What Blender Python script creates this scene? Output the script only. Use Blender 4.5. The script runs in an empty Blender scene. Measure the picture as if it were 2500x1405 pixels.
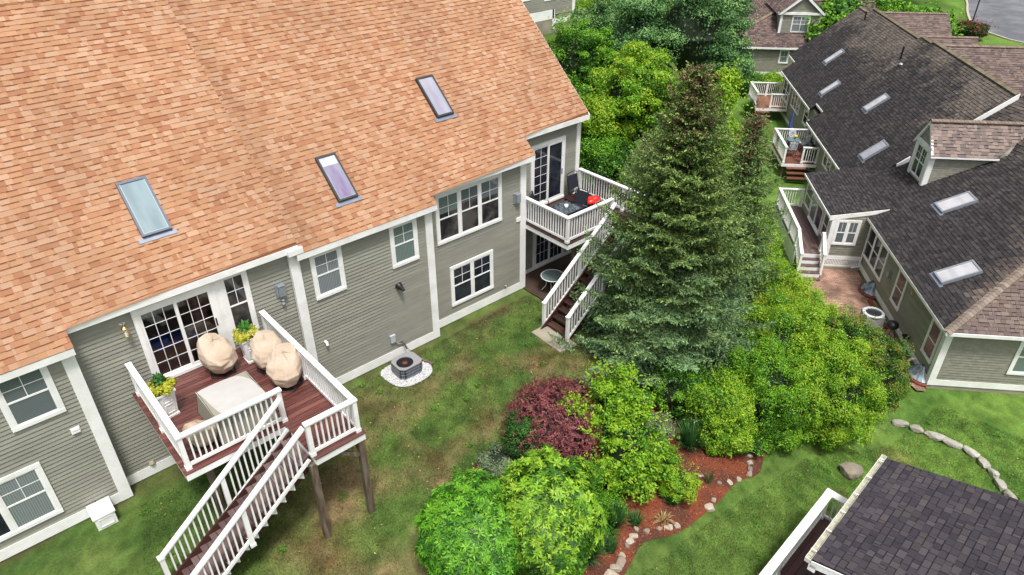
import bpy, math, random
import numpy as np
from mathutils import Vector, Matrix
random.seed(7)
RNG = np.random.default_rng(11)
R = math.radians
S = bpy.context.scene

# ---------------------------------------------------------------- camera, sky, sun, exposure
cam_d = bpy.data.cameras.new("camera"); cam = bpy.data.objects.new("camera", cam_d); S.collection.objects.link(cam)
S.camera = cam
def _cam():
    pi, ro, ya = 0.570762, -0.00122, 0.722902
    f0 = np.array([math.sin(ya), math.cos(ya), 0]); r0 = np.array([math.cos(ya), -math.sin(ya), 0])
    fw = f0*math.cos(pi) + np.array([0, 0, -math.sin(pi)]); up = np.cross(r0, fw)
    r = r0*math.cos(ro) + up*math.sin(ro); u = np.cross(r, fw)
    m = Matrix(((r[0], u[0], -fw[0], 0), (r[1], u[1], -fw[1], 0), (r[2], u[2], -fw[2], 14.5), (0, 0, 0, 1)))
    cam.matrix_world = m
_cam()
cam_d.sensor_width = 36; cam_d.lens = 1733.48/2500*36; cam_d.clip_end = 2000; cam_d.clip_start = .1
SUN_EL, SUN_AZ = R(67), R(205)          # azimuth clockwise from +Y
W = bpy.data.worlds.new("World"); S.world = W; W.use_nodes = True
nt = W.node_tree; nt.nodes.clear()
wo = nt.nodes.new('ShaderNodeOutputWorld'); bg = nt.nodes.new('ShaderNodeBackground'); sk = nt.nodes.new('ShaderNodeTexSky')
sk.sky_type = 'NISHITA'; sk.sun_disc = False; sk.sun_elevation = SUN_EL; sk.sun_rotation = SUN_AZ
sk.air_density = 1.0; sk.dust_density = 5.0; sk.ozone_density = .6
hs = nt.nodes.new('ShaderNodeHueSaturation'); hs.inputs['Saturation'].default_value = .35
nt.links.new(sk.outputs[0], hs.inputs['Color']); nt.links.new(hs.outputs[0], bg.inputs[0]); nt.links.new(bg.outputs[0], wo.inputs[0])
bg.inputs[1].default_value = .12
sl = bpy.data.lights.new("sun", 'SUN'); sl.energy = 2.3; sl.angle = R(10); sl.color = (1, .96, .9)
so = bpy.data.objects.new("sun", sl); S.collection.objects.link(so)
sd = Vector((math.sin(SUN_AZ)*math.cos(SUN_EL), math.cos(SUN_AZ)*math.cos(SUN_EL), math.sin(SUN_EL)))
so.rotation_euler = sd.to_track_quat('Z', 'Y').to_euler(); so.location = (0, 0, 60)
S.view_settings.view_transform = 'Standard'; S.view_settings.look = 'None'; S.view_settings.gamma = 1
S.view_settings.exposure = .55
S.cycles.max_bounces = 6; S.cycles.diffuse_bounces = 3; S.cycles.glossy_bounces = 3; S.cycles.transmission_bounces = 3; S.cycles.transparent_max_bounces = 8

# ---------------------------------------------------------------- materials
def lin(r, g, b):
    f = lambda c: (c/255/12.92 if c/255 <= .04045 else ((c/255+.055)/1.055)**2.4)
    return (f(r), f(g), f(b))
MATS = {}
def mat(name, col=(.5, .5, .5), rough=.6, attr=False, noise=0., nscale=8., nstretch=(1, 1, 1), spec=.4, metal=0., bump=0., bscale=60., trans=0., alt=None, altscale=3., wet=0.):
    if name in MATS: return MATS[name]
    m = bpy.data.materials.new(name); m.use_nodes = True; t = m.node_tree; t.nodes.clear(); N = t.nodes.new; Lk = t.links.new
    out = N('ShaderNodeOutputMaterial'); b = N('ShaderNodeBsdfPrincipled'); Lk(b.outputs[0], out.inputs[0])
    b.inputs['Roughness'].default_value = rough; b.inputs['Metallic'].default_value = metal; b.inputs['Specular IOR Level'].default_value = spec
    tc = N('ShaderNodeTexCoord'); mp = N('ShaderNodeMapping'); Lk(tc.outputs['Object'], mp.inputs[0]); mp.inputs['Scale'].default_value = nstretch
    if attr:
        a = N('ShaderNodeAttribute'); a.attribute_name = 'Col'; c = a.outputs['Color']
    else:
        rgb = N('ShaderNodeRGB'); rgb.outputs[0].default_value = (*col, 1); c = rgb.outputs[0]
    if alt:
        n2 = N('ShaderNodeTexNoise'); n2.inputs['Scale'].default_value = altscale; n2.inputs['Detail'].default_value = 5; Lk(mp.outputs[0], n2.inputs['Vector'])
        rp = N('ShaderNodeMapRange'); rp.inputs[1].default_value = .42; rp.inputs[2].default_value = .62; Lk(n2.outputs['Fac'], rp.inputs[0])
        mx = N('ShaderNodeMix'); mx.data_type = 'RGBA'; Lk(rp.outputs[0], mx.inputs[0]); Lk(c, mx.inputs[6]); mx.inputs[7].default_value = (*alt, 1); c = mx.outputs[2]
    if noise:
        n = N('ShaderNodeTexNoise'); n.inputs['Scale'].default_value = nscale; n.inputs['Detail'].default_value = 6; n.inputs['Roughness'].default_value = .65
        Lk(mp.outputs[0], n.inputs['Vector'])
        r = N('ShaderNodeMapRange'); r.inputs[1].default_value = .25; r.inputs[2].default_value = .75; r.inputs[3].default_value = 1-noise; r.inputs[4].default_value = 1+noise
        Lk(n.outputs['Fac'], r.inputs[0])
        mu = N('ShaderNodeVectorMath'); mu.operation = 'SCALE'; Lk(c, mu.inputs[0]); Lk(r.outputs[0], mu.inputs['Scale']); c = mu.outputs[0]
        if wet:
            r2 = N('ShaderNodeMapRange'); r2.inputs[1].default_value = .35; r2.inputs[2].default_value = .65; r2.inputs[3].default_value = max(.05, rough-wet); r2.inputs[4].default_value = rough+wet
            Lk(n.outputs['Fac'], r2.inputs[0]); Lk(r2.outputs[0], b.inputs['Roughness'])
    Lk(c, b.inputs['Base Color'])
    if bump:
        n3 = N('ShaderNodeTexNoise'); n3.inputs['Scale'].default_value = bscale; n3.inputs['Detail'].default_value = 4; Lk(mp.outputs[0], n3.inputs['Vector'])
        bp = N('ShaderNodeBump'); bp.inputs['Strength'].default_value = bump; bp.inputs['Distance'].default_value = .02; Lk(n3.outputs['Fac'], bp.inputs['Height']); Lk(bp.outputs[0], b.inputs['Normal'])
    if trans:
        tr = N('ShaderNodeBsdfTranslucent'); Lk(c, tr.inputs[0]); ms = N('ShaderNodeMixShader'); ms.inputs[0].default_value = trans
        Lk(b.outputs[0], ms.inputs[1]); Lk(tr.outputs[0], ms.inputs[2]); Lk(ms.outputs[0], out.inputs[0])
    MATS[name] = m; return m

WHITE = mat('white_paint', (.86, .86, .86), .45, noise=.06, nscale=6, alt=(.77, .775, .76), altscale=1.6)
SID = mat('sage_siding', (.25, .248, .212), .55, attr=True, noise=.12, nscale=5, nstretch=(.4, 3, 3), bump=.05, alt=(.285, .285, .24), altscale=1.3)
SIDB = mat('weathered_siding', (.215, .213, .168), .6, attr=True, noise=.22, nscale=5, nstretch=(3, .35, 5), alt=(.265, .26, .215), altscale=1.2)
SHA = mat('shingle_granules', attr=True, rough=.9, noise=.16, nscale=45, spec=.15, bump=.3, bscale=120)
DECKM = mat('wet_deck_boards', attr=True, rough=.36, noise=.3, nscale=2.2, nstretch=(.7, 7, 1), spec=.6, wet=.28)
STEPM = mat('step_boards', attr=True, rough=.5, noise=.2, nscale=4, nstretch=(4, .6, 1), spec=.4, wet=.15)
WOOD = mat('weathered_post_wood', (.105, .068, .045), .7, noise=.35, nscale=6, nstretch=(3, 3, .4), bump=.3, alt=(.17, .14, .11), altscale=4)
STAIN = mat('red_stained_wood', (.05, .016, .012), .5, noise=.3, nscale=5)
CONC = mat('concrete', (.33, .29, .23), .85, noise=.2, nscale=3, alt=(.24, .21, .17), altscale=1.5, bump=.2)
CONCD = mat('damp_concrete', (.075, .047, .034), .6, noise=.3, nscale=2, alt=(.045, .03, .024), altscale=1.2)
DARK = mat('dark_interior', (.02, .022, .028), .35, spec=.5)
METD = mat('dark_metal', (.06, .065, .07), .35, metal=.4)
METG = mat('grey_metal', (.30, .33, .37), .4, metal=.3, noise=.1)
LEAD = mat('flashing_metal', (.22, .25, .32), .45, metal=.3, noise=.15, nscale=5)
BLK = mat('black_plastic', (.012, .012, .016), .4)
RED = mat('red_enamel', (.65, .02, .01), .3)
GUT = mat('gutter_cream', (.66, .66, .58), .5, noise=.1)
LEAF = mat('leaf', attr=True, rough=.5, trans=.22, spec=.3)
NEEDLE = mat('needle', attr=True, rough=.6, trans=.1, spec=.2)
BARK = mat('bark', (.085, .06, .042), .9, noise=.4, nscale=8, bump=.5)
STONE = mat('field_stone', attr=True, rough=.85, noise=.25, nscale=9, bump=.6, bscale=25)
CHIP = mat('chips', attr=True, rough=.8)

def pane_mat(name, top, bot, kind, zc=0.):
    """window pane: glossy glass in front of what hangs behind it"""
    if name in MATS: return MATS[name]
    m = bpy.data.materials.new(name); m.use_nodes = True; t = m.node_tree; t.nodes.clear(); N = t.nodes.new; Lk = t.links.new
    out = N('ShaderNodeOutputMaterial'); b = N('ShaderNodeBsdfPrincipled'); Lk(b.outputs[0], out.inputs[0])
    b.inputs['Roughness'].default_value = .08; b.inputs['Specular IOR Level'].default_value = .5
    tc = N('ShaderNodeTexCoord'); sp = N('ShaderNodeSeparateXYZ'); Lk(tc.outputs['Object'], sp.inputs[0])
    mx = N('ShaderNodeMix'); mx.data_type = 'RGBA'; mx.inputs[6].default_value = (*top, 1); mx.inputs[7].default_value = (*bot, 1)
    if kind == 'blind':
        w = N('ShaderNodeMath'); w.operation = 'FRACT'; q = N('ShaderNodeMath'); q.operation = 'MULTIPLY'; q.inputs[1].default_value = 22
        Lk(sp.outputs[2], q.inputs[0]); Lk(q.outputs[0], w.inputs[0]); Lk(w.outputs[0], mx.inputs[0])
    elif kind == 'curtain':
        w = N('ShaderNodeTexWave'); w.inputs['Scale'].default_value = 4; w.inputs['Distortion'].default_value = 3; w.inputs['Detail'].default_value = 2
        mp = N('ShaderNodeMapping'); mp.inputs['Scale'].default_value = (1.6, 1.6, .15); Lk(tc.outputs['Object'], mp.inputs[0]); Lk(mp.outputs[0], w.inputs[0]); Lk(w.outputs['Fac'], mx.inputs[0])
    else:
        n = N('ShaderNodeTexNoise'); n.inputs['Scale'].default_value = 2.2; n.inputs['Detail'].default_value = 4; Lk(tc.outputs['Object'], n.inputs[0])
        r = N('ShaderNodeMapRange'); r.inputs[1].default_value = .4; r.inputs[2].default_value = .62; Lk(n.outputs[0], r.inputs[0]); Lk(r.outputs[0], mx.inputs[0])
    Lk(mx.outputs[2], b.inputs['Base Color']); MATS[name] = m; return m
P_BLIND = pane_mat('pane_blind', (.17, .20, .21), (.075, .095, .105), 'blind')
P_CURT = pane_mat('pane_curtain', (.25, .28, .29), (.15, .18, .185), 'curtain')
P_DARK = pane_mat('pane_dark', (.010, .013, .022), (.028, .033, .048), 'room')
P_ROOM = pane_mat('pane_room', (.02, .02, .024), (.085, .075, .07), 'room')
P_GREEN = pane_mat('pane_green', (.19, .25, .235), (.11, .15, .145), 'curtain')
def clear_glass():
    m = bpy.data.materials.new('door_glass'); m.use_nodes = True; t = m.node_tree; t.nodes.clear(); N = t.nodes.new; Lk = t.links.new
    out = N('ShaderNodeOutputMaterial'); tr = N('ShaderNodeBsdfTransparent'); tr.inputs[0].default_value = (.86, .89, .9, 1); gl = N('ShaderNodeBsdfGlossy'); gl.inputs['Roughness'].default_value = .03; fr = N('ShaderNodeFresnel'); fr.inputs[0].default_value = 1.5
    mx = N('ShaderNodeMixShader'); Lk(fr.outputs[0], mx.inputs[0]); Lk(tr.outputs[0], mx.inputs[1]); Lk(gl.outputs[0], mx.inputs[2]); Lk(mx.outputs[0], out.inputs[0]); MATS['door_glass'] = m; return m
GLASS = clear_glass()
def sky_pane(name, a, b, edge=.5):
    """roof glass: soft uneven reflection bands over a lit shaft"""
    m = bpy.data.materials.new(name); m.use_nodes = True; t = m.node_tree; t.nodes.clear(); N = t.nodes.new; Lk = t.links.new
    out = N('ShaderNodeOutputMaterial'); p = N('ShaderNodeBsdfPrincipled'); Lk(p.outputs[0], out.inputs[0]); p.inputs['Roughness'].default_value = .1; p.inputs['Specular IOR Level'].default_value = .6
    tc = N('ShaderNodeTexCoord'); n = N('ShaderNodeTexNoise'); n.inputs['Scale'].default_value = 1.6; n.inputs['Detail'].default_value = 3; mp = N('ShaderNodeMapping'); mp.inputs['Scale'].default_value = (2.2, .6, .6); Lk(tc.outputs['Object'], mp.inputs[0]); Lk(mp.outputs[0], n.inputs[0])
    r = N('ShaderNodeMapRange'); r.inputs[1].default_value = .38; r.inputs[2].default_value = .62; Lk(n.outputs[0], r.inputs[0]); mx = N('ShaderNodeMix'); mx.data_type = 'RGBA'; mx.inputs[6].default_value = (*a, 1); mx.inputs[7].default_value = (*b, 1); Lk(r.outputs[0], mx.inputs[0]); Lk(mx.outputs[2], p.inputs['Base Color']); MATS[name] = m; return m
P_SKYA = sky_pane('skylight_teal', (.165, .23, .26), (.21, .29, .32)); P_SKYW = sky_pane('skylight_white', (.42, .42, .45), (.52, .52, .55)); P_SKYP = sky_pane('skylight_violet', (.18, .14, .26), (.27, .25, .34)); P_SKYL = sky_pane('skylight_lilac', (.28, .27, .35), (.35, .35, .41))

# ---------------------------------------------------------------- mesh builder
class MB:
    def __init__(s): s.v = []; s.f = []; s.c = []; s.col = (.5, .5, .5)
    def quad(s, *p):
        n = len(s.v); s.v += [tuple(q) for q in p]; s.f.append(tuple(range(n, n+len(p)))); s.c.append(s.col)
    def hexa(s, P):
        n = len(s.v); s.v += [tuple(q) for q in P]
        for f in ((0, 3, 2, 1), (4, 5, 6, 7), (0, 1, 5, 4), (1, 2, 6, 5), (2, 3, 7, 6), (3, 0, 4, 7)): s.f.append(tuple(n+i for i in f)); s.c.append(s.col)
    def box(s, x0, y0, z0, x1, y1, z1):
        x0, x1 = sorted((x0, x1)); y0, y1 = sorted((y0, y1)); z0, z1 = sorted((z0, z1))
        s.hexa([(x0, y0, z0), (x1, y0, z0), (x1, y1, z0), (x0, y1, z0), (x0, y0, z1), (x1, y0, z1), (x1, y1, z1), (x0, y1, z1)])
    def bar(s, a, b, w, h, up=(0, 0, 1)):
        a = Vector(a); b = Vector(b); d = (b-a).normalized(); u = Vector(up); sd_ = d.cross(u)
        if sd_.length < 1e-4: sd_ = d.cross(Vector((0, 1, 0)))
        sd_.normalize(); u = sd_.cross(d).normalized(); P = []
        for e in (a, b):
            P += [e - sd_*w/2 - u*h/2, e + sd_*w/2 - u*h/2, e + sd_*w/2 + u*h/2, e - sd_*w/2 + u*h/2]
        s.hexa(P)
    def tube(s, pts, r, n=8, cap=True):
        pts = [Vector(p) for p in pts]; rr = r if hasattr(r, '__len__') else [r]*len(pts); base = len(s.v)
        for i, p in enumerate(pts):
            d = (pts[min(i+1, len(pts)-1)] - pts[max(i-1, 0)]).normalized(); a = d.orthogonal().normalized(); b = d.cross(a)
            if i and prev.length: a = (prev - d*prev.dot(d)).normalized(); b = d.cross(a)
            prev = a
            for k in range(n):
                t = 2*math.pi*k/n; s.v.append(tuple(p + (a*math.cos(t) + b*math.sin(t))*rr[i]))
        for i in range(len(pts)-1):
            for k in range(n):
                s.f.append((base+i*n+k, base+i*n+(k+1) % n, base+(i+1)*n+(k+1) % n, base+(i+1)*n+k)); s.c.append(s.col)
        if cap:
            s.f.append(tuple(base+k for k in reversed(range(n)))); s.c.append(s.col)
            s.f.append(tuple(base+(len(pts)-1)*n+k for k in range(n))); s.c.append(s.col)
    def lathe(s, c, prof, n=20, sx=1., sy=1., sq=0.):
        base = len(s.v)
        for r, z in prof:
            for k in range(n):
                t = 2*math.pi*k/n; s.v.append((c[0]+r*sx*math.cos(t), c[1]+r*sy*math.sin(t), c[2]+z))
        for i in range(len(prof)-1):
            for k in range(n): s.f.append((base+i*n+k, base+i*n+(k+1) % n, base+(i+1)*n+(k+1) % n, base+(i+1)*n+k)); s.c.append(s.col)
        s.f.append(tuple(base+k for k in reversed(range(n)))); s.c.append(s.col)
        s.f.append(tuple(base+(len(prof)-1)*n+k for k in range(n))); s.c.append(s.col)
    def prism(s, poly, d):
        d = Vector(d); A = [Vector(p) for p in poly]; n = len(A); b = len(s.v); s.v += [tuple(p) for p in A] + [tuple(p+d) for p in A]
        s.f.append(tuple(b+i for i in range(n))); s.f.append(tuple(b+n+i for i in reversed(range(n)))); s.c += [s.col]*2
        for i in range(n): s.f.append((b+i, b+n+i, b+n+(i+1) % n, b+(i+1) % n)); s.c.append(s.col)
    def mesh(s, name, m, off=(0, 0, 0), smooth=False):
        me = bpy.data.meshes.new(name); o = Vector(off)
        me.from_pydata([tuple(Vector(p)+o) for p in s.v] if o.length else s.v, [], s.f)
        me.materials.append(m)
        if m.name in ('sage_siding', 'weathered_siding'): s.c = [SIDC[m.name[0] == 'w'] if c == (.5, .5, .5) else c for c in s.c]
        if any(c != s.c[0] for c in s.c) or s.c and s.c[0] != (.5, .5, .5):
            ca = me.color_attributes.new('Col', 'FLOAT_COLOR', 'CORNER')
            cnt = np.array([len(f) for f in s.f]); cc = np.ones((cnt.sum(), 4), np.float32); cc[:, :3] = np.repeat(np.array(s.c, np.float32), cnt, axis=0)
            ca.data.foreach_set('color', cc.ravel())
        if smooth: me.polygons.foreach_set('use_smooth', [True]*len(me.polygons))
        me.update(); return me

class Frame:
    def __init__(s, loc=(0, 0, 0), rz=0.): s.loc = Vector(loc); s.rz = rz; s.M = Matrix.Translation(s.loc) @ Matrix.Rotation(rz, 4, 'Z')
F0 = Frame()
def props(o, label=None, cat=None, group=None, kind=None):
    if label: o['label'] = label
    if cat: o['category'] = cat
    if group: o['group'] = group
    if kind: o['kind'] = kind
def thing(name, label, cat, base=(0, 0, 0), fr=F0, group=None, yaw=None):
    o = bpy.data.objects.new(name, None); S.collection.objects.link(o); o.empty_display_size = .3
    o.matrix_world = fr.M @ Matrix.Translation(base) @ Matrix.Rotation(yaw or 0., 4, 'Z')
    o['_b'] = list(base) if yaw is None else [0, 0, 0]; props(o, label, cat, group); return o
def part(name, mb, m, parent, label=None, smooth=False, at=None, kind=None):
    me = mb.mesh(name, m, smooth=smooth) if isinstance(mb, MB) else mb
    o = bpy.data.objects.new(name, me); S.collection.objects.link(o); o.parent = parent
    if parent.type == 'EMPTY': o.location = -Vector(parent['_b'])
    if at is not None: o.location = Vector(o.location) + Vector(at)
    props(o, label, kind=kind); return o
def solo(name, mb, m, label, cat, base=(0, 0, 0), fr=F0, group=None, smooth=False, kind=None):
    """thing made of one mesh, coordinates given in the frame"""
    me = mb.mesh(name, m, off=-Vector(base), smooth=smooth) if isinstance(mb, MB) else mb
    o = bpy.data.objects.new(name, me); S.collection.objects.link(o); o.matrix_world = fr.M @ Matrix.Translation(base)
    props(o, label, cat, group, kind); return o
def copy_tree(o, parent=None):
    c = o.copy(); S.collection.objects.link(c)
    if parent: c.parent = parent
    for ch in o.children: copy_tree(ch, c)
    return c

# ---------------------------------------------------------------- terrain
def tzv(x, y):
    x = np.asarray(x, float); y = np.asarray(y, float)
    w = .673*x - .74*y; t = np.clip((w+1)/13., 0, 1); b = np.clip((y-26)/12., 0, 1); b = b*b*(3-2*b)*np.clip(1-w/6., 0, 1)
    z = -2.68*(t*t*(3-2*t)*.5 + t*.5) - 1.3*b
    V = (x-24.56)*.6727-(y-4.9)*.7399; U = (x-24.56)*.7399+(y-4.9)*.6727        # level terrace in front of the long house
    m = np.clip((V+4.3)/1.0, 0, 1)*np.clip((U+1.5)/1.0, 0, 1)*np.clip((14-U)/1.5, 0, 1); m = m*m*(3-2*m)
    return z*(1-m) + np.minimum(z, -2.68)*m
def tz(x, y): return float(tzv(x, y))

def ground_mat():
    m = bpy.data.materials.new('lawn'); m.use_nodes = True; t = m.node_tree; t.nodes.clear(); N = t.nodes.new; Lk = t.links.new
    out = N('ShaderNodeOutputMaterial'); b = N('ShaderNodeBsdfPrincipled'); Lk(b.outputs[0], out.inputs[0]); b.inputs['Roughness'].default_value = .85; b.inputs['Specular IOR Level'].default_value = .1
    a = N('ShaderNodeAttribute'); a.attribute_name = 'Col'
    tc = N('ShaderNodeTexCoord'); n = N('ShaderNodeTexNoise'); n.inputs['Scale'].default_value = 18; n.inputs['Detail'].default_value = 8; n.inputs['Roughness'].default_value = .85; Lk(tc.outputs['Object'], n.inputs[0])
    r = N('ShaderNodeMapRange'); r.inputs[1].default_value = .3; r.inputs[2].default_value = .7; r.inputs[3].default_value = .45; r.inputs[4].default_value = 1.5; Lk(n.outputs[0], r.inputs[0])
    mu = N('ShaderNodeVectorMath'); mu.operation = 'SCALE'; Lk(a.outputs['Color'], mu.inputs[0]); Lk(r.outputs[0], mu.inputs['Scale']); Lk(mu.outputs[0], b.inputs['Base Color'])
    bp = N('ShaderNodeBump'); bp.inputs['Strength'].default_value = .6; bp.inputs['Distance'].default_value = .03; Lk(n.outputs[0], bp.inputs['Height']); Lk(bp.outputs[0], b.inputs['Normal'])
    return m
# value noise on a lattice for lawn patches
_lat = RNG.random((64, 64))
def vnoise(x, y, s):
    x = np.asarray(x)*s; y = np.asarray(y)*s; xi = np.floor(x).astype(int); yi = np.floor(y).astype(int); fx = x-xi; fy = y-yi
    fx = fx*fx*(3-2*fx); fy = fy*fy*(3-2*fy); g = lambda i, j: _lat[i % 64, j % 64]
    return (g(xi, yi)*(1-fx)+g(xi+1, yi)*fx)*(1-fy) + (g(xi, yi+1)*(1-fx)+g(xi+1, yi+1)*fx)*fy
def fbm(x, y, s): return .5*vnoise(x, y, s)+.27*vnoise(x+9.1, y+3.7, s*2.1)+.15*vnoise(x-4.2, y+8.8, s*4.3)+.08*vnoise(x+1.7, y-6.1, s*9.1)
GREEN = np.array([.088, .142, .032]); DGREEN = np.array([.036, .080, .017]); TAN = np.array([.22, .165, .082]); BRN = np.array([.125, .088, .038])
def lawn_col(x, y):
    w = .673*x-.74*y
    n = fbm(x, y, .55); n2 = fbm(x+31, y+17, 1.3); n3 = fbm(x-13, y+41, .9)
    # dry zone of the yard between the two houses
    d = np.exp(-(((x-9.5)/5.0)**2 + ((y-12.3)/2.6)**2)) + .55*np.exp(-(((x-5.5)/2.5)**2+((y-10.6)/1.5)**2)) + .5*np.exp(-(((x-18)/3.5)**2+((y-3.4)/1.0)**2))
    dry = np.clip((n-.5)*3.4 + d*.95 - .30, 0, 1)*np.clip(d*1.8+.12, 0, 1)
    dk = np.clip((n3-.5)*5+.4, 0, 1)*.65; cl = (fbm(x-7, y+63, 4.)-.5)*1.3
    c = GREEN[None]*(1-dk[:, None]) + DGREEN[None]*dk[:, None]
    t = TAN[None]*(1-np.clip((n2-.45)*5, 0, 1)[:, None]) + BRN[None]*np.clip((n2-.45)*5, 0, 1)[:, None]
    c = c*(1-dry[:, None]) + t*dry[:, None]
    c = c*np.clip(1+cl, .5, 1.6)[:, None]
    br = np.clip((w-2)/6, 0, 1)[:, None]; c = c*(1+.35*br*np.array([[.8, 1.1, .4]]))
    # bare soil strip along the foundation
    s = np.exp(-((y-16.05)/.28)**2)*(x > -3)*(x < 15)*np.clip((n2-.35)*3, 0, 1)*.8; s = s[:, None]
    return c*(1-s) + np.array([[.085, .05, .033]])*s
def build_ground():
    xs = np.unique(np.concatenate([np.arange(-400, -8, 28), np.arange(-8, 34, .16), np.arange(34, 110, 2.), np.arange(110, 520, 30)]))
    ys = np.unique(np.concatenate([np.arange(-400, -4, 28), np.arange(-4, 20, .16), np.arange(20, 80, 2.), np.arange(80, 520, 30)]))
    X, Y = np.meshgrid(xs, ys); x = X.ravel(); y = Y.ravel()
    z = tzv(x, y) + .02*(fbm(x, y, 1.2)-.5) - .012
    me = bpy.data.meshes.new('ground'); nx, ny = len(xs), len(ys)
    i = np.arange(nx-1)[None]+np.arange(ny-1)[:, None]*nx; q = np.stack([i, i+1, i+1+nx, i+nx], -1).reshape(-1, 4)
    me.vertices.add(len(x)); me.vertices.foreach_set('co', np.stack([x, y, z], 1).ravel())
    me.loops.add(q.size); me.loops.foreach_set('vertex_index', q.ravel()); me.polygons.add(len(q)); me.polygons.foreach_set('loop_start', np.arange(0, q.size, 4)); me.polygons.foreach_set('use_smooth', [True]*len(q))
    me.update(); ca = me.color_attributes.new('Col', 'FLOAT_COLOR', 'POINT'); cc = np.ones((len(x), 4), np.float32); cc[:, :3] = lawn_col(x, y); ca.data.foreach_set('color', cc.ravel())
    me.materials.append(ground_mat()); o = bpy.data.objects.new('ground', me); S.collection.objects.link(o); props(o, kind='structure')
build_ground()

def in_poly(x, y, poly):
    c = np.zeros(len(x), bool); n = len(poly)
    for i in range(n):
        x1, y1 = poly[i]; x2, y2 = poly[(i+1) % n]
        c ^= ((y1 > y) != (y2 > y)) & (x < (x2-x1)*(y-y1)/(y2-y1+1e-12)+x1)
    return c
def smooth_poly(poly, n=6):
    out = []; N_ = len(poly)
    for i in range(N_):
        p0, p1, p2, p3 = (np.array(poly[(i+k-1) % N_], float) for k in range(4))
        for k in range(n):
            t = k/n; out.append(tuple(.5*((2*p1)+(-p0+p2)*t+(2*p0-5*p1+4*p2-p3)*t*t+(-p0+3*p1-3*p2+p3)*t**3)))
    return out
def sheet(name, poly, m, lift, label=None, cat=None, kind='structure', zfn=tz, step=.3, colf=None):
    """ground sheet following the terrain"""
    P = np.array(poly); x0, y0 = P.min(0); x1, y1 = P.max(0); mb = MB(); idx = {}
    import bmesh
    bm = bmesh.new(); vs = [bm.verts.new((px, py, 0)) for px, py in poly]; bm.faces.new(vs)
    for ax, a, b in ((0, x0, x1), (1, y0, y1)):
        k = a+step
        while k < b:
            co = (k, 0, 0) if ax == 0 else (0, k, 0); no = (1, 0, 0) if ax == 0 else (0, 1, 0)
            bmesh.ops.bisect_plane(bm, geom=bm.verts[:]+bm.edges[:]+bm.faces[:], plane_co=co, plane_no=no); k += step
    for v_ in bm.verts: v_.co.z = zfn(v_.co.x, v_.co.y)+lift
    bmesh.ops.recalc_face_normals(bm, faces=bm.faces[:])
    me = bpy.data.meshes.new(name); bm.to_mesh(me); bm.free()
    if me.polygons and me.polygons[0].normal.z < 0: me.flip_normals()
    me.materials.append(m); o = bpy.data.objects.new(name, me); S.collection.objects.link(o); props(o, label, cat, kind=kind); return o

# ---------------------------------------------------------------- roof shingles and siding as geometry
def shingles(mb, O, ux, up, nrm, lo, hi, V, pal, band, exp_=.148, tab=(.08, .27), colf=None, tone=.06, pband=.5, joint=0.):
    O = Vector(O); ux = Vector(ux); up = Vector(up); nrm = Vector(nrm); n = int(math.ceil(V/exp_)); rnd = random.random
    for k in range(n):
        v0 = k*exp_; v1 = min((k+1)*exp_, V); a0, b0, a1, b1 = lo(v0), hi(v0), lo(v1), hi(v1)
        x = min(a0, a1) - rnd()*.2; end = max(b0, b1)
        if a0 >= b0 and a1 >= b1: continue
        h0, h1 = .012, .002; cl = lambda t, a, b: min(max(t, a), max(a, b)); prev_raised = False
        while x < end:
            w = random.uniform(*tab) if rnd() > .15 else tab[0]*.6; x2 = x+w
            p = [cl(x, a0, b0), cl(x2-joint, a0, b0), cl(x2-joint, a1, b1), cl(x, a1, b1)]
            if p[1]-p[0] > 1e-4 or p[2]-p[3] > 1e-4:
                c = random.choice(pal); f = 1+random.uniform(-tone, tone); c = (c[0]*f, c[1]*f, c[2]*f); xm = (x+x2)/2; vm = (v0+v1)/2
                bc = band
                if colf: c, bc = colf(xm, vm, c, band)
                raised = (not prev_raised and rnd() < pband*1.2) or rnd() < .12; prev_raised = raised
                r = .006 if raised else 0.
                Pt = lambda t, v, h: O + ux*t + up*v + nrm*h
                vb = v1 - (0.0 if raised or rnd() < .2 else .027) if v1-v0 > .1 else v1
                hb = h0+r; vb_t = (vb-v0)/(v1-v0) if v1 > v0 else 1; hm = hb+(h1-hb)*vb_t
                q3 = p[0]+(p[3]-p[0])*vb_t; q2 = p[1]+(p[2]-p[1])*vb_t
                mb.col = c; mb.quad(Pt(p[0], v0, hb), Pt(p[1], v0, hb), Pt(q2, vb, hm), Pt(q3, vb, hm))
                mb.col = tuple(q_*.7 for q_ in c); mb.quad(Pt(p[0], v0, -.004), Pt(p[1], v0, -.004), Pt(p[1], v0, hb), Pt(p[0], v0, hb))
                mb.col = bc
                if vb < v1: mb.quad(Pt(q3, vb, hm), Pt(q2, vb, hm), Pt(p[2], v1, h1), Pt(p[3], v1, h1))
            x = x2
SIDC = [(.25, .248, .212), (.22, .218, .175)]; SIDK = [0]
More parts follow.
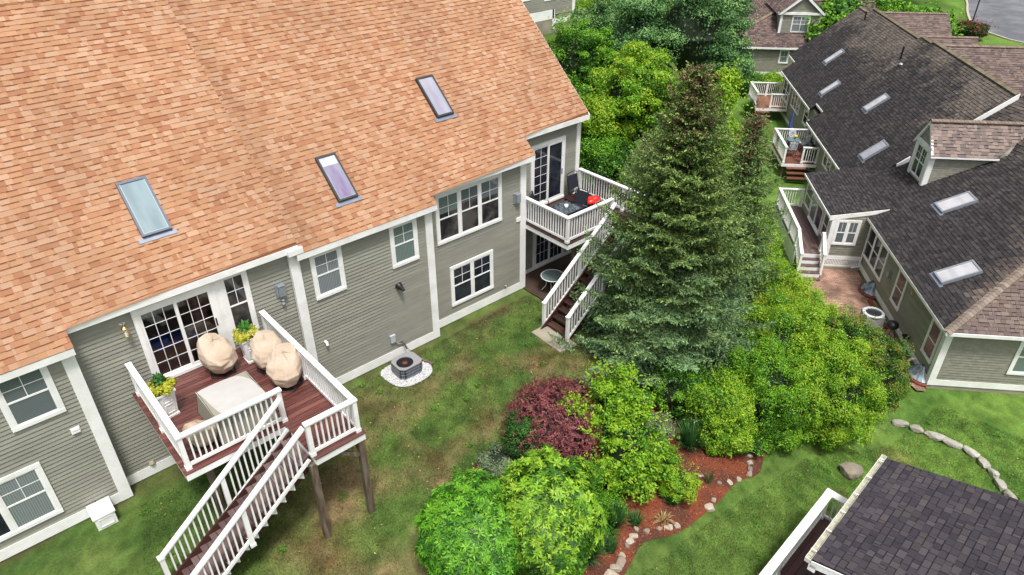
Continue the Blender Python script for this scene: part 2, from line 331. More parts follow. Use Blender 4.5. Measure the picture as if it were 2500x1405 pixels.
def siding(mb, O, ax, out, z0, z1, lo, hi, exp_=.115):
    O = Vector(O); ax = Vector(ax); out = Vector(out); up = Vector((0, 0, 1)); n = int(math.ceil((z1-z0)/exp_)); cl = lambda t, a, b: min(max(t, a), b)
    for k in range(n):
        a = z0+k*exp_; b = min(a+exp_, z1); l0, r0, l1, r1 = lo(a), hi(a), lo(b), hi(b)
        if r0 <= l0 and r1 <= l1: continue
        if r1 < l1: l1 = r1 = (l1+r1)/2
        P = lambda t, z, h: O+ax*t+up*z+out*h; base = SIDC[SIDK[0]]; t0 = min(l0, l1)-random.uniform(0, 3); end = max(r0, r1)
        while t0 < end:
            t1 = t0+random.uniform(2.4, 3.7); f = random.uniform(.945, 1.055); mb.col = tuple(v*f for v in base); c0, c1, d0, d1 = cl(t0, l0, r0), cl(t1, l0, r0), cl(t0, l1, r1), cl(t1, l1, r1)
            if c1 > c0 or d1 > d0:
                mb.quad(P(c0, a, .027), P(c1, a, .027), P(d1, b, .001), P(d0, b, .001)); mb.quad(P(c0, a, .001), P(c1, a, .001), P(c1, a, .027), P(c0, a, .027))
            t0 = t1
    mb.col = SIDC[SIDK[0]]
def const(c): return lambda t: c

# ---------------------------------------------------------------- windows, doors, skylights
# a local wall system: O origin, ax along, out outward
class Wall:
    def __init__(s, O, ax, out): s.O = Vector(O); s.ax = Vector(ax); s.out = Vector(out)
    def P(s, t, z, h): return s.O + s.ax*t + Vector((0, 0, z)) + s.out*h
    def box(s, mb, t0, t1, z0, z1, h0, h1):
        P = s.P; mb.hexa([P(t0, z0, h0), P(t1, z0, h0), P(t1, z0, h1), P(t0, z0, h1), P(t0, z1, h0), P(t1, z1, h0), P(t1, z1, h1), P(t0, z1, h1)])
def window(wall, parent, t0, t1, z0, z1, units=1, trim=.11, pane=None, muntin=True, label=None, hung=True, grid=(2, 2)):
    pane = pane or P_BLIND; B = wall.box; fr = MB()
    B(fr, t0, t1, z1-trim, z1, .010, .062); B(fr, t0-.0, t1+.0, z0, z0+trim*.9, .010, .066)
    B(fr, t0, t0+trim, z0+trim*.9, z1-trim, .010, .058); B(fr, t1-trim, t1, z0+trim*.9, z1-trim, .010, .058)
    iw = t1-t0-2*trim; uw = iw/units; a0 = z0+trim*.9; a1 = z1-trim
    for u in range(1, units): B(fr, t0+trim+u*uw-.045, t0+trim+u*uw+.045, a0, a1, .010, .056)
    w = part('window', fr, WHITE, parent, label=label)
    for u in range(units):
        l = t0+trim+u*uw+(.045 if u else 0); r = t0+trim+(u+1)*uw-(.045 if u < units-1 else 0); mid = (a0+a1)/2 if hung else a0
        sa = MB(); q = .035
        B(sa, l, r, a1-q, a1, .02, .050); B(sa, l, r, a0, a0+q*1.2, .02, .052); B(sa, l, l+q, a0+q*1.2, a1-q, .02, .049); B(sa, r-q, r, a0+q*1.2, a1-q, .02, .049)
        if hung: B(sa, l+q, r-q, mid-.022, mid+.022, .02, .048)
        if muntin:
            zt = mid+.022 if hung else a0+q*1.2
            for g in range(1, grid[0]): tt = l+q+(r-l-2*q)*g/grid[0]; B(sa, tt-.008, tt+.008, zt, a1-q, .030, .041)
            for g in range(1, grid[1]): zz = zt+(a1-q-zt)*g/grid[1]; B(sa, l+q, r-q, zz-.008, zz+.008, .030, .040)
        part('sash', sa, WHITE, w)
        pm = MB(); B(pm, l+.01, r-.01, a0+.01, a1-.01, .004, .034); part('pane', pm, pane[u % len(pane)] if isinstance(pane, (list, tuple)) else pane, w)
    return w
def slider(wall, parent, t0, t1, z0, z1, trim=.12, panes=(None, None), cols=3, rows=5, grids=(True, True)):
    B = wall.box; fr = MB(); B(fr, t0, t1, z1-trim, z1, .010, .082); B(fr, t0, t0+trim, z0+.09, z1-trim, .010, .078); B(fr, t1-trim, t1, z0+.09, z1-trim, .010, .078); B(fr, t0, t1, z0, z0+.09, .010, .11)
    d = part('patio_door', fr, WHITE, parent); a0, a1 = z0+.09, z1-trim; mid = (t0+t1)/2
    for k, (l, r) in enumerate(((t0+trim, mid+.03), (mid-.03, t1-trim))):
        h = .032 if k == 0 else .058; q = .07; sa = MB()
        B(sa, l, r, a1-q, a1, h, h+.025); B(sa, l, r, a0, a0+q*1.3, h, h+.025); B(sa, l, l+q, a0+q*1.3, a1-q, h, h+.024); B(sa, r-q, r, a0+q*1.3, a1-q, h, h+.024)
        for g in range(1, cols if grids[k] else 1): tt = l+q+(r-l-2*q)*g/cols; B(sa, tt-.007, tt+.007, a0+q*1.3, a1-q, h+.008, h+.016)
        for g in range(1, rows if grids[k] else 1): zz = a0+q*1.3+(a1-q*2.3-a0)*g/rows; B(sa, l+q, r-q, zz-.007, zz+.007, h+.008, h+.015)
        part('door_panel', sa, WHITE, d); pm = MB(); B(pm, l+q*.8, r-q*.8, a0+q, a1-q*.8, h-.014 if k else .002, h+.009); part('pane', pm, panes[k] or P_DARK, d)
    hm = MB(); B(hm, t1-trim-.055, t1-trim-.02, a0+.9, a0+1.12, .07, .10); part('door_handle', hm, BLK, d)
    return d
def skylight(parent, O, ux, up, nrm, t0, t1, v0, v1, glass, frame_m=None, shade=False, rim=.055):
    O = Vector(O); ux = Vector(ux); up = Vector(up); nrm = Vector(nrm); P = lambda t, v, h: O+ux*t+up*v+nrm*h
    def B(mb, a, b, c, d, h0, h1): mb.hexa([P(a, c, h0), P(b, c, h0), P(b, d, h0), P(a, d, h0), P(a, c, h1), P(b, c, h1), P(b, d, h1), P(a, d, h1)])
    f = MB(); B(f, t0, t1, v0, v0+rim, .0, .12); B(f, t0, t1, v1-rim*1.2, v1, .0, .125); B(f, t0, t0+rim, v0+rim, v1-rim*1.2, 0, .118); B(f, t1-rim, t1, v0+rim, v1-rim*1.2, 0, .118)
    s = part('skylight', f, frame_m or METD, parent)
    g = MB(); B(g, t0+rim-.01, t1-rim+.01, v0+rim-.01, v1-rim*1.2+.01, .01, .098); part('pane', g, glass, s)
    i = MB(); q = .018
    B(i, t0+rim, t1-rim, v0+rim, v0+rim+q, .1, .112); B(i, t0+rim, t0+rim+q, v0+rim+q, v1-rim*1.2, .1, .111); B(i, t1-rim-q, t1-rim, v0+rim+q, v1-rim*1.2, .1, .111); part('inner_rim', i, METG, s)
    if shade:
        sh = MB(); B(sh, t0+rim+q, t1-rim-q, v1-rim*1.2-.27, v1-rim*1.2, .094, .101); part('shade', sh, P_SKYW, s)
    a = MB(); B(a, t0-.11, t1+.09, v0-.12, v0, .012, .03); part('flashing', a, LEAD, s)
    return s

# ---------------------------------------------------------------- railings and decks
_bal = {}
def bal_mesh(h, w=.036):
    k = (round(h, 3), w)
    if k not in _bal:
        b = MB(); b.box(-w/2, -w/2, 0, w/2, w/2, h); _bal[k] = b.mesh('baluster', WHITE)
    return _bal[k]
class Deck:
    def __init__(s, root): s.root = root; s.n = 0; s.rest = MB()
    def rail(s, a, b, posts=(True, True), gap=.125, h=.95, indiv=True, pw=.105, base=0., mids=(), lo=.10, w=.14, ext=0.):
        """a,b: (x,y,z of walking level); white rail, posts with caps, balusters"""
        a = Vector(a); b = Vector(b); d = b-a; L = Vector((d.x, d.y, 0)).length; mb = MB(); dn = Vector((d.x, d.y, 0)).normalized()
        top = Vector((0, 0, h)); e = d.normalized()*ext
        mb.bar(a+top-e, b+top+e, w, .04); mb.bar(a+top-Vector((0, 0, .05)), b+top-Vector((0, 0, .05)), .045, .07); r = part('railing', mb, WHITE, s.root); br_ = MB(); br_.bar(a+Vector((0, 0, lo)), b+Vector((0, 0, lo)), .045, .08); part('bottom_rail', br_, WHITE, r)
        for k, t in enumerate([0.]*bool(posts[0])+[1.]*bool(posts[1])+list(mids)):
            p = a+d*t; pm = MB(); bb = base; pm.box(p.x-pw/2, p.y-pw/2, p.z-bb, p.x+pw/2, p.y+pw/2, p.z+h-.018); pm.box(p.x-pw/2-.012, p.y-pw/2-.012, p.z-bb, p.x+pw/2+.012, p.y+pw/2+.012, p.z-bb+.09)
            if t in (0., 1.): pm.box(p.x-w/2-.002, p.y-w/2-.002, p.z+h-.022, p.x+w/2+.002, p.y+w/2+.002, p.z+h+.024)
            part('newel_post', pm, WHITE, r)
        n = int(L/gap); hh = h-.1-lo-.02
        for i in range(n):
            t = (i+.5)/n; p = a+d*t+Vector((0, 0, lo+.02))
            if any(abs(t-q)*L < .07 for q in mids) or t*L < .07 or (1-t)*L < .07: continue
            if indiv and s.n < 100: part('baluster', bal_mesh(hh), WHITE, r, at=p); s.n += 1
            else: s.rest.box(p.x-.018, p.y-.018, p.z, p.x+.018, p.y+.018, p.z+hh)
        return r
    def close(s):
        if s.rest.v: part('balusters', s.rest, WHITE, s.root, kind='stuff')
def boards(mb, x0, x1, y0, y1, z, along, pal, w=.14, gap=.011, th=.03):
    a, b = (y0, y1) if along == 'x' else (x0, x1); t = a
    while t < b-.02:
        e = min(t+w-gap, b); c = random.choice(pal); f = random.uniform(.8, 1.25); mb.col = (c[0]*f, c[1]*f, c[2]*f)
        if along == 'x': mb.box(x0, t, z-th, x1, e, z)
        else: mb.box(t, y0, z-th, e, y1, z)
        t += w
PAL_DECK = [(.125, .042, .034), (.10, .033, .028), (.155, .056, .044), (.085, .03, .026)]
PAL_DARK = [(.045, .020, .016), (.06, .028, .02), (.035, .018, .015)]
PAL_STEP = [(.12, .078, .074), (.10, .062, .060), (.145, .10, .094)]
PAL_BRN = [(.16, .06, .04), (.19, .075, .05), (.13, .05, .035)]
ORD = ['first', 'second', 'third', 'fourth', 'fifth', 'sixth', 'seventh', 'eighth', 'ninth', 'tenth', 'eleventh', 'twelfth', 'thirteenth', 'fourteenth', 'fifteenth', 'sixteenth', 'seventeenth', 'eighteenth', 'nineteenth', 'twentieth', 'twenty-first', 'twenty-second', 'twenty-third', 'twenty-fourth', 'twenty-fifth', 'twenty-sixth', 'twenty-seventh', 'twenty-eighth']
#@@PARTS@@
# ================================================================ HOUSE A (orange roof)
AX, AO = (1, 0, 0), (0, -1, 0)
HA = thing('town_house', 'large sage-sided town house under the orange shingle roof, behind both raised decks', 'house', (8, 18, 0))
def awall(y): return Wall((0, y, 0), AX, AO)
SEG = [(-4.0, .93, 15.97, 5.0), (.93, 6.6, 16.37, 5.25), (6.6, 11.02, 16.27, 5.05), (11.02, 15.28, 16.65, 5.30), (15.28, 18.6, 17.3, 5.65)]
sl_, wc, bs, bb_, fd = MB(), MB(), MB(), MB(), MB()
for i, (x0, x1, y, zt) in enumerate(SEG):
    mb = MB(); zb = .34 if i < 4 else .2
    if i == 1:      # opening of the patio door
        dx0, dx1, dz0, dz1 = 2.44, 4.26, zb+.115*21, 4.93
        siding(mb, (0, y, 0), AX, AO, zb, dz0, const(x0), const(x1)); siding(mb, (0, y, 0), AX, AO, dz0, zt, const(x0), lambda z: dx0 if z < dz1 else x1); siding(mb, (0, y, 0), AX, AO, dz0, dz1, const(dx1), const(x1))
        mb.box(x0, y+.016, -.05, dx0, y+.2, zt); mb.box(dx1, y+.016, -.05, x1, y+.2, zt); mb.box(dx0, y+.016, -.05, dx1, y+.2, dz0); mb.box(dx0, y+.016, dz1, dx1, y+.2, zt)
    else:
        siding(mb, (0, y, 0), AX, AO, zb, zt, const(x0), const(x1)); mb.box(x0, y+.016, -.05, x1, y+.2, zt)
    part('wall', mb, SID, HA)
    b = MB(); b.box(x0 if i else x0, y-.040, .03, x1+(.03 if i in (0,) else 0), y-.0, zb+.0); part('base_board', b, WHITE, HA)
    f = MB(); f.box(x0, y-.005, -.6, x1-.01, y+.25, .03); part('foundation', f, CONC, HA)
# back and end walls, plain siding
mb = MB(); mb.box(-4, 16.7, -.05, 2.0, 27.6, 5.0); mb.box(4.9, 16.7, -.05, 15.2, 27.6, 5.0); mb.box(2.0, 19.6, -.05, 4.9, 27.6, 5.0); mb.box(2.0, 16.7, -.05, 4.9, 19.6, 2.6); mb.box(15.25, 17.45, -.3, 18.59, 27.6, 5.5); part('wall', mb, SID, HA)
# gable end siding at the right end (x = 18.6)
mb = MB(); siding(mb, (18.6, 0, 0), (0, 1, 0), (1, 0, 0), .2, 10.2, lambda z: 17.3 if z < 5.6 else 17.3+(z-5.6)/.9, lambda z: 27.4 if z < 5.6 else 27.4-(z-5.6)/1.07); part('gable_wall', mb, SID, HA)
cb = MB()
for (x0, x1, y, z0, z1) in [(.69, .965, 15.945, .03, 4.99), (6.36, 6.63, 16.225, .03, 5.26), (10.79, 11.05, 16.245, .03, 5.04), (15.05, 15.31, 16.62, .03, 5.28), (18.43, 18.63, 17.27, -.1, 5.63)]:
    c = MB(); c.box(x0, y-.02, z0, x1, y+.10, z1); part('corner_board', c, WHITE, HA)
for (x, ya, yb, z1) in [(.93, 15.97, 16.4, 4.9), (11.02, 16.27, 16.7, 5.0), (15.28, 16.65, 17.35, 5.3)]:
    c = MB(); c.box(x-.001, ya, .03, x+.012, yb, z1); part('return_wall', c, SID, HA)
# fascia boards under the eaves
SL = .9; N_A = Vector((0, -SL, 1)).normalized(); UP_A = Vector((0, 1, SL)).normalized(); k_ = math.hypot(1, SL)
EAVE = [(-4.0, 1.0, 15.75, 'L'), (1.0, 6.64, 16.13, 'L'), (6.52, 11.15, 16.03, 'R'), (11.15, 15.5, 16.36, 'R'), (15.5, 18.72, 16.95, 'R')]
ZL = lambda y: 5.27+SL*(y-16.13)
ZR = lambda y: 5.04+SL*(y-16.03)
RIDGE = 22.5
pA = [lin(224, 170, 130), lin(219, 162, 121), lin(215, 155, 113), lin(208, 146, 106), lin(202, 138, 100), lin(227, 176, 138), lin(216, 160, 120), lin(219, 160, 116)]
pA = [(c[0]*.53, c[1]*.585, c[2]*.66) for c in pA]; bandA = tuple(v*.52 for v in lin(160, 110, 82))
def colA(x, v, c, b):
    s = ((vnoise(x*.8, v*.8, .9)-.5)*.2+1)*(1-.13*math.exp(-((x-6.95)/.28)**2)*(x > 6.6)); return (c[0]*s, c[1]*s, c[2]*s), b  # patchy tone; shade beside the roof step painted darker along the seam
ridge_z = {'L': ZL(RIDGE), 'R': ZR(RIDGE)}
for side, Z in (('L', ZL), ('R', ZR)):
    es = [e for e in EAVE if e[3] == side]; y0 = min(e[2] for e in es); mb = MB(); O = (0, y0, Z(y0)); V = (RIDGE-y0)*k_
    x0 = -4.0 if side == 'L' else 6.5; x1 = 6.68 if side == 'L' else 18.74
    def lohi(v, es=es, y0=y0, x0=x0, x1=x1):
        y = y0+v/k_; a = [e for e in es if e[2] <= y+1e-3]; return (min(e[0] for e in a), max(e[1] for e in a)) if a else (0, 0)
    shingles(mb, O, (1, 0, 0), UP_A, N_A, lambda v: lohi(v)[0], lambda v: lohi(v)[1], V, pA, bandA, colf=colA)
    sh = part('roof', mb, SHA, HA)
    s = MB(); s.col = bandA
    for (a, b, y, _) in es:
        s.prism([(a+.01, y+.01, Z(y)-.015), (a+.01, RIDGE, Z(RIDGE)-.015), (a+.01, RIDGE, Z(RIDGE)-.14), (a+.01, y+.01, Z(y)-.14)], (b-a-.02, 0, 0))
    part('roof_deck', s, SHA, sh)
    # rear slope
    s = MB(); s.col = tuple(v*1. for v in pA[2]); s.prism([(x0, RIDGE, Z(RIDGE)), (x0, RIDGE+5.9, Z(RIDGE)-5.4), (x0, RIDGE+5.9, Z(RIDGE)-5.5), (x0, RIDGE, Z(RIDGE)-.15)], (x1-x0-.03, 0, 0)); part('rear_roof', s, SHA, HA)
    rc = MB()
    x = x0
    while x < x1-.05:
        c = random.choice(pA); rc.col = c; e = min(x+.16, x1)
        rc.hexa([(x, RIDGE-.15, Z(RIDGE)-.10), (e, RIDGE-.15, Z(RIDGE)-.115), (e, RIDGE, Z(RIDGE)+.025), (x, RIDGE, Z(RIDGE)+.035), (x, RIDGE-.15, Z(RIDGE)-.08), (e, RIDGE-.15, Z(RIDGE)-.095), (e, RIDGE+.1, Z(RIDGE)-.03), (x, RIDGE+.1, Z(RIDGE)-.02)]); x = e
    part('ridge_cap', rc, SHA, HA)
# step between the two roofs: lighter edge strip
for (a, b, y, side) in EAVE:
    z = (ZL if side == 'L' else ZR)(y); f = MB(); f.box(a, y+.0, z-.19, b-.01, y+.032, z-.012); f.box(a+.02, y+.033, z-.20, b-.02, y+1.2 if b > 15.5 else y+.40, z-.185); part('fascia', f, WHITE, HA)
for (x, ya, yb, Z) in [(18.72, 16.95, RIDGE, ZR)]:
    r = MB(); r.prism([(x, ya, Z(ya)-.02), (x, yb, Z(yb)-.02), (x, yb, Z(yb)-.22), (x, ya, Z(ya)-.20)], (.03, 0, 0)); part('rake_board', r, WHITE, HA)
# white cap piece at the end of the left eave
c = MB(); c.box(6.30, 16.02, 5.05, 6.72, 16.13, 5.21); part('eave_return', c, WHITE, HA)
for (O_y, side, t0, t1, ya, yb, g, shd) in [(0, 'L', 3.28, 3.98, 17.2, 18.33, P_SKYA, False), (0, 'R', 8.3, 8.92, 16.78, 17.86, P_SKYP, True), (0, 'R', 12.7, 13.35, 18.0, 19.1, P_SKYL, False)]:
    Z = ZL if side == 'L' else ZR
    skylight(HA, (0, ya, Z(ya)), (1, 0, 0), UP_A, N_A, t0, t1, 0, (yb-ya)*k_, g, shade=shd, frame_m=mat('blue_grey_frame', (.10, .125, .17), .4) if side == 'L' else METD)

w1, w2, w3, w4, w5 = (awall(y) for y in (15.97, 16.37, 16.27, 16.65, 17.3))
window(w1, HA, -.68, .40, 3.32, 4.80, pane=P_BLIND)
window(w1, HA, -2.50, -.50, .60, 2.28, units=2, pane=(P_DARK, P_CURT))
window(w3, HA, 6.93, 7.90, 3.31, 4.80, pane=P_CURT)
window(w3, HA, 9.50, 10.47, 3.33, 4.80, pane=P_GREEN)
window(w4, HA, 11.45, 14.19, 3.24, 5.02, units=3, pane=(P_ROOM, P_ROOM, P_ROOM))
window(w4, HA, 11.89, 13.76, .66, 2.24, units=2, pane=P_DARK)
window(w2, HA, 4.47, 5.22, 3.12, 5.05, pane=P_ROOM)
p = MB(); w2.box(p, 4.30, 4.48, 2.76, 5.02, .018, .050); w2.box(p, 2.34, 4.4, 4.97, 5.06, .018, .045); part('door_casing', p, WHITE, HA)
slider(w2, HA, 2.36, 4.34, 2.74, 4.97, panes=(GLASS, GLASS))
m = MB(); m.box(1.99, 16.57, 2.72, 4.91, 19.61, 2.76); part('room_floor', m, mat('room_floor', (.10, .05, .03), .4, noise=.3, nscale=3, nstretch=(6, 1, 1)), HA)
m = MB(); m.box(1.99, 19.5, 2.76, 4.91, 19.55, 5.0); m.box(1.99, 16.58, 2.76, 2.04, 19.5, 5.0); m.box(4.86, 16.58, 2.76, 4.91, 19.5, 5.0); m.box(1.99, 16.58, 5.0, 4.91, 19.6, 5.05); part('room_walls', m, mat('room_walls', (.12, .10, .09), .8), HA)
m = MB(); m.tube([(2.62, 16.72, 4.86), (2.72, 16.70, 4.6), (2.86, 16.70, 4.36), (3.02, 16.74, 4.2), (3.06, 16.76, 4.1)], [.13, .16, .13, .07, .11], 12); part('tied_drape', m, mat('cream_drape', (.55, .53, .47), .9, noise=.3, nscale=12, nstretch=(4, 4, .6), trans=.2), HA, smooth=True)
m = MB(); m.tube([(3.9, 16.8, 4.86), (3.93, 16.8, 3.4), (3.95, 16.8, 2.8)], [.05, .09, .11], 10); part('side_drape', m, mat('brown_drape', (.10, .07, .06), .9), HA, smooth=True)
T = thing('covered_furniture', 'furniture under bright blue plastic sheet seen behind the patio door glass', 'furniture', (3.1, 17.25, 2.76))
m = MB(); m.box(2.5, 16.95, 3.18, 3.95, 17.55, 3.30); m.box(2.62, 17.05, 3.30, 3.1, 17.45, 3.42); part('plastic_sheet', m, mat('blue_plastic', (.01, .18, .62), .25, noise=.4, nscale=9, bump=.8, bscale=14), T)
m = MB(); m.box(2.55, 17.0, 2.76, 3.9, 17.5, 3.18); part('body', m, mat('cardboard', (.28, .15, .07), .8), T)
slider(w5, HA, 16.12, 17.82, 2.76, 5.20, trim=.11, cols=2, rows=6, grids=(True, False))
slider(w5, HA, 16.3, 18.0, .10, 2.15, trim=.10, cols=3, rows=4)
c = MB(); w4.box(c, 14.86, 15.07, 2.92, 3.08, .02, .06); part('trim_block', c, WHITE, HA)
c = MB(); c.tube([(18.7, 18.9, 5.4), (18.74, 18.9, 7.3)], .05, 10); part('vent_pipe', c, WHITE, HA)
# blinds raised in the triple window, things seen through the slider
for (l, r, z0) in [(11.60, 12.36, 4.30), (12.47, 13.18, 4.42), (13.28, 14.05, 4.32)]:
    c = MB(); w4.box(c, l, r, z0, 4.86, .0345, .0365); part('blind', c, P_GREEN if l < 12 else P_BLIND, HA)
c = MB(); c.tube([w2.P(2.72, 4.66, .048), w2.P(2.83, 4.45, .048), w2.P(3.02, 4.22, .048)], [.05, .10, .06], 8); 
# fixtures: each mounted on the wall, fixed parts of the house
def meter(x, z, y, s=1.):
    m = MB(); m.box(x-.13*s, y-.05, z-.2*s, x+.13*s, y, z+.2*s); o = part('meter_box', m, METG, HA)
    m = MB(); m.box(x-.075*s, y-.16, z-.15*s, x+.105*s, y-.05, z+.16*s); m.box(x-.085*s, y-.17, z+.16*s, x+.115*s, y-.05, z+.18*s); part('cover', m, METG, o); return o
meter(6.0, 4.02, 16.36); meter(14.86, 3.86, 16.64, .95)
m = MB(); m.lathe((6.0, 16.28, 3.66), [(.02, .10), (.05, .06), (.05, .04), (.01, .02), (.055, -.06), (.02, -.08)], 10); part('wind_chime', m, METG, HA)
# brass lantern
lan = MB(); bx, by, bz = 2.12, 16.2, 4.62
lan.lathe((bx, 16.34, bz+.12), [(.07, -.01), (.07, .01)], 12); o = part('wall_lantern', lan, WHITE, HA)
BRASS = mat('brass', (.75, .5, .2), .25, metal=1)
m = MB(); m.tube([(bx, 16.34, bz+.12), (bx, by, bz+.16), (bx, by, bz+.06)], .014, 6); m.lathe((bx, by, bz), [(.015, .10), (.07, .05), (.075, .03)], 8)
m.lathe((bx, by, bz-.2), [(.05, 0), (.05, .02)], 8)
for k in range(4):
    a = k*math.pi/2+.4; m.tube([(bx+.07*math.cos(a), by+.07*math.sin(a), bz+.03), (bx+.05*math.cos(a), by+.05*math.sin(a), bz-.2)], .007, 5)
part('lantern_cage', m, BRASS, o)
m = MB(); m.lathe((bx, by, bz-.18), [(.035, 0), (.04, .1), (.03, .18)], 8); part('glass_shade', m, mat('lantern_glass', (.75, .75, .7), .15), o)
# vents
m = MB(); m.box(.30, 15.93, 2.60, .50, 15.96, 2.78); m.box(.32, 15.90, 2.63, .48, 15.93, 2.67); m.box(.32, 15.90, 2.70, .48, 15.93, 2.74); part('louver_vent', m, WHITE, HA)
m = MB(); m.lathe((0, 0, 0), [(.11, 0), (.12, .02), (.10, .10), (.05, .22), (.055, .27), (.04, .28)], 14); o = part('exhaust_vent', m, BLK, HA); o.location = Vector(o.location)+Vector((9.62, 16.25, 2.70)); o.rotation_euler = (R(115), 0, R(12))
m = MB(); m.tube([(6.98, 16.26, 1.82), (6.98, 16.17, 1.82), (6.98, 16.15, 1.74)], .045, 10); part('drain_spout', m, WHITE, HA)
m = MB(); m.lathe((1.66, 16.33, .42), [(.07, -.04), (.08, 0), (.05, .05)], 10); part('hose_spigot', m, mat('beige_cap', (.35, .32, .24), .6), HA)
m = MB(); m.box(9.12, 16.17, .70, 9.29, 16.26, .96); m.box(9.11, 16.16, .955, 9.30, 16.26, .975); o = part('disconnect_box', m, mat('pale_grey_box', (.42, .46, .48), .5), HA)
m = MB(); m.tube([(9.27, 16.22, .72), (9.36, 16.2, .58), (9.55, 16.18, .5), (9.60, 16.05, .42), (9.52, 15.75, .45)], .016, 6); part('conduit', m, mat('grey_conduit', (.25, .26, .27), .5), o)
m = MB(); m.tube([(9.52, 16.25, .56), (9.58, 16.16, .5), (9.58, 16.0, .36)], .03, 8); part('refrigerant_line', m, BLK, o)
m = MB(); m.lathe((14.33, 16.6, .46), [(.04, 0), (.05, .05), (.02, .07)], 8); m.tube([(14.33, 16.6, .48), (14.33, 16.5, .42)], .015, 6); part('hose_spigot', m, METG, HA)
m = MB(); m.tube([(.16, 15.94, .40), (.16, 15.86, .38), (.15, 15.84, .25)], .022, 8); sp_ = part('hose_spigot', m, BLK, HA)
m = MB(); m.tube([(.155, 15.85, .34), (.15, 15.84, .27)], .032, 8); part('yellow_collar', m, mat('yellow', (.75, .5, .02), .4), sp_)

# white storage box at the foot of the wall
T = thing('storage_box', 'white panelled utility box standing on the soil against the sage wall', 'box', (.13, 15.6, 0))
m = MB(); m.box(-.04, 15.36, -.03, .42, 15.88, .38); part('body', m, WHITE, T)
m = MB(); m.box(-.07, 15.33, .38, .45, 15.91, .42); part('lid', m, WHITE, T)
m = MB(); m.box(.02, 15.345, .05, .36, 15.36, .08); m.box(.02, 15.345, .29, .36, 15.36, .32); m.box(.02, 15.345, .08, .05, 15.36, .29); m.box(.33, 15.345, .08, .36, 15.36, .29); part('panel_moulding', m, WHITE, T)

# ---------------- deck 1 (front, left)
D1 = thing('raised_deck', 'raised mahogany deck with white railing holding the covered patio furniture', 'deck', (3.6, 13.9, 0)); dk = Deck(D1)
ZD = 2.72; X0, X1, XM = 1.80, 5.46, 4.16; YW, YA, YB = 16.33, 12.80, 11.34
m = MB(); boards(m, X0, X1, YA, YW, ZD, 'x', PAL_DECK); boards(m, XM, X1, YB, YA-.002, ZD, 'x', PAL_DECK); part('decking', m, DECKM, D1)
m = MB(); m.box(X0+.02, YA+.02, ZD-.21, X0+.05, YW, ZD-.032); m.box(X0+.02, YA-.01+.02, ZD-.21, XM, YA+.04, ZD-.032); m.box(XM+.02, YB+.02, ZD-.22, X1-.02, YB+.05, ZD-.032); m.box(X1-.05, YB+.05, ZD-.22, X1-.02, YW, ZD-.032); m.box(XM+.01, YB+.05, ZD-.21, XM+.04, YA, ZD-.034)
part('fascia_board', m, WHITE, D1)
m = MB()
for y in np.arange(YB+.3, YW, .4): m.box(X0+.06 if y > YA+.05 else XM+.06, y, ZD-.2, X1-.06, y+.04, ZD-.035)
part('joists', m, STAIN, D1)
for (x, y, yt) in [(4.12, 11.5, 11.5), (5.33, 11.45, 11.45), (2.35, 13.1, 13.1), (4.5, 13.6, 13.6)]:
    m = MB(); m.box(x-.075, y-.075, -.2, x+.075, y+.075, ZD-.22); part('support_post', m, WOOD, D1)
m = MB(); m.bar((5.33, 11.45, 2.0), (4.75, 11.45, 2.45), .06, .09); m.bar((5.33, 11.47, 2.0), (5.33, 12.1, 2.46), .06, .09); m.bar((4.2, 11.5, 1.75), (4.2, 12.3, 2.45), .06, .09); part('brace', m, WOOD, D1)
ZS = lambda x: ZD-.8*(XM-x); xb = .78
dk.rail((XM-.02, 12.66, ZD-.12), (xb, 12.66, ZS(xb)-.12), mids=(.5,), posts=(False, True), base=.12, ext=.0, h=1.07)
dk.rail((XM-.08, 11.50, ZD-.17), (xb, 11.50, ZS(xb)-.12), mids=(.5,), posts=(False, True), base=.12, h=1.07)
dk.rail((X0+.14, 12.95, ZD), (XM+.05, 12.95, ZD))
dk.rail((XM+.02, 11.50, ZD), (X1-.12, 11.50, ZD))
dk.rail((X0+.14, 16.2, ZD), (X0+.14, 12.95, ZD), posts=(True, False), mids=(.52,))
dk.rail((X1-.12, 16.15, ZD), (X1-.12, 11.5, ZD), posts=(True, False), mids=(.45,))
dk.close()
def stairs(root, x_top, x_bot, y0, y1, z_top, z_bot, n, pal=PAL_STEP, riser=True, pm=None):
    st = MB()
    for y in (y0+.02, y1-.02):
        st.prism([(x_top, y-.02, z_top-.04), (x_top, y-.02, z_top-.40), (x_bot+.1, y-.02, z_bot-.32), (x_bot-.12, y-.02, z_bot-.1), (x_bot-.12, y-.02, z_bot+.05)], (0, .04, 0))
    s = part('staircase', st, STAIN, root); run = (x_top-x_bot)/n; rise = (z_top-z_bot)/n
    for i in range(n):
        x = x_top-(i+1)*run; z = z_top-(i+1)*rise; t = MB(); c = random.choice(pal); f = random.uniform(.85, 1.2); t.col = (c[0]*f, c[1]*f, c[2]*f)
        t.box(x-.02, y0-.02, z-.035, x+run*.48, y1+.02, z); t.box(x+run*.52, y0-.02, z-.035, x+run+.0, y1+.02, z-.001); part('stair_tread', t, STEPM, s)
        if riser: r = MB(); r.box(x+run+.005, y0+.045, z, x+run+.018, y1-.045, z+rise-.037); part('stair_riser', r, riser, s)
    sk_ = MB()
    if riser is WHITE:
        for i in range(n):
            x = x_top-(i+1)*run; z = z_top-(i+1)*rise
            for y in (y0-.035, y1+.005): sk_.prism([(x+.0, y, z-.037), (x+run, y, z-.037), (x+run, y, z-.037-rise*.9)], (0, .03, 0))
        part('stair_skirt', sk_, WHITE, s)
    return s
GREYP = mat('grey_riser_paint', (.42, .41, .42), .5, noise=.1)
stairs(D1, XM, .55, 11.60, 12.60, ZD-.005, -.02, 14, riser=WHITE)

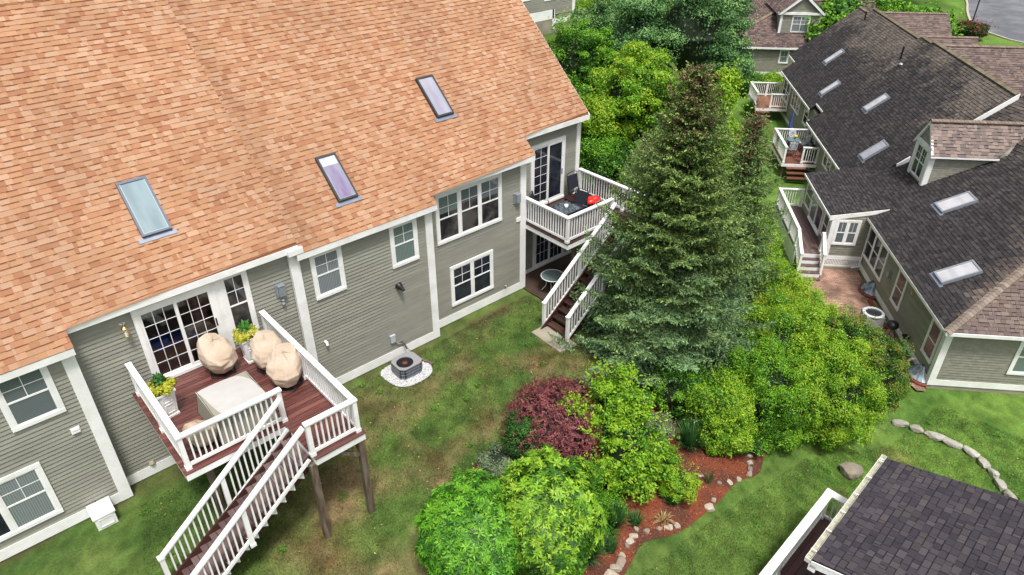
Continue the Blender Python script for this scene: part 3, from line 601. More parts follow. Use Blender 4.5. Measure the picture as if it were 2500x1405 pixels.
# ---------------- deck 2 (rear, right)
D2 = thing('raised_deck', 'raised dark-brown deck with red grill, beside the tall spruce', 'deck', (17, 15.8, 0)); dk = Deck(D2)
YA2, YB2, XM2, X12, X02 = 14.50, 13.1, 17.5, 18.75, 15.30
m = MB(); boards(m, X02, X12, YA2, 17.26, ZD, 'x', PAL_DARK); boards(m, XM2, X12, YB2, YA2-.002, ZD, 'x', PAL_DARK); part('decking', m, DECKM, D2)
m = MB(); m.box(X02+.01, YA2+.02, ZD-.2, X02+.04, 17.26, ZD-.032); m.box(X02+.02, YA2, ZD-.2, XM2, YA2+.03, ZD-.032); m.box(XM2+.02, YB2, ZD-.2, X12, YB2+.03, ZD-.032); m.box(X12-.03, YB2+.04, ZD-.2, X12, 17.26, ZD-.032); part('fascia_board', m, WHITE, D2)
m = MB()
for y in np.arange(YB2+.2, 17.2, .4): m.box(X02+.06 if y > YA2+.05 else XM2+.06, y, ZD-.2, X12-.06, y+.04, ZD-.035)
part('joists', m, STAIN, D2)
for (x, y) in [(16.1, 14.9), (18.5, 14.9), (18.4, 13.3)]:
    m = MB(); m.box(x-.08, y-.08, -.4, x+.08, y+.08, ZD-.2); part('support_post', m, WOOD, D2)
dk.rail((X02+.1, 17.0, ZD), (X02+.1, 14.62, ZD), posts=(True, False))
dk.rail((X02+.1, 14.62, ZD), (XM2+.05, 14.62, ZD))
xb2 = 14.15; ZS2 = lambda x: ZD-.8*(XM2-x)
dk.rail((XM2-.02, 14.36, ZD-.1), (xb2, 14.36, ZS2(xb2)-.1), mids=(.5,), posts=(False, True), base=.15, h=1.02)
dk.rail((XM2-.05, 13.22, ZD-.1), (xb2, 13.22, ZS2(xb2)-.1), mids=(.5,), posts=(True, True), base=.15, h=1.02)
dk.rail((X12-.1, 17.15, ZD), (X12-.1, 13.2, ZD), mids=(.55,))
dk.rail((XM2+.05, 13.2, ZD), (X12-.1, 13.2, ZD), posts=(False, False))
dk.close(); stairs(D2, XM2, 13.95, 13.30, 14.28, ZD-.005, -.08, 14, pal=PAL_DARK, riser=False)
m = MB(); m.box(13.55, 12.95, -.25, 14.35, 14.35, .02); m.v = [(x, y, z+(tz(x, y) if z > 0 else 0)) for x, y, z in m.v]; solo('concrete_pad', m, CONC, 'cracked pale concrete pad at the foot of the rear deck stairs', 'pad', (13.9, 13.6, 0))
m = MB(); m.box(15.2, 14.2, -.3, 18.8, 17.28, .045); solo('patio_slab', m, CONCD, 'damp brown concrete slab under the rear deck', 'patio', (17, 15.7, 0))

# ---------------- furniture, deck 1
TAN1 = mat('tan_cover_fabric', (.45, .35, .262), .75, noise=.10, nscale=3, bump=.9, bscale=8, alt=(.51, .42, .335), altscale=2.2)
GRY1 = mat('grey_beige_cover', (.44, .43, .41), .75, noise=.08, nscale=3, bump=.15, bscale=8)
GRY2 = mat('olive_cover_side', (.27, .255, .20), .75, noise=.15, nscale=4, bump=.3, bscale=8)
def cover_chair(label, x, y, yaw, s=1., tall=1.0, lean=.14):
    T = thing('covered_chair', label, 'chair cover', (x, y, ZD), group='tan covered swivel chairs on the deck', yaw=yaw)
    key = [(.24, .10, 0), (.33, .17, 0), (.43, .33, .02), (.485, .50, .05), (.48, .66, .11), (.43, .80, .17), (.31, .90, .16), (.15, .95, .09), (.0, .965, .03)]; mb = MB(); n = 9; rr = random.Random(int(x*100)); ph = rr.uniform(0, 6.28); nr = 8; V_ = []
    f1, f2, f3 = rr.choice((2.5, 3.)), rr.choice((4.5, 5.)), rr.choice((6.5, 7.))
    for i in range(nr):
        t = i/(nr-1)*(len(key)-1); k0 = min(int(t), len(key)-2); u = t-k0; r, z, tl = (key[k0][q]*(1-u)+key[k0+1][q]*u for q in range(3))
        for k in range(n):
            a = 2*math.pi*k/n; c_, s_ = math.cos(a), math.sin(a); e = 2.5; sup = (abs(c_)**e+abs(s_)**e)**(-1/e); w_ = min(1, r/.3)
            fold = .085*(abs(math.sin(f1*a+ph+z*1.2))-.5)+.05*(abs(math.sin(f2*a-ph-z*2.6))-.5)+.025*(abs(math.sin(f3*a+z*5+ph))-.5)
            q = r*s*(sup*.95+fold*w_*.6+rr.uniform(-.065, .065)*(0 < i < nr-1)); V_.append((q*c_*.93, q*s_+lean*(z-.3)*s, (z+tl*s_+.02*math.sin(3*a+ph)*(z > .6))*tall*s+(.03*abs(math.sin(4*a+ph)) if i == 0 else 0)))
    mb.v = V_
    for i in range(nr-1):
        for k in range(n):
            p0, p1, p2, p3 = i*n+k, i*n+(k+1) % n, (i+1)*n+(k+1) % n, (i+1)*n+k
            mb.f += [(p0, p1, p2), (p0, p2, p3)] if rr.random() < .5 else [(p0, p1, p3), (p1, p2, p3)]; mb.c += [mb.col]*2
    import bmesh
    me = mb.mesh('fabric_cover', TAN1); bm = bmesh.new(); bm.from_mesh(me); bmesh.ops.bevel(bm, geom=bm.edges[:], offset=.012, segments=1, affect='EDGES')
    for f_ in bm.faces: f_.smooth = f_.calc_area() < .0015
    bm.to_mesh(me); bm.free(); mb = me
    part('fabric_cover', mb, TAN1, T)
    b = MB()
    for k in range(6):
        a = k*math.pi/3; c_ = (k+1)*math.pi/3; b.tube([(.34*math.cos(a), .34*math.sin(a), .02), (.34*math.cos(c_), .34*math.sin(c_), .02)], .018, 6); b.tube([(0, 0, .06), (.34*math.cos(a), .34*math.sin(a), .02)], .015, 6)
    b.tube([(0, 0, .03), (0, 0, .2)], .04, 8); part('swivel_base', b, BLK, T)
cover_chair('tan covered swivel chair standing in front of the patio door', 3.86, 15.72, R(15), 1.0)
cover_chair('tan covered swivel chair between the railing planter and another covered chair', 4.86, 15.03, R(-20), .95)
cover_chair('tan covered swivel chair nearest the top of the stairs, against the side railing', 4.90, 14.10, R(-35), 1.0)
cover_chair('tan covered chair behind the front railing, beside the covered table', 2.52, 13.42, R(120), .78)
T = thing('covered_table', 'large rectangular patio table under a pale beige fitted cover', 'table cover', (3.4, 13.6, ZD))
m = MB(); m.hexa([(2.76, 12.99, ZD+.10), (4.12, 12.99, ZD+.10), (4.09, 14.48, ZD+.10), (2.76, 14.48, ZD+.10), (2.82, 13.06, ZD+.735), (4.04, 13.06, ZD+.735), (4.02, 14.40, ZD+.735), (2.84, 14.40, ZD+.735)]); part('cover_side', m, GRY2, T)
m = MB(); n = 10
for i in range(n):
    for j in range(n):
        def q(a, b): 
            u, v = a/n, b/n; return (2.815+1.23*u, 13.055+1.35*v, ZD+.737+.035*math.sin(math.pi*u)*math.sin(math.pi*v)-.012*math.sin(5*u+3*v))
        m.quad(q(i, j), q(i+1, j), q(i+1, j+1), q(i, j+1))
part('cover_top', m, GRY1, T, smooth=True)
m = MB(); c4 = [(2.82, 13.06), (4.04, 13.06), (4.02, 14.40), (2.84, 14.40)]; b4 = [(2.76, 12.99), (4.12, 12.99), (4.09, 14.48), (2.76, 14.48)]
for i in range(4): m.tube([(*c4[i], ZD+.735), (*c4[(i+1) % 4], ZD+.735)], .007, 5); m.tube([(*c4[i], ZD+.735), (*b4[i], ZD+.10)], .007, 5)
m.tube([(3.1, 13.03, ZD+.735), (3.06, 12.965, ZD+.1)], .006, 5); part('piping', m, BLK, T)
for (x, y) in [(2.9, 13.15), (4.0, 13.15), (3.95, 14.3), (2.95, 14.3)]:
    m = MB(); m.box(x-.03, y-.03, ZD, x+.03, y+.03, ZD+.12); part('leg', m, BLK, T)
# planters with foliage are completed with the plants
def planter(label, x, y, yaw):
    T = thing('planter', label, 'planter', (x, y, ZD), group='tall white planters on the deck', yaw=yaw)
    m = MB(); m.hexa([(-.15, -.15, .03), (.15, -.15, .03), (.15, .15, .03), (-.15, .15, .03), (-.20, -.20, .72), (.20, -.20, .72), (.20, .20, .72), (-.20, .20, .72)]); m.box(-.175, -.175, 0, .175, .175, .05); m.box(-.225, -.225, .70, .225, .225, .75); part('pot', m, WHITE, T)
    for k in range(4):
        mm = MB(); a = k*math.pi/2
        for (u0, u1, z0, z1) in [(-.11, .11, .12, .15), (-.11, .11, .37, .40), (-.11, -.08, .15, .37), (.08, .11, .15, .37), (-.13, .13, .45, .48), (-.13, .13, .62, .65), (-.13, -.10, .48, .62), (.10, .13, .48, .62)]:
            o0 = .15+.05*(z0-.03)/.69; o1 = .15+.05*(z1-.03)/.69; c, s_ = math.cos(a), math.sin(a); tr = lambda u, o, z: (u*c-(-o)*s_*-1*-1 if False else u*c+o*s_, u*s_-o*c, z)
            mm.hexa([tr(u0, o0-.005, z0), tr(u1, o0-.005, z0), tr(u1, o0+.012, z0), tr(u0, o0+.012, z0), tr(u0, o1-.005, z1), tr(u1, o1-.005, z1), tr(u1, o1+.012, z1), tr(u0, o1+.012, z1)])
        part('panel_moulding', mm, WHITE, T)
    m = MB(); m.box(-.19, -.19, .735, .19, .19, .756); part('soil', m, mat('potting_soil', (.03, .02, .013), .9), T)
planter('tall white planter by the outer side railing, left of the patio door', 2.26, 15.02, R(8)); planter('tall white planter between two covered chairs, below the side window', 4.66, 15.72, R(0))

# ---------------- furniture, deck 2
def chair(label, x, y, yaw, fold=False, z=ZD, col=BLK, seatm=None, group='black sling patio chairs'):
    T = thing('patio_chair', label, 'chair', (x, y, z), group=group, yaw=yaw); seatm = seatm or mat('black_sling', (.02, .023, .035), .6)
    if fold:
        for sx in (-.27, .27):
            m = MB(); m.tube([(sx, .0, .02), (sx, .16, .98)], .016, 6); part('leg', m, col, T); m = MB(); m.tube([(sx*.93, -.08, .02), (sx*.93, .13, .80)], .016, 6); part('leg', m, col, T)
        m = MB(); m.hexa([(-.25, .03, .40), (.25, .03, .40), (.25, .05, .40), (-.25, .05, .40), (-.25, .12, .93), (.25, .12, .93), (.25, .14, .93), (-.25, .14, .93)]); part('backrest', m, seatm, T)
        m = MB(); m.tube([(-.27, .16, .98), (-.12, .17, 1.04), (.12, .17, 1.04), (.27, .16, .98)], .014, 6); part('crossbar', m, col, T); m = MB(); m.tube([(-.27, 0, .3), (.27, 0, .3)], .014, 6); part('crossbar', m, col, T); m = MB(); m.tube([(-.27, -.04, .15), (.27, -.04, .15)], .014, 6); part('crossbar', m, col, T)
        m = MB(); m.box(-.12, -.06, .20, .02, -.04, .26); m.box(.06, -.06, .22, .16, -.04, .27); part('armrest_tip', m, WHITE, T); return
    m = MB(); m.box(-.25, -.24, .40, .25, .22, .425); part('seat', m, seatm, T)
    m = MB(); m.hexa([(-.24, .22, .44), (.24, .22, .44), (.24, .235, .44), (-.24, .235, .44), (-.24, .34, .92), (.24, .34, .92), (.24, .355, .92), (-.24, .355, .92)]); part('backrest', m, seatm, T)
    for sx in (-.27, .27):
        m = MB(); m.tube([(sx, .26, 0), (sx, .20, .42), (sx, .35, .93)], .014, 6); part('leg', m, col, T); m = MB(); m.tube([(sx, -.26, 0), (sx, -.25, .62), (sx, -.05, .64), (sx, .26, .62)], .014, 6); part('leg', m, col, T)
    m = MB(); m.tube([(-.27, .35, .93), (-.1, .37, .97), (.1, .37, .97), (.27, .35, .93)], .014, 6); part('top_rail', m, col, T)
chair('black folding chair leaning folded against the wall by the upper patio door', 18.08, 16.92, R(0), fold=True)
chair('black sling chair on the far side of the glass table, next to the red grill', 17.0, 15.75, R(-78))
chair('black sling chair tucked behind the deck corner by the downstairs corner board', 15.95, 16.55, R(35))
T = thing('glass_table', 'dark square glass patio table carrying a white mug', 'table', (16.25, 15.55, ZD))
m = MB(); m.box(15.85, 15.15, ZD+.70, 16.65, 15.95, ZD+.715); part('tabletop', m, mat('speckled_glass', (.03, .04, .055), .12, noise=.9, nscale=14, spec=.7, alt=(.10, .13, .15), altscale=12), T)
m = MB()
for a, b in (((15.85, 15.15), (16.65, 15.15)), ((16.65, 15.15), (16.65, 15.95)), ((16.65, 15.95), (15.85, 15.95)), ((15.85, 15.95), (15.85, 15.15))): m.tube([(*a, ZD+.705), (*b, ZD+.705)], .014, 6)
part('rim', m, BLK, T)
for (x, y) in [(15.9, 15.2), (16.6, 15.2), (16.6, 15.9), (15.9, 15.9)]:
    m = MB(); m.tube([(x, y, ZD), (x, y, ZD+.7)], .014, 6); part('leg', m, BLK, T)
T = thing('mug', 'white mug standing on the glass table', 'mug', (16.22, 15.52, ZD+.716))
m = MB(); m.lathe((16.22, 15.52, ZD+.716), [(.045, 0), (.062, .05), (.068, .13), (.058, .13), (.05, .03)], 14); part('body', m, WHITE, T, smooth=True)
m = MB(); m.tube([(16.28, 15.52, ZD+.82), (16.32, 15.52, ZD+.80), (16.32, 15.52, ZD+.76), (16.275, 15.52, ZD+.75)], .009, 6); part('handle', m, WHITE, T)
m = MB()
for k in range(9): m.box(17.35+k*.11, 15.85, ZD+.30, 17.42+k*.11, 16.75, ZD+.325)
T = thing('slatted_table', 'low dark slatted side table beyond the black chair', 'table', (17.8, 16.3, ZD)); part('slats', m, STAIN, T)
m = MB(); [m.box(17.35, 15.9+k*.2, ZD+.27, 18.3, 15.96+k*.2, ZD+.298) for k in range(5)]; part('crossbar', m, STAIN, T)
for (x, y) in [(17.4, 15.9), (18.25, 15.9), (18.25, 16.7), (17.4, 16.7)]:
    m = MB(); m.box(x-.03, y-.03, ZD, x+.03, y+.03, ZD+.268); part('leg', m, STAIN, T)
T = thing('grill', 'small red portable grill on the dark deck behind the front railing', 'grill', (17.75, 15.3, ZD))
gx, gy, gz = 17.70, 15.62, ZD+.34
m = MB(); m.lathe((gx, gy, gz), [(.16, 0), (.27, .04), (.28, .12)], 16, 1.25, .8); part('firebox', m, BLK, T)
m = MB(); m.lathe((gx, gy, gz+.121), [(.285, 0), (.28, .06), (.22, .14), (.12, .17), (0.01, .175)], 16, 1.25, .8); part('lid', m, RED, T, smooth=True)
m = MB(); m.tube([(gx-.12, gy-.24, gz+.2), (gx-.1, gy-.28, gz+.22), (gx+.1, gy-.28, gz+.22), (gx+.12, gy-.24, gz+.2)], .012, 6); m.box(gx-.05, gy-.13, gz+.278, gx+.05, gy-.07, gz+.292); part('handle', m, METG, T)
for sx in (-1, 1):
    for sy in (-1, 1): m = MB(); m.tube([(gx+sx*.2, gy+sy*.12, gz+.03), (gx+sx*.28, gy+sy*.18, ZD)], .014, 6); part('leg', m, BLK, T)
m = MB(); m.box(gx-.46, gy-.06, gz+.05, gx-.36, gy+.06, gz+.12); part('control_box', m, METG, T)
T = thing('round_table', 'round white-rimmed glass table on the slab beneath the rear deck', 'table', (15.85, 15.7, .045))
m = MB(); m.lathe((15.85, 15.7, .72), [(.42, 0), (.42, .012)], 24); part('tabletop', m, mat('pale_glass', (.14, .19, .19), .1, spec=.7), T)
m = MB(); m.tube([(15.85+.43*math.cos(a), 15.7+.43*math.sin(a), .728) for a in np.linspace(0, 2*math.pi, 25)], .015, 6); part('rim', m, WHITE, T)
for k in range(4):
    a = k*math.pi/2+.6; m = MB(); m.tube([(15.85+.40*math.cos(a), 15.7+.40*math.sin(a), .71), (15.85+.22*math.cos(a), 15.7+.22*math.sin(a), .42), (15.85+.25*math.cos(a), 15.7+.25*math.sin(a), .25), (15.85+.40*math.cos(a), 15.7+.40*math.sin(a), .05)], .013, 6); part('leg', m, WHITE, T)

# ---------------- heat pump on gravel
T = thing('air_conditioner', 'grey outdoor air conditioner with rusty fan on a white gravel pad', 'air conditioner', (9.12, 15.35, .0))
cx, cy = 9.14, 15.4; hx, hy, ch = .41, .36, .12; oct_ = [(-hx+ch, -hy), (hx-ch, -hy), (hx, -hy+ch), (hx, hy-ch), (hx-ch, hy), (-hx+ch, hy), (-hx, hy-ch), (-hx, -hy+ch)]
m = MB(); m.prism([(cx+a*.97, cy+b*.97, .08) for a, b in oct_], (0, 0, .36)); part('housing', m, mat('ac_dark_blue', (.035, .05, .085), .5), T)
m = MB()
for i in range(8):
    a, b = oct_[i], oct_[(i+1) % 8]; L_ = math.dist(a, b); n = max(2, int(L_/.045))
    for k in range(n+1): t = k/n; m.box(cx+a[0]+(b[0]-a[0])*t-.006, cy+a[1]+(b[1]-a[1])*t-.006, .10, cx+a[0]+(b[0]-a[0])*t+.006, cy+a[1]+(b[1]-a[1])*t+.006, .43)
    for z in (.12, .23, .34): m.bar((cx+a[0]*.985, cy+a[1]*.985, z), (cx+b[0]*.985, cy+b[1]*.985, z), .012, .012)
part('coil_guard', m, METG, T)
# top panel with a round fan opening
m = MB(); n = 32; ring = []; fcx, fcy, fr_ = cx-.08, cy-.03, .27
for k in range(n):
    a = 2*math.pi*k/n; d = (math.cos(a), math.sin(a)); best = 9
    for i in range(8):
        p, q = oct_[i], oct_[(i+1) % 8]; ex, ey = q[0]-p[0], q[1]-p[1]; nx_, ny_ = ey, -ex; px, py = p[0]*1.03-(fcx-cx), p[1]*1.03-(fcy-cy); den = d[0]*nx_+d[1]*ny_
        if den > 1e-6: best = min(best, (px*nx_+py*ny_)/den)
    ring.append(((fcx+d[0]*fr_, fcy+d[1]*fr_), (fcx+d[0]*best, fcy+d[1]*best)))
for k in range(n):
    (i0, o0), (i1, o1) = ring[k], ring[(k+1) % n]; m.hexa([(*i0, .44), (*i1, .44), (*o1, .44), (*o0, .44), (*i0, .465), (*i1, .465), (*o1, .465), (*o0, .465)])
part('top_panel', m, mat('ac_grey', (.27, .27, .28), .45), T)
m = MB(); m.lathe((fcx, fcy, .435), [(.262, 0), (.262, .006)], 24); part('fan_well', m, BLK, T)
m = MB()
for r_ in (.05, .12, .19, .255): m.tube([(fcx+r_*math.cos(a), fcy+r_*math.sin(a), .475) for a in np.linspace(0, 2*math.pi, 20)], .004, 4)
for k in range(8): a = k*math.pi/4; m.tube([(fcx, fcy, .475), (fcx+.27*math.cos(a), fcy+.27*math.sin(a), .47)], .004, 4)
part('fan_grille', m, METD, T)
m = MB(); m.lathe((fcx, fcy, .442), [(.085, 0), (.075, .022), (.02, .03)], 12); part('fan_hub', m, mat('rust', (.30, .07, .03), .8, noise=.4, nscale=20), T)
GP = smooth_poly([(8.52, 15.95), (8.42, 15.3), (8.62, 14.86), (9.1, 14.72), (9.6, 14.8), (9.86, 15.1), (9.80, 15.6), (9.62, 16.0)])
sheet('gravel_bed', GP, mat('gravel_base', (.42, .42, .43), .9, noise=.4, nscale=40), .02, kind='structure')
# ================================================================ HOUSE B (dark roof), frame: x = V, y = U, z absolute
SIDK[0] = 1
BA = R(41.42+6.3); FB = Frame((24.56, 4.90, 0), -BA)
HB = thing('long_house', 'long sage-sided house under the dark stained shingle roof with many skylights', 'house', (4, 12, -2.5), FB)
def bwv(V): return Wall((V, 0, 0), (0, 1, 0), (-1, 0, 0))
def bwu(U): return Wall((0, U, 0), (1, 0, 0), (0, -1, 0))
def noise2(a, b, s): return float(vnoise(a+50, b+50, s))
pB = [lin(66, 63, 65), lin(60, 57, 59), lin(53, 51, 53), lin(74, 70, 70)]; lB = [lin(142, 132, 122), lin(130, 120, 112), lin(152, 142, 132)]; rB = [lin(152, 134, 124), lin(138, 120, 112), lin(164, 148, 138)]
bandB = tuple(v*.55 for v in lin(45, 40, 44))
def colB(fl):
    """algae staining: dark low down, the brown granules show towards the ridge"""
    def f(t, v, c, b):
        a, k = fl(t, v); n = noise2(t*1.0, v*1.0, .7)*.5+noise2(t, v, 2.2)*.3+random.random()*.35; g = max(0, min(1, (a+n-1.08)*2.2)); l = random.choice(k)
        return tuple((c[i]*(1-g)+l[i]*.60*g)*.85 for i in range(3)), tuple(b[i]*(1+g*.5) for i in range(3))
    return f
# near block
z0n, sn = .10, .5; kn = math.hypot(1, sn)
UPn = Vector((1, 0, sn)).normalized(); Nn = Vector((-sn, 0, 1)).normalized()
hipU = lambda v: -.40+.725*(v/kn)
mb = MB(); shingles(mb, (-.3, 0, z0n), (0, 1, 0), UPn, Nn, hipU, const(11.80), 7.0*kn, pB, bandB, colf=colB(lambda t, v: (v/kn/6.0*.55+.75*max(0, 1-(t-hipU(v))/1.3)*(v > .5), rB if (t-hipU(v)) < 1.5 else lB)), tab=(.1, .3), pband=.5, joint=.007)
rn = part('roof', mb, SHA, HB)
# hip end facing the lawn
sh_ = sn/.725; kh = math.hypot(1, sh_); UPh = Vector((0, 1, sh_)).normalized(); Nh = Vector((0, -sh_, 1)).normalized()
mb = MB(); shingles(mb, (0, -.40, z0n), (1, 0, 0), UPh, Nh, lambda v: -.3+(v/kh)/.725, lambda v: 13.7-(v/kh)/.725, 5.07*kh, [lin(120, 104, 100), lin(104, 92, 92)], bandB, colf=colB(lambda t, v: (.75, rB)), tab=(.1, .3), joint=.007); part('roof', mb, SHA, HB)
def caps(P0, P1, parent, cols, w=.15, step=.15, tilt=.0, both=None):
    """overlapping ridge or hip cap shingles from P0 (low) to P1"""
    P0 = Vector(P0); P1 = Vector(P1); d = P1-P0; L_ = d.length; d.normalize(); s = d.cross(Vector((0, 0, 1))).normalized(); u = s.cross(d); mb = MB(); n = int(L_/step)
    for i in range(n):
        c = random.choice(cols); f = random.uniform(.55, .72); mb.col = tuple(v*f for v in c); a = P0+d*(i*step); b = P0+d*((i+1)*step+.03)
        for sg in (-1, 1):
            p = [a+u*.045, b+u*.03, b+u*.03+s*sg*w-Vector((0, 0, w*.42)), a+u*.045+s*sg*w-Vector((0, 0, w*.42))]
            if sg < 0: p = p[::-1]
            q = [x-u*.03 for x in p]; mb.hexa(q+p) if sg > 0 else mb.hexa(q+p)
    return part('ridge_cap', mb, SHA, parent)
caps((-.3, -.40, z0n+.01), (-.3+4.6/.725*1.0, -.40+4.6, z0n+4.6*sh_), HB, [lin(158, 144, 130), lin(146, 132, 120), lin(168, 154, 142)])
# far block: three roof runs
kf = math.hypot(1, .83); UPf = Vector((1, 0, .83)).normalized(); Nf = Vector((-.83, 0, 1)).normalized()
RUN = [(11.78, 21.25, .12, 0.0, 5.96), (21.25, 22.9, .95, -.06, 5.92), (22.9, 31.2, .62, -.15, 5.86), (31.2, 33.4, 1.5, -.30, 5.65)]
for (u0, u1, ve, dz, vr) in RUN:
    ze = .1+.83*(ve-.38)+dz; V = (vr-ve)*kf
    mb = MB(); shingles(mb, (ve, 0, ze), (0, 1, 0), UPf, Nf, const(u0), const(u1), V, pB, bandB, colf=colB(lambda t, v, V=V, u0=u0: ((v/V)*.85+.12*((t-u0) < 2.5)*(v/V), lB)), tab=(.1, .3), pband=.45, joint=.007)
    r = part('roof', mb, SHA, HB); zr = ze+.83*(vr-ve)
    s = MB(); s.col = bandB; s.prism([(ve+.01, u0+.01, ze-.012), (vr, u0+.01, zr-.012), (vr+5.6, u0+.01, zr-4.6), (vr+5.6, u0+.01, zr-4.75), (vr, u0+.01, zr-.16), (ve+.01, u0+.01, ze-.14)], (0, u1-u0-.02, 0)); part('roof_deck', s, SHA, r)
    caps((vr, u0, zr+.0), (vr, u1, zr+.0), HB, [lin(150, 140, 118), lin(138, 128, 108), lin(160, 148, 128)])
    g = MB(); g.box(ve-.05, u0+.02, ze-.10, ve-.0, u1-.02, ze+.0); g.box(ve, u0+.05, ze-.18, ve+.03, u1-.05, ze-.1); part('gutter', g, WHITE, HB)
s = MB(); s.col = bandB; zz = lambda V: z0n+sn*(V+.3)-.014
for P in ([(-.29, -.38), (-.29, 11.75), (6.7, 11.75), (6.7, 4.68)],): s.prism([(a, c, zz(a)) for a, c in P], (0, 0, -.09))
zh = lambda U: z0n+sh_*(U+.4)-.014; s.prism([(a, c, zh(c)) for a, c in [(-.27, -.39), (6.69, 4.66), (13.65, -.39)]], (0, 0, -.09)); s.prism([(6.7, 4.68, zz(6.7)), (6.7, 11.75, zz(6.7)), (13.7, 11.75, z0n), (13.7, -.39, z0n)], (0, 0, -.09)); part('roof_deck', s, SHA, rn)
# white rake trim where the tall roof steps over the near one
for (va, vb) in ((1.75, 2.25), (4.45, 5.98)):
    m = MB(); za, zb = .1+.83*(va-.38), .1+.83*(vb-.38); m.prism([(va, 11.70, za+.01), (vb, 11.70, zb+.01), (vb, 11.70, zb-.24), (va, 11.70, za-.24)], (0, .07, 0)); part('rake_board', m, WHITE, HB)
m = MB(); m.prism([(.3, 11.79, -.2), (5.96, 11.79, 4.65), (11.3, 11.79, .2), (11.3, 11.79, -2.5), (.45, 11.79, -2.5)], (0, .1, 0)); part('gable_wall', m, SIDB, HB)
m = MB(); m.prism([(.3, 11.78, -.2), (5.96, 11.78, 4.6), (7, 11.78, 3.6), (7, 11.78, -.2)], (0, -.03, 0))
# saddle rising from the near roof to the tall gable behind the dormer
G_ = .921; nG = math.hypot(1, G_); hd = lambda v: v/nG
mb = MB(); shingles(mb, (2.0, 11.74, .25+.5*2-.03), Vector((-.434, .901, 0)), Vector((.901/nG, .434/nG, G_/nG)), Vector((-.901*G_/nG, -.434*G_/nG, 1/nG)), lambda v: -2.16*hd(v), lambda v: -.482*hd(v), 5.4*nG*.8, pB, bandB, colf=colB(lambda t, v: (.62, lB)), tab=(.1, .32)); part('roof', mb, SHA, HB)
# eave fascia, near block
m = MB(); m.box(-.32, -.42, z0n-.12, -.28, 8.5, z0n-.005); part('fascia', m, WHITE, HB)
m = MB(); m.box(-.30, -.44, z0n-.13, 13.7, -.40, z0n-.005); m.box(-.28, -.40, z0n-.14, 13.6, .02, z0n-.12); part('fascia', m, WHITE, HB)
# walls, near block
LOW = -2.25
def wallpanel(y0, y1, V, zt, zl=LOW, base=-2.5, parent=HB):
    mb = MB(); siding(mb, (V, 0, 0), (0, 1, 0), (-1, 0, 0), zl, zt, const(y0), const(y1)); mb.box(V+.016, y0, base, V+.15, y1, zt); part('wall', mb, SIDB, parent)
    b = MB(); b.box(V-.040, y0, base, V, y1, zl); part('base_board', b, WHITE, parent); f = MB(); f.box(V-.004, y0+.01, -3.2, V+.3, y1, base); part('foundation', f, CONC, parent)
wallpanel(0, 8.25, 0, .02); wallpanel(12.9, 21.4, .42, .02); wallpanel(21.4, 31.0, .85, .1); wallpanel(31., 33.2, 1.75, .6)
mb = MB(); siding(mb, (0, 0, 0), (1, 0, 0), (0, -1, 0), LOW, .02, const(0), const(13.4)); mb.box(0, .016, -2.5, 13.4, .15, .02); part('wall', mb, SIDB, HB)
b = MB(); b.box(-.036, -.040, -2.5, 13.4, 0, LOW); part('base_board', b, WHITE, HB); f = MB(); f.box(.0, -.004, -3.2, 13.4, .3, -2.5); part('foundation', f, CONC, HB)
c = MB(); c.box(-.045, -.047, -2.5, .19, .001, .0); c.box(-.047, -.045, -2.5, -.001, .17, .0); part('corner_board', c, WHITE, HB)
m = MB(); m.box(.3, .2, -2.5, 13.3, 11.7, -.0); m.box(1.9, 12, -2.5, 11, 33, .0); part('wall', m, SIDB, HB)
W0 = bwv(0.); WU = bwu(0.)
window(W0, HB, 5.88, 8.28, -1.80, -.25, units=3, pane=P_DARK, grid=(1, 1), trim=.09); window(W0, HB, 3.65, 4.56, -1.80, -.25, pane=P_DARK, grid=(1, 1), trim=.09); window(W0, HB, .25, 1.12, -1.80, -.25, pane=P_DARK, grid=(1, 1), trim=.09)
window(WU, HB, 2.44, 3.5, -1.78, -.2, pane=P_GREEN, grid=(2, 2)); window(WU, HB, 6, 7.1, -1.78, -.2, pane=P_GREEN)
for (V, a, b, z0, z1, u) in [(.42, 16.2, 17.7, -1.3, -.1, 2), (.42, 14.2, 15.5, -1.6, -.3, 2), (.42, 19.7, 20.7, -1.2, -.1, 1), (.85, 25.7, 27.9, -1.25, .0, 3), (.85, 23.5, 24.5, -1.25, -.1, 1), (.85, 28.7, 30.6, -1.5, -.1, 2)]:
    window(bwv(V), HB, a, b, z0, z1, units=u, pane=P_DARK, grid=(1, 1), trim=.09)
for (O, U0, U1, V0, V1, roof, gl) in [(None, 6.62, 7.48, 1.88, 3.10, 'n', P_SKYW), (None, 2.12, 2.92, .40, 1.62, 'n', P_SKYW)]:
    skylight(HB, (V0, 0, z0n+sn*(V0+.3)), (0, 1, 0), UPn, Nn, U0, U1, 0, (V1-V0)*kn, P_SKYW, frame_m=METG)
for (U0, U1, V0, V1, dz, gl) in [(13.57, 14.3, .98, 1.98, 0, P_SKYL), (18.1, 18.75, 2.2, 3.2, 0, P_SKYW), (23.5, 24.1, 1.38, 2.33, -.0, P_SKYW), (27.5, 28.1, 2.43, 3.42, -.0, P_SKYW)]:
    skylight(HB, (V0, 0, .1+.83*(V0-.38)+(-.15 if U0 > 22 else 0)), (0, 1, 0), UPf, Nf, U0, U1, 0, (V1-V0)*kf, gl, frame_m=METG)
for (v, u, h) in [(4.62, 21.8, .75), (5.1, 30.4, .5)]:
    m = MB(); z = .1+.83*(v-.38)-.1; m.tube([(v, u, z), (v, u, z+h)], .055, 8); part('vent_pipe', m, BLK, HB)
m = MB(); m.lathe((4.4, 21.0, .1+.83*4.02), [(.12, 0), (.13, .06), (.07, .12)], 10); part('roof_vent', m, METG, HB)
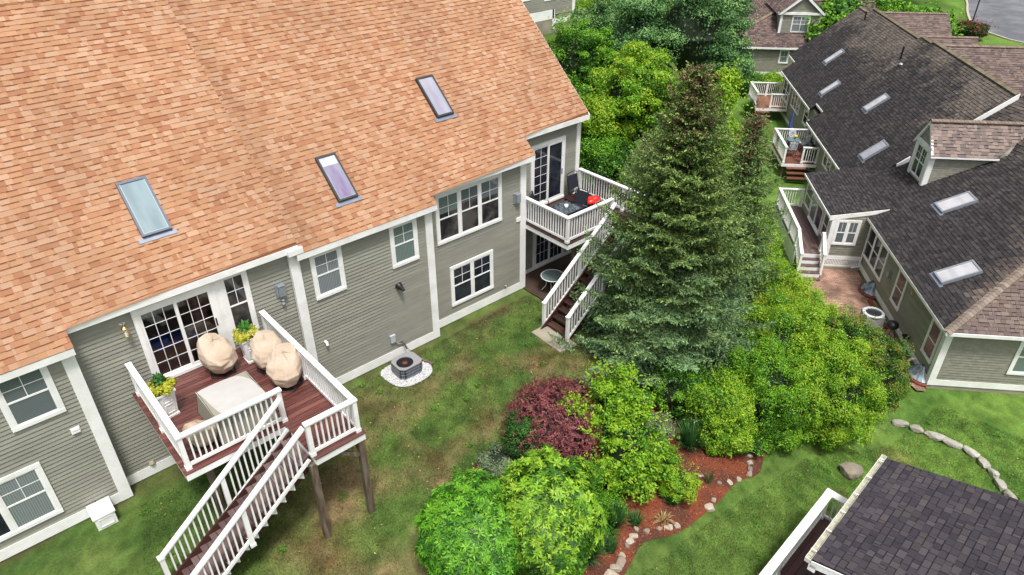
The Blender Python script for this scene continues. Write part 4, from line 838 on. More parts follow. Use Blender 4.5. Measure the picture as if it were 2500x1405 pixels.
# meter boxes and small things on the yard wall
m = MB(); m.box(-.05, 5.12, -1.22, 0, 5.36, -.84); m.box(-.13, 5.15, -1.15, -.05, 5.33, -.86); part('meter_box', m, METG, HB)
m = MB(); m.lathe((0, 0, 0), [(.07, 0), (.07, .02), (.04, .03)], 12); o = part('alarm_disc', m, mat('ochre', (.75, .4, .02), .5), HB); o.location = Vector(o.location)+Vector((-.02, 3.1, -.55)); o.rotation_euler = (0, R(-90), 0)
for (u, z) in [(1.75, -2.2), (1.22, -2.3)]:
    m = MB(); m.tube([(-.03, u, z), (-.22, u, z-.02), (-.27, u, z-.14)], .045, 8); part('vent_elbow', m, WHITE, HB)
m = MB(); m.tube([(-.03, 2.15, -1.95), (-.2, 2.15, -1.9), (-.25, 2.1, -2.05)], .05, 8); m.box(-.3, 2.0, -1.97, -.1, 2.25, -1.9); part('security_light', m, BLK, HB)
# downspouts
for (V, u, za, zb) in [(-.02, 8.18, .0, -2.4), (.40, 21.3, -.0, -2.4), (.40, 13.1, -.0, -2.4)]:
    m = MB(); m.tube([(V-.2, u, za), (V-.06, u, za-.2), (V-.06, u, zb), (V-.4, u, zb-.08)], .035, 8); part('downspout', m, WHITE, HB)
# dormer on the near block
DV = 2.0
m = MB(); siding(m, (DV, 0, 0), (0, 1, 0), (-1, 0, 0), 1.24, 3.80, lambda z: 9.35 if z < 2.85 else 9.35+(z-2.85)*.70, lambda z: 10.95 if z < 2.85 else 10.95-(z-2.85)*.70, .1)
m.prism([(DV+.02, 9.35, 1.2), (DV+.02, 10.95, 1.2), (DV+.02, 10.95, 2.85), (DV+.02, 10.15, 3.9), (DV+.02, 9.35, 2.85)], (3.4, 0, 0)); dm = part('dormer', m, SIDB, HB)
m = MB(); siding(m, (0, 9.34, 0), (1, 0, 0), (0, -1, 0), 1.2, 2.82, lambda z: DV+.0, lambda z: DV+max(0, (z-1.2)/.5)+.1, .1); part('cheek_wall', m, SIDB, dm)
dw = Wall((DV, 0, 0), (0, 1, 0), (-1, 0, 0))
m = MB(); dw.box(m, 9.33, 9.53, 1.22, 2.85, .018, .05); dw.box(m, 10.77, 10.97, 1.22, 2.85, .018, .05); m.box(DV-.03, 9.30, 1.22, DV+.20, 9.335, 2.82); dw.box(m, 9.25, 11.05, 2.80, 2.96, .018, .09)
for sg in (-1, 1):
    e = 10.15+sg*1.02; m.prism([(DV-.10, e, 2.72), (DV-.10, 10.15, 3.98), (DV-.10, 10.15, 3.78), (DV-.10, e-sg*.16, 2.72)], (.09, 0, 0))
part('dormer_trim', m, WHITE, dm)
def sub_window(wall, parent, t0, t1, z0, z1, units, pane, grid=(1, 2), trim=.09):
    B = wall.box; f = MB(); B(f, t0, t1, z1-trim, z1, .018, .06); B(f, t0, t1, z0, z0+trim, .018, .062); B(f, t0, t0+trim, z0+trim, z1-trim, .018, .058); B(f, t1-trim, t1, z0+trim, z1-trim, .018, .058)
    iw = (t1-t0-2*trim)/units
    for u in range(units):
        l = t0+trim+u*iw; r = l+iw
        if u: B(f, l-.03, l+.03, z0+trim, z1-trim, .018, .056)
        B(f, l, r, (z0+z1)/2-.02, (z0+z1)/2+.02, .02, .05); B(f, (l+r)/2-.008, (l+r)/2+.008, (z0+z1)/2, z1-trim, .02, .036); B(f, l, r, z0+(z1-z0)*.72-.008, z0+(z1-z0)*.72+.008, .02, .035)
    part('dormer_window', f, WHITE, parent); p = MB(); B(p, t0+trim*.8, t1-trim*.8, z0+trim*.8, z1-trim*.8, .004, .028); part('dormer_pane', p, pane, parent)
sub_window(dw, dm, 9.56, 10.74, 1.36, 2.78, 2, P_DARK)
for sg in (-1, 1):
    u_e = 10.15+sg*1.02; dirv = Vector((0, -sg, 1.26)).normalized(); nn = Vector((0, sg*1.26, 1)).normalized(); mb = MB(); Ld = 1.02*math.hypot(1, 1.26)
    shingles(mb, (0, u_e, 2.70), (1, 0, 0), dirv, nn, const(DV-.12), lambda v, L_=Ld: DV+2.55+1.95*v/L_, Ld, [lin(128, 114, 108), lin(118, 105, 101), lin(138, 123, 116), lin(108, 97, 94)], bandB, tab=(.1, .28)); part('dormer_roof', mb, SHA, dm)
    f = MB(); f.box(DV-.1, u_e-.02, 2.62, DV+2.7, u_e+.02, 2.69); part('dormer_fascia', f, WHITE, dm)
caps((DV-.12, 10.15, 3.985), (DV+4.4, 10.15, 3.985), HB, [lin(160, 142, 128), lin(150, 132, 120)])
# sunroom with shed roof
SV, SU0, SU1 = -1.72, 8.28, 12.85
ks = math.hypot(1, .18); mb = MB(); shingles(mb, (-1.9, 0, .09), (0, 1, 0), Vector((1, 0, .18)).normalized(), Vector((-.18, 0, 1)).normalized(), const(SU0-.02), const(SU1+.1), 2.75*ks, pB, bandB, colf=colB(lambda t, v: (.28, rB)), tab=(.1, .32)); sr = part('sunroom_roof', mb, SHA, HB)
m = MB(); m.col = bandB; m.prism([(-1.89, SU0, .07), (.85, SU0, .57), (.85, SU0, .42), (-1.89, SU0, -.03)], (0, SU1-SU0+.07, 0)); part('roof_deck', m, SHA, sr)
m = MB(); m.box(-1.94, SU0-.02, -.03, -1.90, SU1+.1, .08); m.prism([(-1.9, SU0-.05, .08), (.6, SU0-.05, .535), (.6, SU0-.05, .38), (-1.9, SU0-.05, -.14)], (0, .04, 0)); part('fascia', m, WHITE, HB)
mb = MB(); siding(mb, (0, SU0, 0), (1, 0, 0), (0, -1, 0), -1.92, .0, const(SV), const(0)); siding(mb, (0, SU0, 0), (1, 0, 0), (0, -1, 0), .0, .45, lambda z: -1.6+z/.18, const(.2)); mb.box(SV, SU0+.016, -2.5, .3, SU0+.15, .0); part('wall', mb, SIDB, HB)
mb = MB(); siding(mb, (SV, 0, 0), (0, 1, 0), (-1, 0, 0), -1.92, .0, const(SU0), const(SU1)); mb.box(SV+.016, SU0, -2.5, SV+.15, SU1, .0); mb.box(SV, SU1-.1, -2.5, .4, SU1, .1); part('wall', mb, SIDB, HB)
m = MB(); m.box(SV-.042, SU0-.042, -2.2, SV+.17, SU0+.0, .0); m.box(SV-.044, SU0-.040, -2.2, SV, SU0+.16, .0); m.box(SV, SU0-.035, -2.10, 0, SU0, -1.92); part('corner_board', m, WHITE, HB)
# lattice skirt
m = MB(); m.box(SV, SU0-.03, -2.14, 0, SU0, -2.10); m.box(SV, SU0-.03, -2.46, 0, SU0, -2.40)
for k in range(25): t = SV+.03+k*(1.66/24); m.box(t-.014, SU0-.026, -2.40, t+.014, SU0-.01, -2.14)
for z in (-2.20, -2.27, -2.34): m.box(SV, SU0-.024, z-.012, 0, SU0-.012, z+.012)
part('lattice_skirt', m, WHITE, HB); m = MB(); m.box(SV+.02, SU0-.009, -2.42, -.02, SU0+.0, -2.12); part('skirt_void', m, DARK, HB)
m = MB(); m.box(SV-.1, SU0-.12, -2.62, .0, SU0-.0, -2.46); part('footing', m, CONC, HB)
window(bwu(SU0), HB, -1.57, -.50, -1.34, .0+-.08, units=2, pane=P_BLIND, trim=.10, grid=(2, 1))
slider(bwv(SV), HB, 9.5, 11.4, -1.58, -.25, trim=.08, cols=1, rows=1, panes=(P_DARK, P_GREEN)); window(bwv(SV), HB, 8.55, 9.35, -1.35, -.15, pane=P_DARK, grid=(1, 1), trim=.07); window(bwv(SV), HB, 11.5, 12.6, -1.35, -.15, pane=P_DARK, grid=(1, 1), trim=.07)
# rear wings behind the ridge
def wing(ur, zr, v0, v1, ue, cols):
    s = .8; ze = zr-s*(ur-ue); kk = math.hypot(1, s)
    mb = MB(); shingles(mb, (0, ue, ze), (1, 0, 0), Vector((0, 1, s)).normalized(), Vector((0, -s, 1)).normalized(), const(v0), const(v1), (ur-ue)*kk, cols, bandB, colf=colB(lambda t, v, L_=(ur-ue)*kk: (.35+.4*v/L_, rB)), tab=(.12, .32), exp_=.16); r = part('rear_wing_roof', mb, SHA, HB)
    m = MB(); m.col = bandB; m.prism([(v0, ue, ze-.012), (v0, ur, zr-.012), (v0, ur+(ur-ue), ze), (v0, ur+(ur-ue), ze-.1), (v0, ur, zr-.14), (v0, ue, ze-.12)], (v1-v0-.02, 0, 0)); part('roof_deck', m, SHA, r)
    caps((v0, ur, zr), (v1, ur, zr), HB, [lin(150, 130, 122), lin(164, 142, 132)]); m = MB(); m.box(v0, ue-.03, ze-.16, v1, ue+.0, ze-.0); part('fascia', m, WHITE, HB)
    m = MB(); m.prism([(v0+.3, ue+.3, ze), (v0+.3, ur, zr-.3), (v0+.3, 2*ur-ue-.3, ze), (v0+.3, 2*ur-ue-.3, -2.6), (v0+.3, ue+.3, -2.6)], (v1-v0-.6, 0, 0)); part('wall', m, SIDB, HB)
cw = [lin(112, 98, 94), lin(98, 86, 84), lin(128, 112, 106)]
wing(25.7, 3.5, 7.2, 16.5, 21.2, cw); wing(28.6, 3.35, 7.2, 11.7, 27.0, cw); wing(35.1, 3.5, 7.0, 12.4, 32.9, cw)
m = MB(); m.box(8.4, 12.6, -2.6, 16.5, 20.6, .8); part('wall', m, SIDB, HB)
mb = MB(); shingles(mb, (0, 12.2, 1.0), (1, 0, 0), Vector((0, 1, .5)).normalized(), Vector((0, -.5, 1)).normalized(), const(8.2), const(16.7), 5., cw, bandB, colf=colB(lambda t, v: (.6, rB)), tab=(.12, .32), exp_=.16); part('rear_wing_roof', mb, SHA, HB)

# brick patio, edging, window wells
pat = [(-3.08, 7.5), (-3.12, 5.2), (-2.9, 4.5), (-2.4, 3.6), (-1.6, 2.6), (-.9, 1.2), (-.45, -.3), (-.12, -.3), (-.12, 8.2), (-1.9, 8.25), (-2.0, 7.55)]
def to_w(P): return [tuple((FB.M @ Vector((a, b, 0)))[:2]) for a, b in P]
def brick_mat():
    m = bpy.data.materials.new('brick_paving'); m.use_nodes = True; t = m.node_tree; t.nodes.clear(); N = t.nodes.new; Lk = t.links.new
    out = N('ShaderNodeOutputMaterial'); b = N('ShaderNodeBsdfPrincipled'); Lk(b.outputs[0], out.inputs[0]); b.inputs['Roughness'].default_value = .75
    tc = N('ShaderNodeTexCoord'); mp = N('ShaderNodeMapping'); mp.inputs['Rotation'].default_value = (0, 0, BA+R(45)*0); Lk(tc.outputs['Object'], mp.inputs[0])
    br = N('ShaderNodeTexBrick'); br.inputs['Scale'].default_value = 1; br.inputs['Brick Width'].default_value = .20; br.inputs['Row Height'].default_value = .10; br.inputs['Mortar Size'].default_value = .006
    br.inputs['Color1'].default_value = (.40, .25, .185, 1); br.inputs['Color2'].default_value = (.27, .145, .105, 1); br.inputs['Mortar'].default_value = (.09, .06, .045, 1); Lk(mp.outputs[0], br.inputs[0])
    n = N('ShaderNodeTexNoise'); n.inputs['Scale'].default_value = .9; n.inputs['Detail'].default_value = 5; Lk(tc.outputs['Object'], n.inputs[0])
    r = N('ShaderNodeMapRange'); r.inputs[1].default_value = .4; r.inputs[2].default_value = .6; r.inputs[3].default_value = .55; r.inputs[4].default_value = 1.25; Lk(n.outputs[0], r.inputs[0])
    mu = N('ShaderNodeVectorMath'); mu.operation = 'SCALE'; Lk(br.outputs[0], mu.inputs[0]); Lk(r.outputs[0], mu.inputs['Scale']); Lk(mu.outputs[0], b.inputs['Base Color']); return m
sheet('brick_patio', to_w(pat), brick_mat(), 0, kind='structure', zfn=lambda x, y: -2.60)
REDB = mat('red_brick_edging', (.22, .055, .03), .8, noise=.3, nscale=6)
m = MB()
for k in range(17):
    u = 6.9-k*.21
    if u > 5.6: continue
    m.box(-.42, u, -2.6, -.24, u+.20, -2.52)
solo('brick_border', m, REDB, 'low red brick border running along the foot of the dark-roofed house', 'border', (-.3, 4, -2.6), FB)
ACRY = mat('well_plastic', (.30, .36, .42), .12, spec=.8, noise=.5, nscale=4, alt=(.09, .11, .14), altscale=3)
for (u, lab) in [(6.35, 'clear ribbed window well cover in a brick ring, beside the brick patio'), (.55, 'clear ribbed window well cover near the lawn corner of the dark-roofed house')]:
    T = thing('window_well', lab, 'window well', (-.3, u, -2.6), FB, group='covered window wells'); n = 9
    m = MB()
    for k in range(n):
        a0, a1 = math.pi/2+math.pi*k/n, math.pi/2+math.pi*(k+1)/n; p = lambda a, r, z: (-.04+r*.8*math.cos(a), u+r*math.sin(a), z)
        m.quad(p(a0, .55, -2.50), p(a1, .55, -2.50), p(a1, .10, -2.08), p(a0, .10, -2.08)); m.tube([p(a0, .56, -2.49), p(a0, .1, -2.07)], .012, 4)
    part('cover', m, ACRY, T)
    m = MB(); m.tube([(-.04+.60*.8*math.cos(a), u+.60*math.sin(a), -2.54) for a in np.linspace(math.pi/2, 1.5*math.pi, 14)], .05, 6); part('brick_ring', m, REDB, T)
    m = MB(); m.tube([(-.04+.56*.8*math.cos(a), u+.56*math.sin(a), -2.50) for a in np.linspace(math.pi/2, 1.5*math.pi, 14)], .022, 6); part('rim', m, BLK, T)
T = thing('air_conditioner', 'round-fanned pale air conditioner on the brick patio behind the hedge', 'air conditioner', (-.95, 3.6, -2.6), FB)
m = MB(); m.box(-1.3, 3.25, -2.6, -.6, 3.95, -1.90); part('housing', m, mat('ac_pale', (.30, .31, .33), .5), T)
m = MB(); m.lathe((-.95, 3.6, -1.90), [(.41, 0), (.42, .03), (.31, .045), (.30, .0)], 28); part('top_ring', m, mat('ac_light', (.55, .56, .58), .4), T)
m = MB(); m.lathe((-.95, 3.6, -1.898), [(.30, 0), (.30, .005)], 28); part('fan_well', m, METD, T)
m = MB(); [m.bar((-.95-.28*math.cos(a), 3.6-.28*math.sin(a), -1.87), (-.95+.28*math.cos(a), 3.6+.28*math.sin(a), -1.87), .012, .01) for a in np.linspace(0, math.pi, 7)[:-1]]; part('fan_grille', m, METD, T)
T = thing('barbecue', 'small black kettle grill standing between the patio and the wall', 'grill', (-.5, 2.75, -2.6), FB)
m = MB(); m.lathe((-.5, 2.75, -2.05), [(.05, 0), (.2, .08), (.24, .18), (.2, .3), (.05, .36)], 14); part('bowl', m, BLK, T, smooth=True)
for k in range(3): a = k*2.094; m = MB(); m.tube([(-.5+.12*math.cos(a), 2.75+.12*math.sin(a), -2.0), (-.5+.26*math.cos(a), 2.75+.26*math.sin(a), -2.6)], .014, 5); part('leg', m, BLK, T)

# ---------------- decks of house B
ZB = -1.70
# sunroom walkway with four grey steps
DB = thing('walkway_deck', 'narrow white-railed walkway deck with grey steps along the sunroom', 'deck', (-2.4, 10, -2.6), FB); dk = Deck(DB)
m = MB(); boards(m, -3.05, -1.76, 8.35, 12.9, ZB, 'y', PAL_STEP); boards(m, -2.9, -2.0, 7.95, 8.34, ZB, 'y', PAL_STEP); part('decking', m, STEPM, DB)
m = MB(); m.box(-3.06, 8.35, ZB-.22, -3.02, 12.9, ZB-.032); m.box(-3.02, 7.93, ZB-.22, -1.98, 7.95, ZB-.032); part('fascia_board', m, WHITE, DB)
dk.rail((-2.98, 12.85, ZB), (-3.02, 8.5, ZB), mids=(.35, .7), posts=(True, True)); dk.rail((-1.85, 12.85, ZB), (-2.98, 12.85, ZB), posts=(True, False)); dk.rail((-3.02, 8.5, ZB), (-3.02, 7.35, ZB-.65), posts=(False, True), base=.1); dk.rail((-2.0, 8.15, ZB), (-2.02, 7.35, ZB-.65), posts=(True, True), base=.1); dk.close()
for k in range(4):
    z = ZB-.21*(k+1); y = 7.95-.24*(k+1)
    m = MB(); m.col = PAL_STEP[1]; m.box(-2.98, y, z-.03, -2.05, y+.25, z); part('stair_tread', m, STEPM, DB); m = MB(); m.box(-2.96, y+.25, z-.0, -2.07, y+.27, z+.18); part('stair_riser', m, WHITE, DB)
m = MB(); m.box(-3.0, 8.4, -2.65, -2.94, 12.8, ZB-.2); part('support_post', m, WHITE, DB)
# round-table deck
DB = thing('small_deck', 'reddish-brown deck with white railing and round table, beside the dark roof', 'deck', (-.6, 20.2, -2.6), FB); dk = Deck(DB)
m = MB(); boards(m, -1.55, .4, 18.6, 21.8, ZB, 'y', PAL_BRN); part('decking', m, STEPM, DB)
m = MB(); m.box(-1.57, 18.57, ZB-.2, -1.54, 21.8, ZB-.032); m.box(-1.54, 18.57, ZB-.2, .4, 18.6, ZB-.032); m.box(-1.54, 21.8, ZB-.2, .4, 21.83, ZB-.032); part('fascia_board', m, WHITE, DB)
dk.rail((-1.46, 18.7, ZB), (-1.46, 21.7, ZB), w=.15); dk.rail((-1.46, 21.7, ZB), (.5, 21.7, ZB), posts=(False, True)); dk.rail((-.45, 18.7, ZB), (.35, 18.7, ZB)); dk.close()
for k in range(3): m = MB(); m.col = PAL_BRN[0]; m.box(-1.3, 18.55-.26*(k+1), ZB-.2*(k+1)-.04, -.2, 18.57-.26*k, ZB-.2*(k+1)); part('stair_tread', m, STEPM, DB)
for (a, b) in ((-1.4, 18.8), (-1.4, 21.6), (.2, 18.8)): m = MB(); m.box(a-.05, b-.05, -2.8, a+.05, b+.05, ZB-.2); part('support_post', m, WOOD, DB)
T = thing('round_table', 'round glass table with black legs on the reddish-brown deck', 'table', (-.62, 20.6, ZB), FB)
m = MB(); m.lathe((-.62, 20.6, ZB+.70), [(.40, 0), (.40, .02)], 20); part('tabletop', m, mat('teal_glass', (.10, .17, .18), .12, spec=.7), T)
for k in range(4): a = k*1.571+.5; m = MB(); m.tube([(-.62+.33*math.cos(a), 20.6+.33*math.sin(a), ZB+.7), (-.62+.36*math.cos(a), 20.6+.36*math.sin(a), ZB)], .015, 5); part('leg', m, BLK, T)
CUSH = mat('striped_cushion', (.62, .62, .62), .8, alt=(.12, .15, .25), altscale=14)
def bchair(label, x, y, yaw):
    T = thing('cushioned_chair', label, 'chair', (x, y, ZB), FB, group='cushioned chairs round the table', yaw=yaw)
    m = MB(); m.box(-.23, -.22, .40, .23, .22, .47); part('seat', m, CUSH, T); m = MB(); m.hexa([(-.23, .2, .47), (.23, .2, .47), (.23, .27, .47), (-.23, .27, .47), (-.23, .28, .93), (.23, .28, .93), (.23, .34, .93), (-.23, .34, .93)]); part('backrest', m, CUSH, T)
    for sx in (-.24, .24):
        m = MB(); m.tube([(sx, .22, 0), (sx, .22, .45), (sx, .33, .95)], .014, 5); part('leg', m, BLK, T); m = MB(); m.tube([(sx, -.22, 0), (sx, -.22, .6), (sx, .22, .62)], .014, 5); part('leg', m, BLK, T)
bchair('cushioned chair nearest the brown steps', -.85, 19.75, R(180)); bchair('cushioned chair between the round table and the grill', .05, 20.75, R(-80)); bchair('cushioned chair at the far railing behind the flowers', -.45, 21.35, R(0)); bchair('cushioned chair against the outer railing by the round table', -1.2, 20.75, R(90))
T = thing('flower_pot', 'small pot of yellow flowers on the round glass table', 'flowers', (-.5, 20.7, ZB+.72), FB)
m = MB(); m.lathe((-.5, 20.7, ZB+.72), [(.05, 0), (.07, .10)], 10); part('pot', m, mat('terracotta', (.4, .15, .07), .8), T); m = MB(); m.lathe((-.5, 20.7, ZB+.82), [(.05, 0), (.11, .06), (.09, .12), (.02, .15)], 9); part('flowers', m, mat('yellow_petals', (.75, .55, .03), .7, noise=.5, nscale=30), T)
T = thing('barbecue', 'black barbecue grill with side shelves against the reddish deck end', 'grill', (.15, 19.4, ZB), FB)
m = MB(); m.box(-.1, 19.1, ZB+.3, .35, 19.75, ZB+.75); m.box(-.35, 19.2, ZB+.68, .6, 19.65, ZB+.72); part('firebox', m, BLK, T)
m = MB(); m.tube([(.12, 19.12, ZB+.77), (.12, 19.73, ZB+.77)], .2, 12); part('lid', m, BLK, T)
for (a, b) in ((-.05, 19.15), (.3, 19.15), (.3, 19.7), (-.05, 19.7)): m = MB(); m.box(a-.02, b-.02, ZB, a+.02, b+.02, ZB+.3); part('leg', m, BLK, T)
T = thing('closed_umbrella', 'closed blue patio umbrella standing by the far deck railing', 'umbrella', (-.55, 22.05, -2.6), FB)
m = MB(); m.tube([(-.55, 22.05, -2.6), (-.55, 22.05, .35)], .02, 6); part('pole', m, METG, T); m = MB(); m.lathe((-.55, 22.05, -1.1), [(.13, 0), (.15, .15), (.10, .7), (.08, 1.1), (.02, 1.4)], 9); part('canopy', m, mat('navy_canvas', (.045, .06, .22), .7, noise=.2), T)
# far deck by the corner
DB = thing('small_deck', 'brown corner deck with white railing next to the tall grass clump', 'deck', (0, 30, -2.6), FB); dk = Deck(DB)
m = MB(); boards(m, -1.3, .8, 28.5, 31.4, ZB, 'y', [(.25, .12, .07), (.22, .10, .06)]); part('decking', m, STEPM, DB)
m = MB(); m.box(-1.32, 28.47, ZB-.2, -1.29, 31.4, ZB-.032); m.box(-1.29, 28.47, ZB-.2, .8, 28.5, ZB-.032); part('fascia_board', m, WHITE, DB)
dk.rail((-1.25, 28.9, ZB), (-1.3, 31.3, ZB), posts=(False, True)); dk.rail((-1.3, 31.3, ZB), (.8, 31.3, ZB), posts=(False, True), mids=(.55,)); dk.rail((-.35, 28.6, ZB), (.75, 28.6, ZB)); dk.close()
for k in range(3): m = MB(); m.col = PAL_BRN[0]; m.box(-1.25, 28.45-.28*(k+1), ZB-.2*(k+1)-.04, -.4, 28.47-.28*k, ZB-.2*(k+1)); part('stair_tread', m, STEPM, DB)

# ================================================================ HOUSE D (behind, facing the camera), same frame
HD = thing('gabled_house', 'sage house with white-trimmed cross gable behind the corner deck', 'house', (2, 42, -2.6), FB)
UD = 39.4; m = MB(); siding(m, (0, UD, 0), (1, 0, 0), (0, -1, 0), -2.2, -.22, const(-2.9), const(3.9)); m.box(-2.9, UD+.016, -2.6, 3.9, UD+7.5, -.22); m.box(3.9, UD+.6, -2.6, 12, UD+7.5, -.22); part('wall', m, SIDB, HD)
m = MB(); siding(m, (-2.9, 0, 0), (0, 1, 0), (-1, 0, 0), -2.2, -.22, const(UD), const(UD+7.5)); siding(m, (0, UD+.6, 0), (1, 0, 0), (0, -1, 0), -2.2, -.22, const(3.9), const(12)); part('wall', m, SIDB, HD)
m = MB(); m.box(-2.93, UD-.03, -2.55, 3.93, UD, -2.2); m.box(3.72, UD-.035, -2.2, 3.93, UD-.0, -.3); part('base_board', m, WHITE, HD)
m = MB(); m.box(-3.15, UD-.36, -.30, 4.12, UD-.30, -.17); m.box(4.12, UD+.2, -.30, 9, UD+.26, -.17); part('gutter', m, WHITE, HD)
window(bwu(UD), HD, 2.28, 3.05, -1.48, -.38, pane=P_GREEN, grid=(2, 1), trim=.09); window(bwu(UD+.6), HD, 5.5, 6.5, -1.5, -.4, pane=P_GREEN, trim=.09)
sD = .77; kD = math.hypot(1, sD); cD = [lin(112, 96, 92), lin(98, 84, 82), lin(84, 72, 74), lin(128, 108, 102)]
mb = MB(); shingles(mb, (0, UD-.3, -.18), (1, 0, 0), Vector((0, 1, sD)).normalized(), Vector((0, -sD, 1)).normalized(), lambda v: -3.1+v/kD*1.72, const(9.9), 3.85*kD, cD, bandB, colf=colB(lambda t, v: (.55, rB)), tab=(.15, .35), exp_=.17); rd = part('roof', mb, SHA, HD)
sl2 = sD/1.72; kl = math.hypot(1, sl2); mb = MB(); shingles(mb, (-3.1, 0, -.18), (0, 1, 0), Vector((1, 0, sl2)).normalized(), Vector((-sl2, 0, 1)).normalized(), lambda v: UD-.3+v/kl/1.72, const(UD+9), 6.6*kl, cD, bandB, colf=colB(lambda t, v: (.4, rB)), tab=(.15, .35), exp_=.17); part('roof', mb, SHA, HD)
m = MB(); m.col = bandB; m.prism([(-3.0, UD-.28, -.2), (9.9, UD-.28, -.2), (9.9, UD+3.5, 2.7), (3.6, UD+3.5, 2.7)], (0, 0, -.08)); m.prism([(3.5, UD+3.5, 2.75), (9.9, UD+3.5, 2.75), (9.9, UD+8, -.2), (3.5, UD+8, -.2)], (0, 0, -.1)); part('roof_deck', m, SHA, rd)
caps((-3.1, UD-.3, -.15), (3.5, UD+3.55, 2.8), HD, [lin(165, 145, 130), lin(150, 130, 118)], w=.18, step=.18); caps((3.5, UD+3.55, 2.8), (9.9, UD+3.55, 2.8), HD, [lin(140, 122, 112)], w=.18, step=.18)
g0, g1, gm = 2.02, 5.2, 3.61; GU = UD+.85
m = MB(); siding(m, (0, GU, 0), (1, 0, 0), (0, -1, 0), .75, 3.55, lambda z: g0 if z < 2.25 else g0+(z-2.25)/.84, lambda z: g1 if z < 2.25 else g1-(z-2.25)/.84); m.prism([(g0, GU+.02, .6), (g1, GU+.02, .6), (g1, GU+.02, 2.25), (gm, GU+.02, 3.58), (g0, GU+.02, 2.25)], (0, 5, 0)); gd = part('cross_gable', m, SIDB, HD)
gw = bwu(GU); m = MB(); gw.box(m, g0-.02, g0+.17, .72, 2.25, .02, .05); gw.box(m, g1-.17, g1+.02, .72, 2.25, .02, .05); gw.box(m, g0-.25, g1+.25, 2.16, 2.34, .02, .16)
for sg in (-1, 1):
    e = gm+sg*1.9; m.prism([(e, GU-.25, 2.18), (gm, GU-.25, 3.80), (gm, GU-.25, 3.52), (e-sg*.28, GU-.25, 2.18)], (0, .12, 0))
part('gable_trim', m, WHITE, gd)
for sg in (-1, 1):
    e = gm+sg*1.92; L_ = 1.92*math.hypot(1, .85); mb = MB(); shingles(mb, (e, 0, 2.2), (0, 1, 0), Vector((-sg, 0, .85)).normalized(), Vector((sg*.85, 0, 1)).normalized(), const(GU-.28), const(GU+5), L_, cD, bandB, tab=(.15, .35), exp_=.17); part('gable_roof', mb, SHA, gd)
sub_window(gw, gd, 2.95, 4.35, .80, 2.08, 2, P_CURT)

# ================================================================ HOUSE C (near, lower right), frame: x away from the gutter, y along it
FC = Frame((11.34, 3.05, 0), -R(41.42+44.85)); ZC = 1.2; sc_ = .25; kc = math.hypot(1, sc_)
HC = thing('porch_house', 'charcoal-shingled porch house with cream gutter in the near corner', 'house', (2, 2, -1.2), FC)
pC = [lin(88, 83, 90), lin(80, 75, 83), lin(73, 69, 77), lin(95, 89, 93), lin(84, 79, 84)]; pC = [tuple(v*.62 for v in c) for c in pC]
mb = MB(); shingles(mb, (0.02, 0, ZC), (0, 1, 0), Vector((1, 0, sc_)).normalized(), Vector((-sc_, 0, 1)).normalized(), const(-.0), const(4.16), 6.5*kc, pC, tuple(v*.5 for v in lin(62, 56, 64)), exp_=.165, tab=(.15, .27), tone=.12, pband=.15, joint=.011); rc_ = part('roof', mb, SHA, HC)
m = MB(); m.col = bandB; m.prism([(.03, .01, ZC-.01), (6.5, .01, ZC+1.61), (6.5, .01, ZC+1.5), (.03, .01, ZC-.12)], (0, 4.13, 0)); m.box(5.6, -5, ZC+1.5, 6.6, 4.1, ZC+1.6); part('roof_deck', m, SHA, rc_)
# gutter: open trough
m = MB(); m.box(-.10, -.03, ZC-.115, .0, 4.20, ZC-.10); m.box(-.112, -.03, ZC-.115, -.10, 4.20, ZC+.01); m.box(.0, -.03, ZC-.115, .012, 4.20, ZC-.02); m.box(-.112, -.045, ZC-.115, .012, -.03, ZC+.01); m.box(-.112, 4.20, ZC-.115, .012, 4.215, ZC+.01); gt = part('gutter', m, GUT, HC)
for k in range(6): m = MB(); m.box(-.118, .25+k*.74, ZC+.0, .03, .28+k*.74, ZC+.012); part('gutter_hanger', m, mat('hanger', (.7, .68, .6), .4), gt)
m = MB(); m.box(-.095, .05, ZC-.099, -.01, 4.15, ZC-.092); part('leaf_litter', m, mat('gutter_grime', (.36, .35, .27), .9, noise=.5, nscale=15), gt)
m = MB(); m.prism([(.03, -.02, ZC-.015), (6.5, -.02, ZC+1.605), (6.5, -.02, ZC+1.40), (.03, -.02, ZC-.2)], (0, -.025, 0)); m.box(0.0, -.045, ZC-.30, .16, 0.0, ZC-.115); part('rake_board', m, WHITE, HC)
m = MB(); m.prism([(.03, 4.17, ZC-.015), (6.5, 4.17, ZC+1.605), (6.5, 4.17, ZC+1.45), (.03, 4.17, ZC-.17)], (0, .02, 0)); part('rake_board', m, METD, HC)
m = MB(); siding(m, (.5, 0, 0), (0, 1, 0), (-1, 0, 0), -1.0, ZC-.05, const(.3), const(3.9)); m.box(.52, .3, -3, 6, 3.9, ZC-.1); m.box(.9, -5, -3, 6, .3, ZC-.1); part('wall', m, SIDB, HC)
m = MB(); m.tube([(-.05, 2.55, ZC-.12), (-.2, 1.9, ZC-.6), (-.1, 1.75, ZC-1.0)], .04, 8); part('downspout', m, WHITE, HC)
m = MB(); m.box(.15, -.6, ZC-1.2, .5, -.1, ZC-.45); part('porch_post', m, WHITE, HC)
ZCD = -1.03; DC = thing('side_deck', 'maroon plank deck with white railing beneath the charcoal roof edge', 'deck', (-.3, 0, -1.6), FC); dk = Deck(DC)
m = MB(); boards(m, -.84, .5, -5, 3.45, ZCD, 'y', [(.085, .035, .035), (.07, .03, .032), (.10, .04, .038)], w=.19); part('decking', m, STEPM, DC)
m = MB(); m.box(-.88, -5, ZCD-.22, -.84, 3.49, ZCD-.032); m.box(-.84, 3.45, ZCD-.22, .5, 3.49, ZCD-.032); part('fascia_board', m, WHITE, DC)
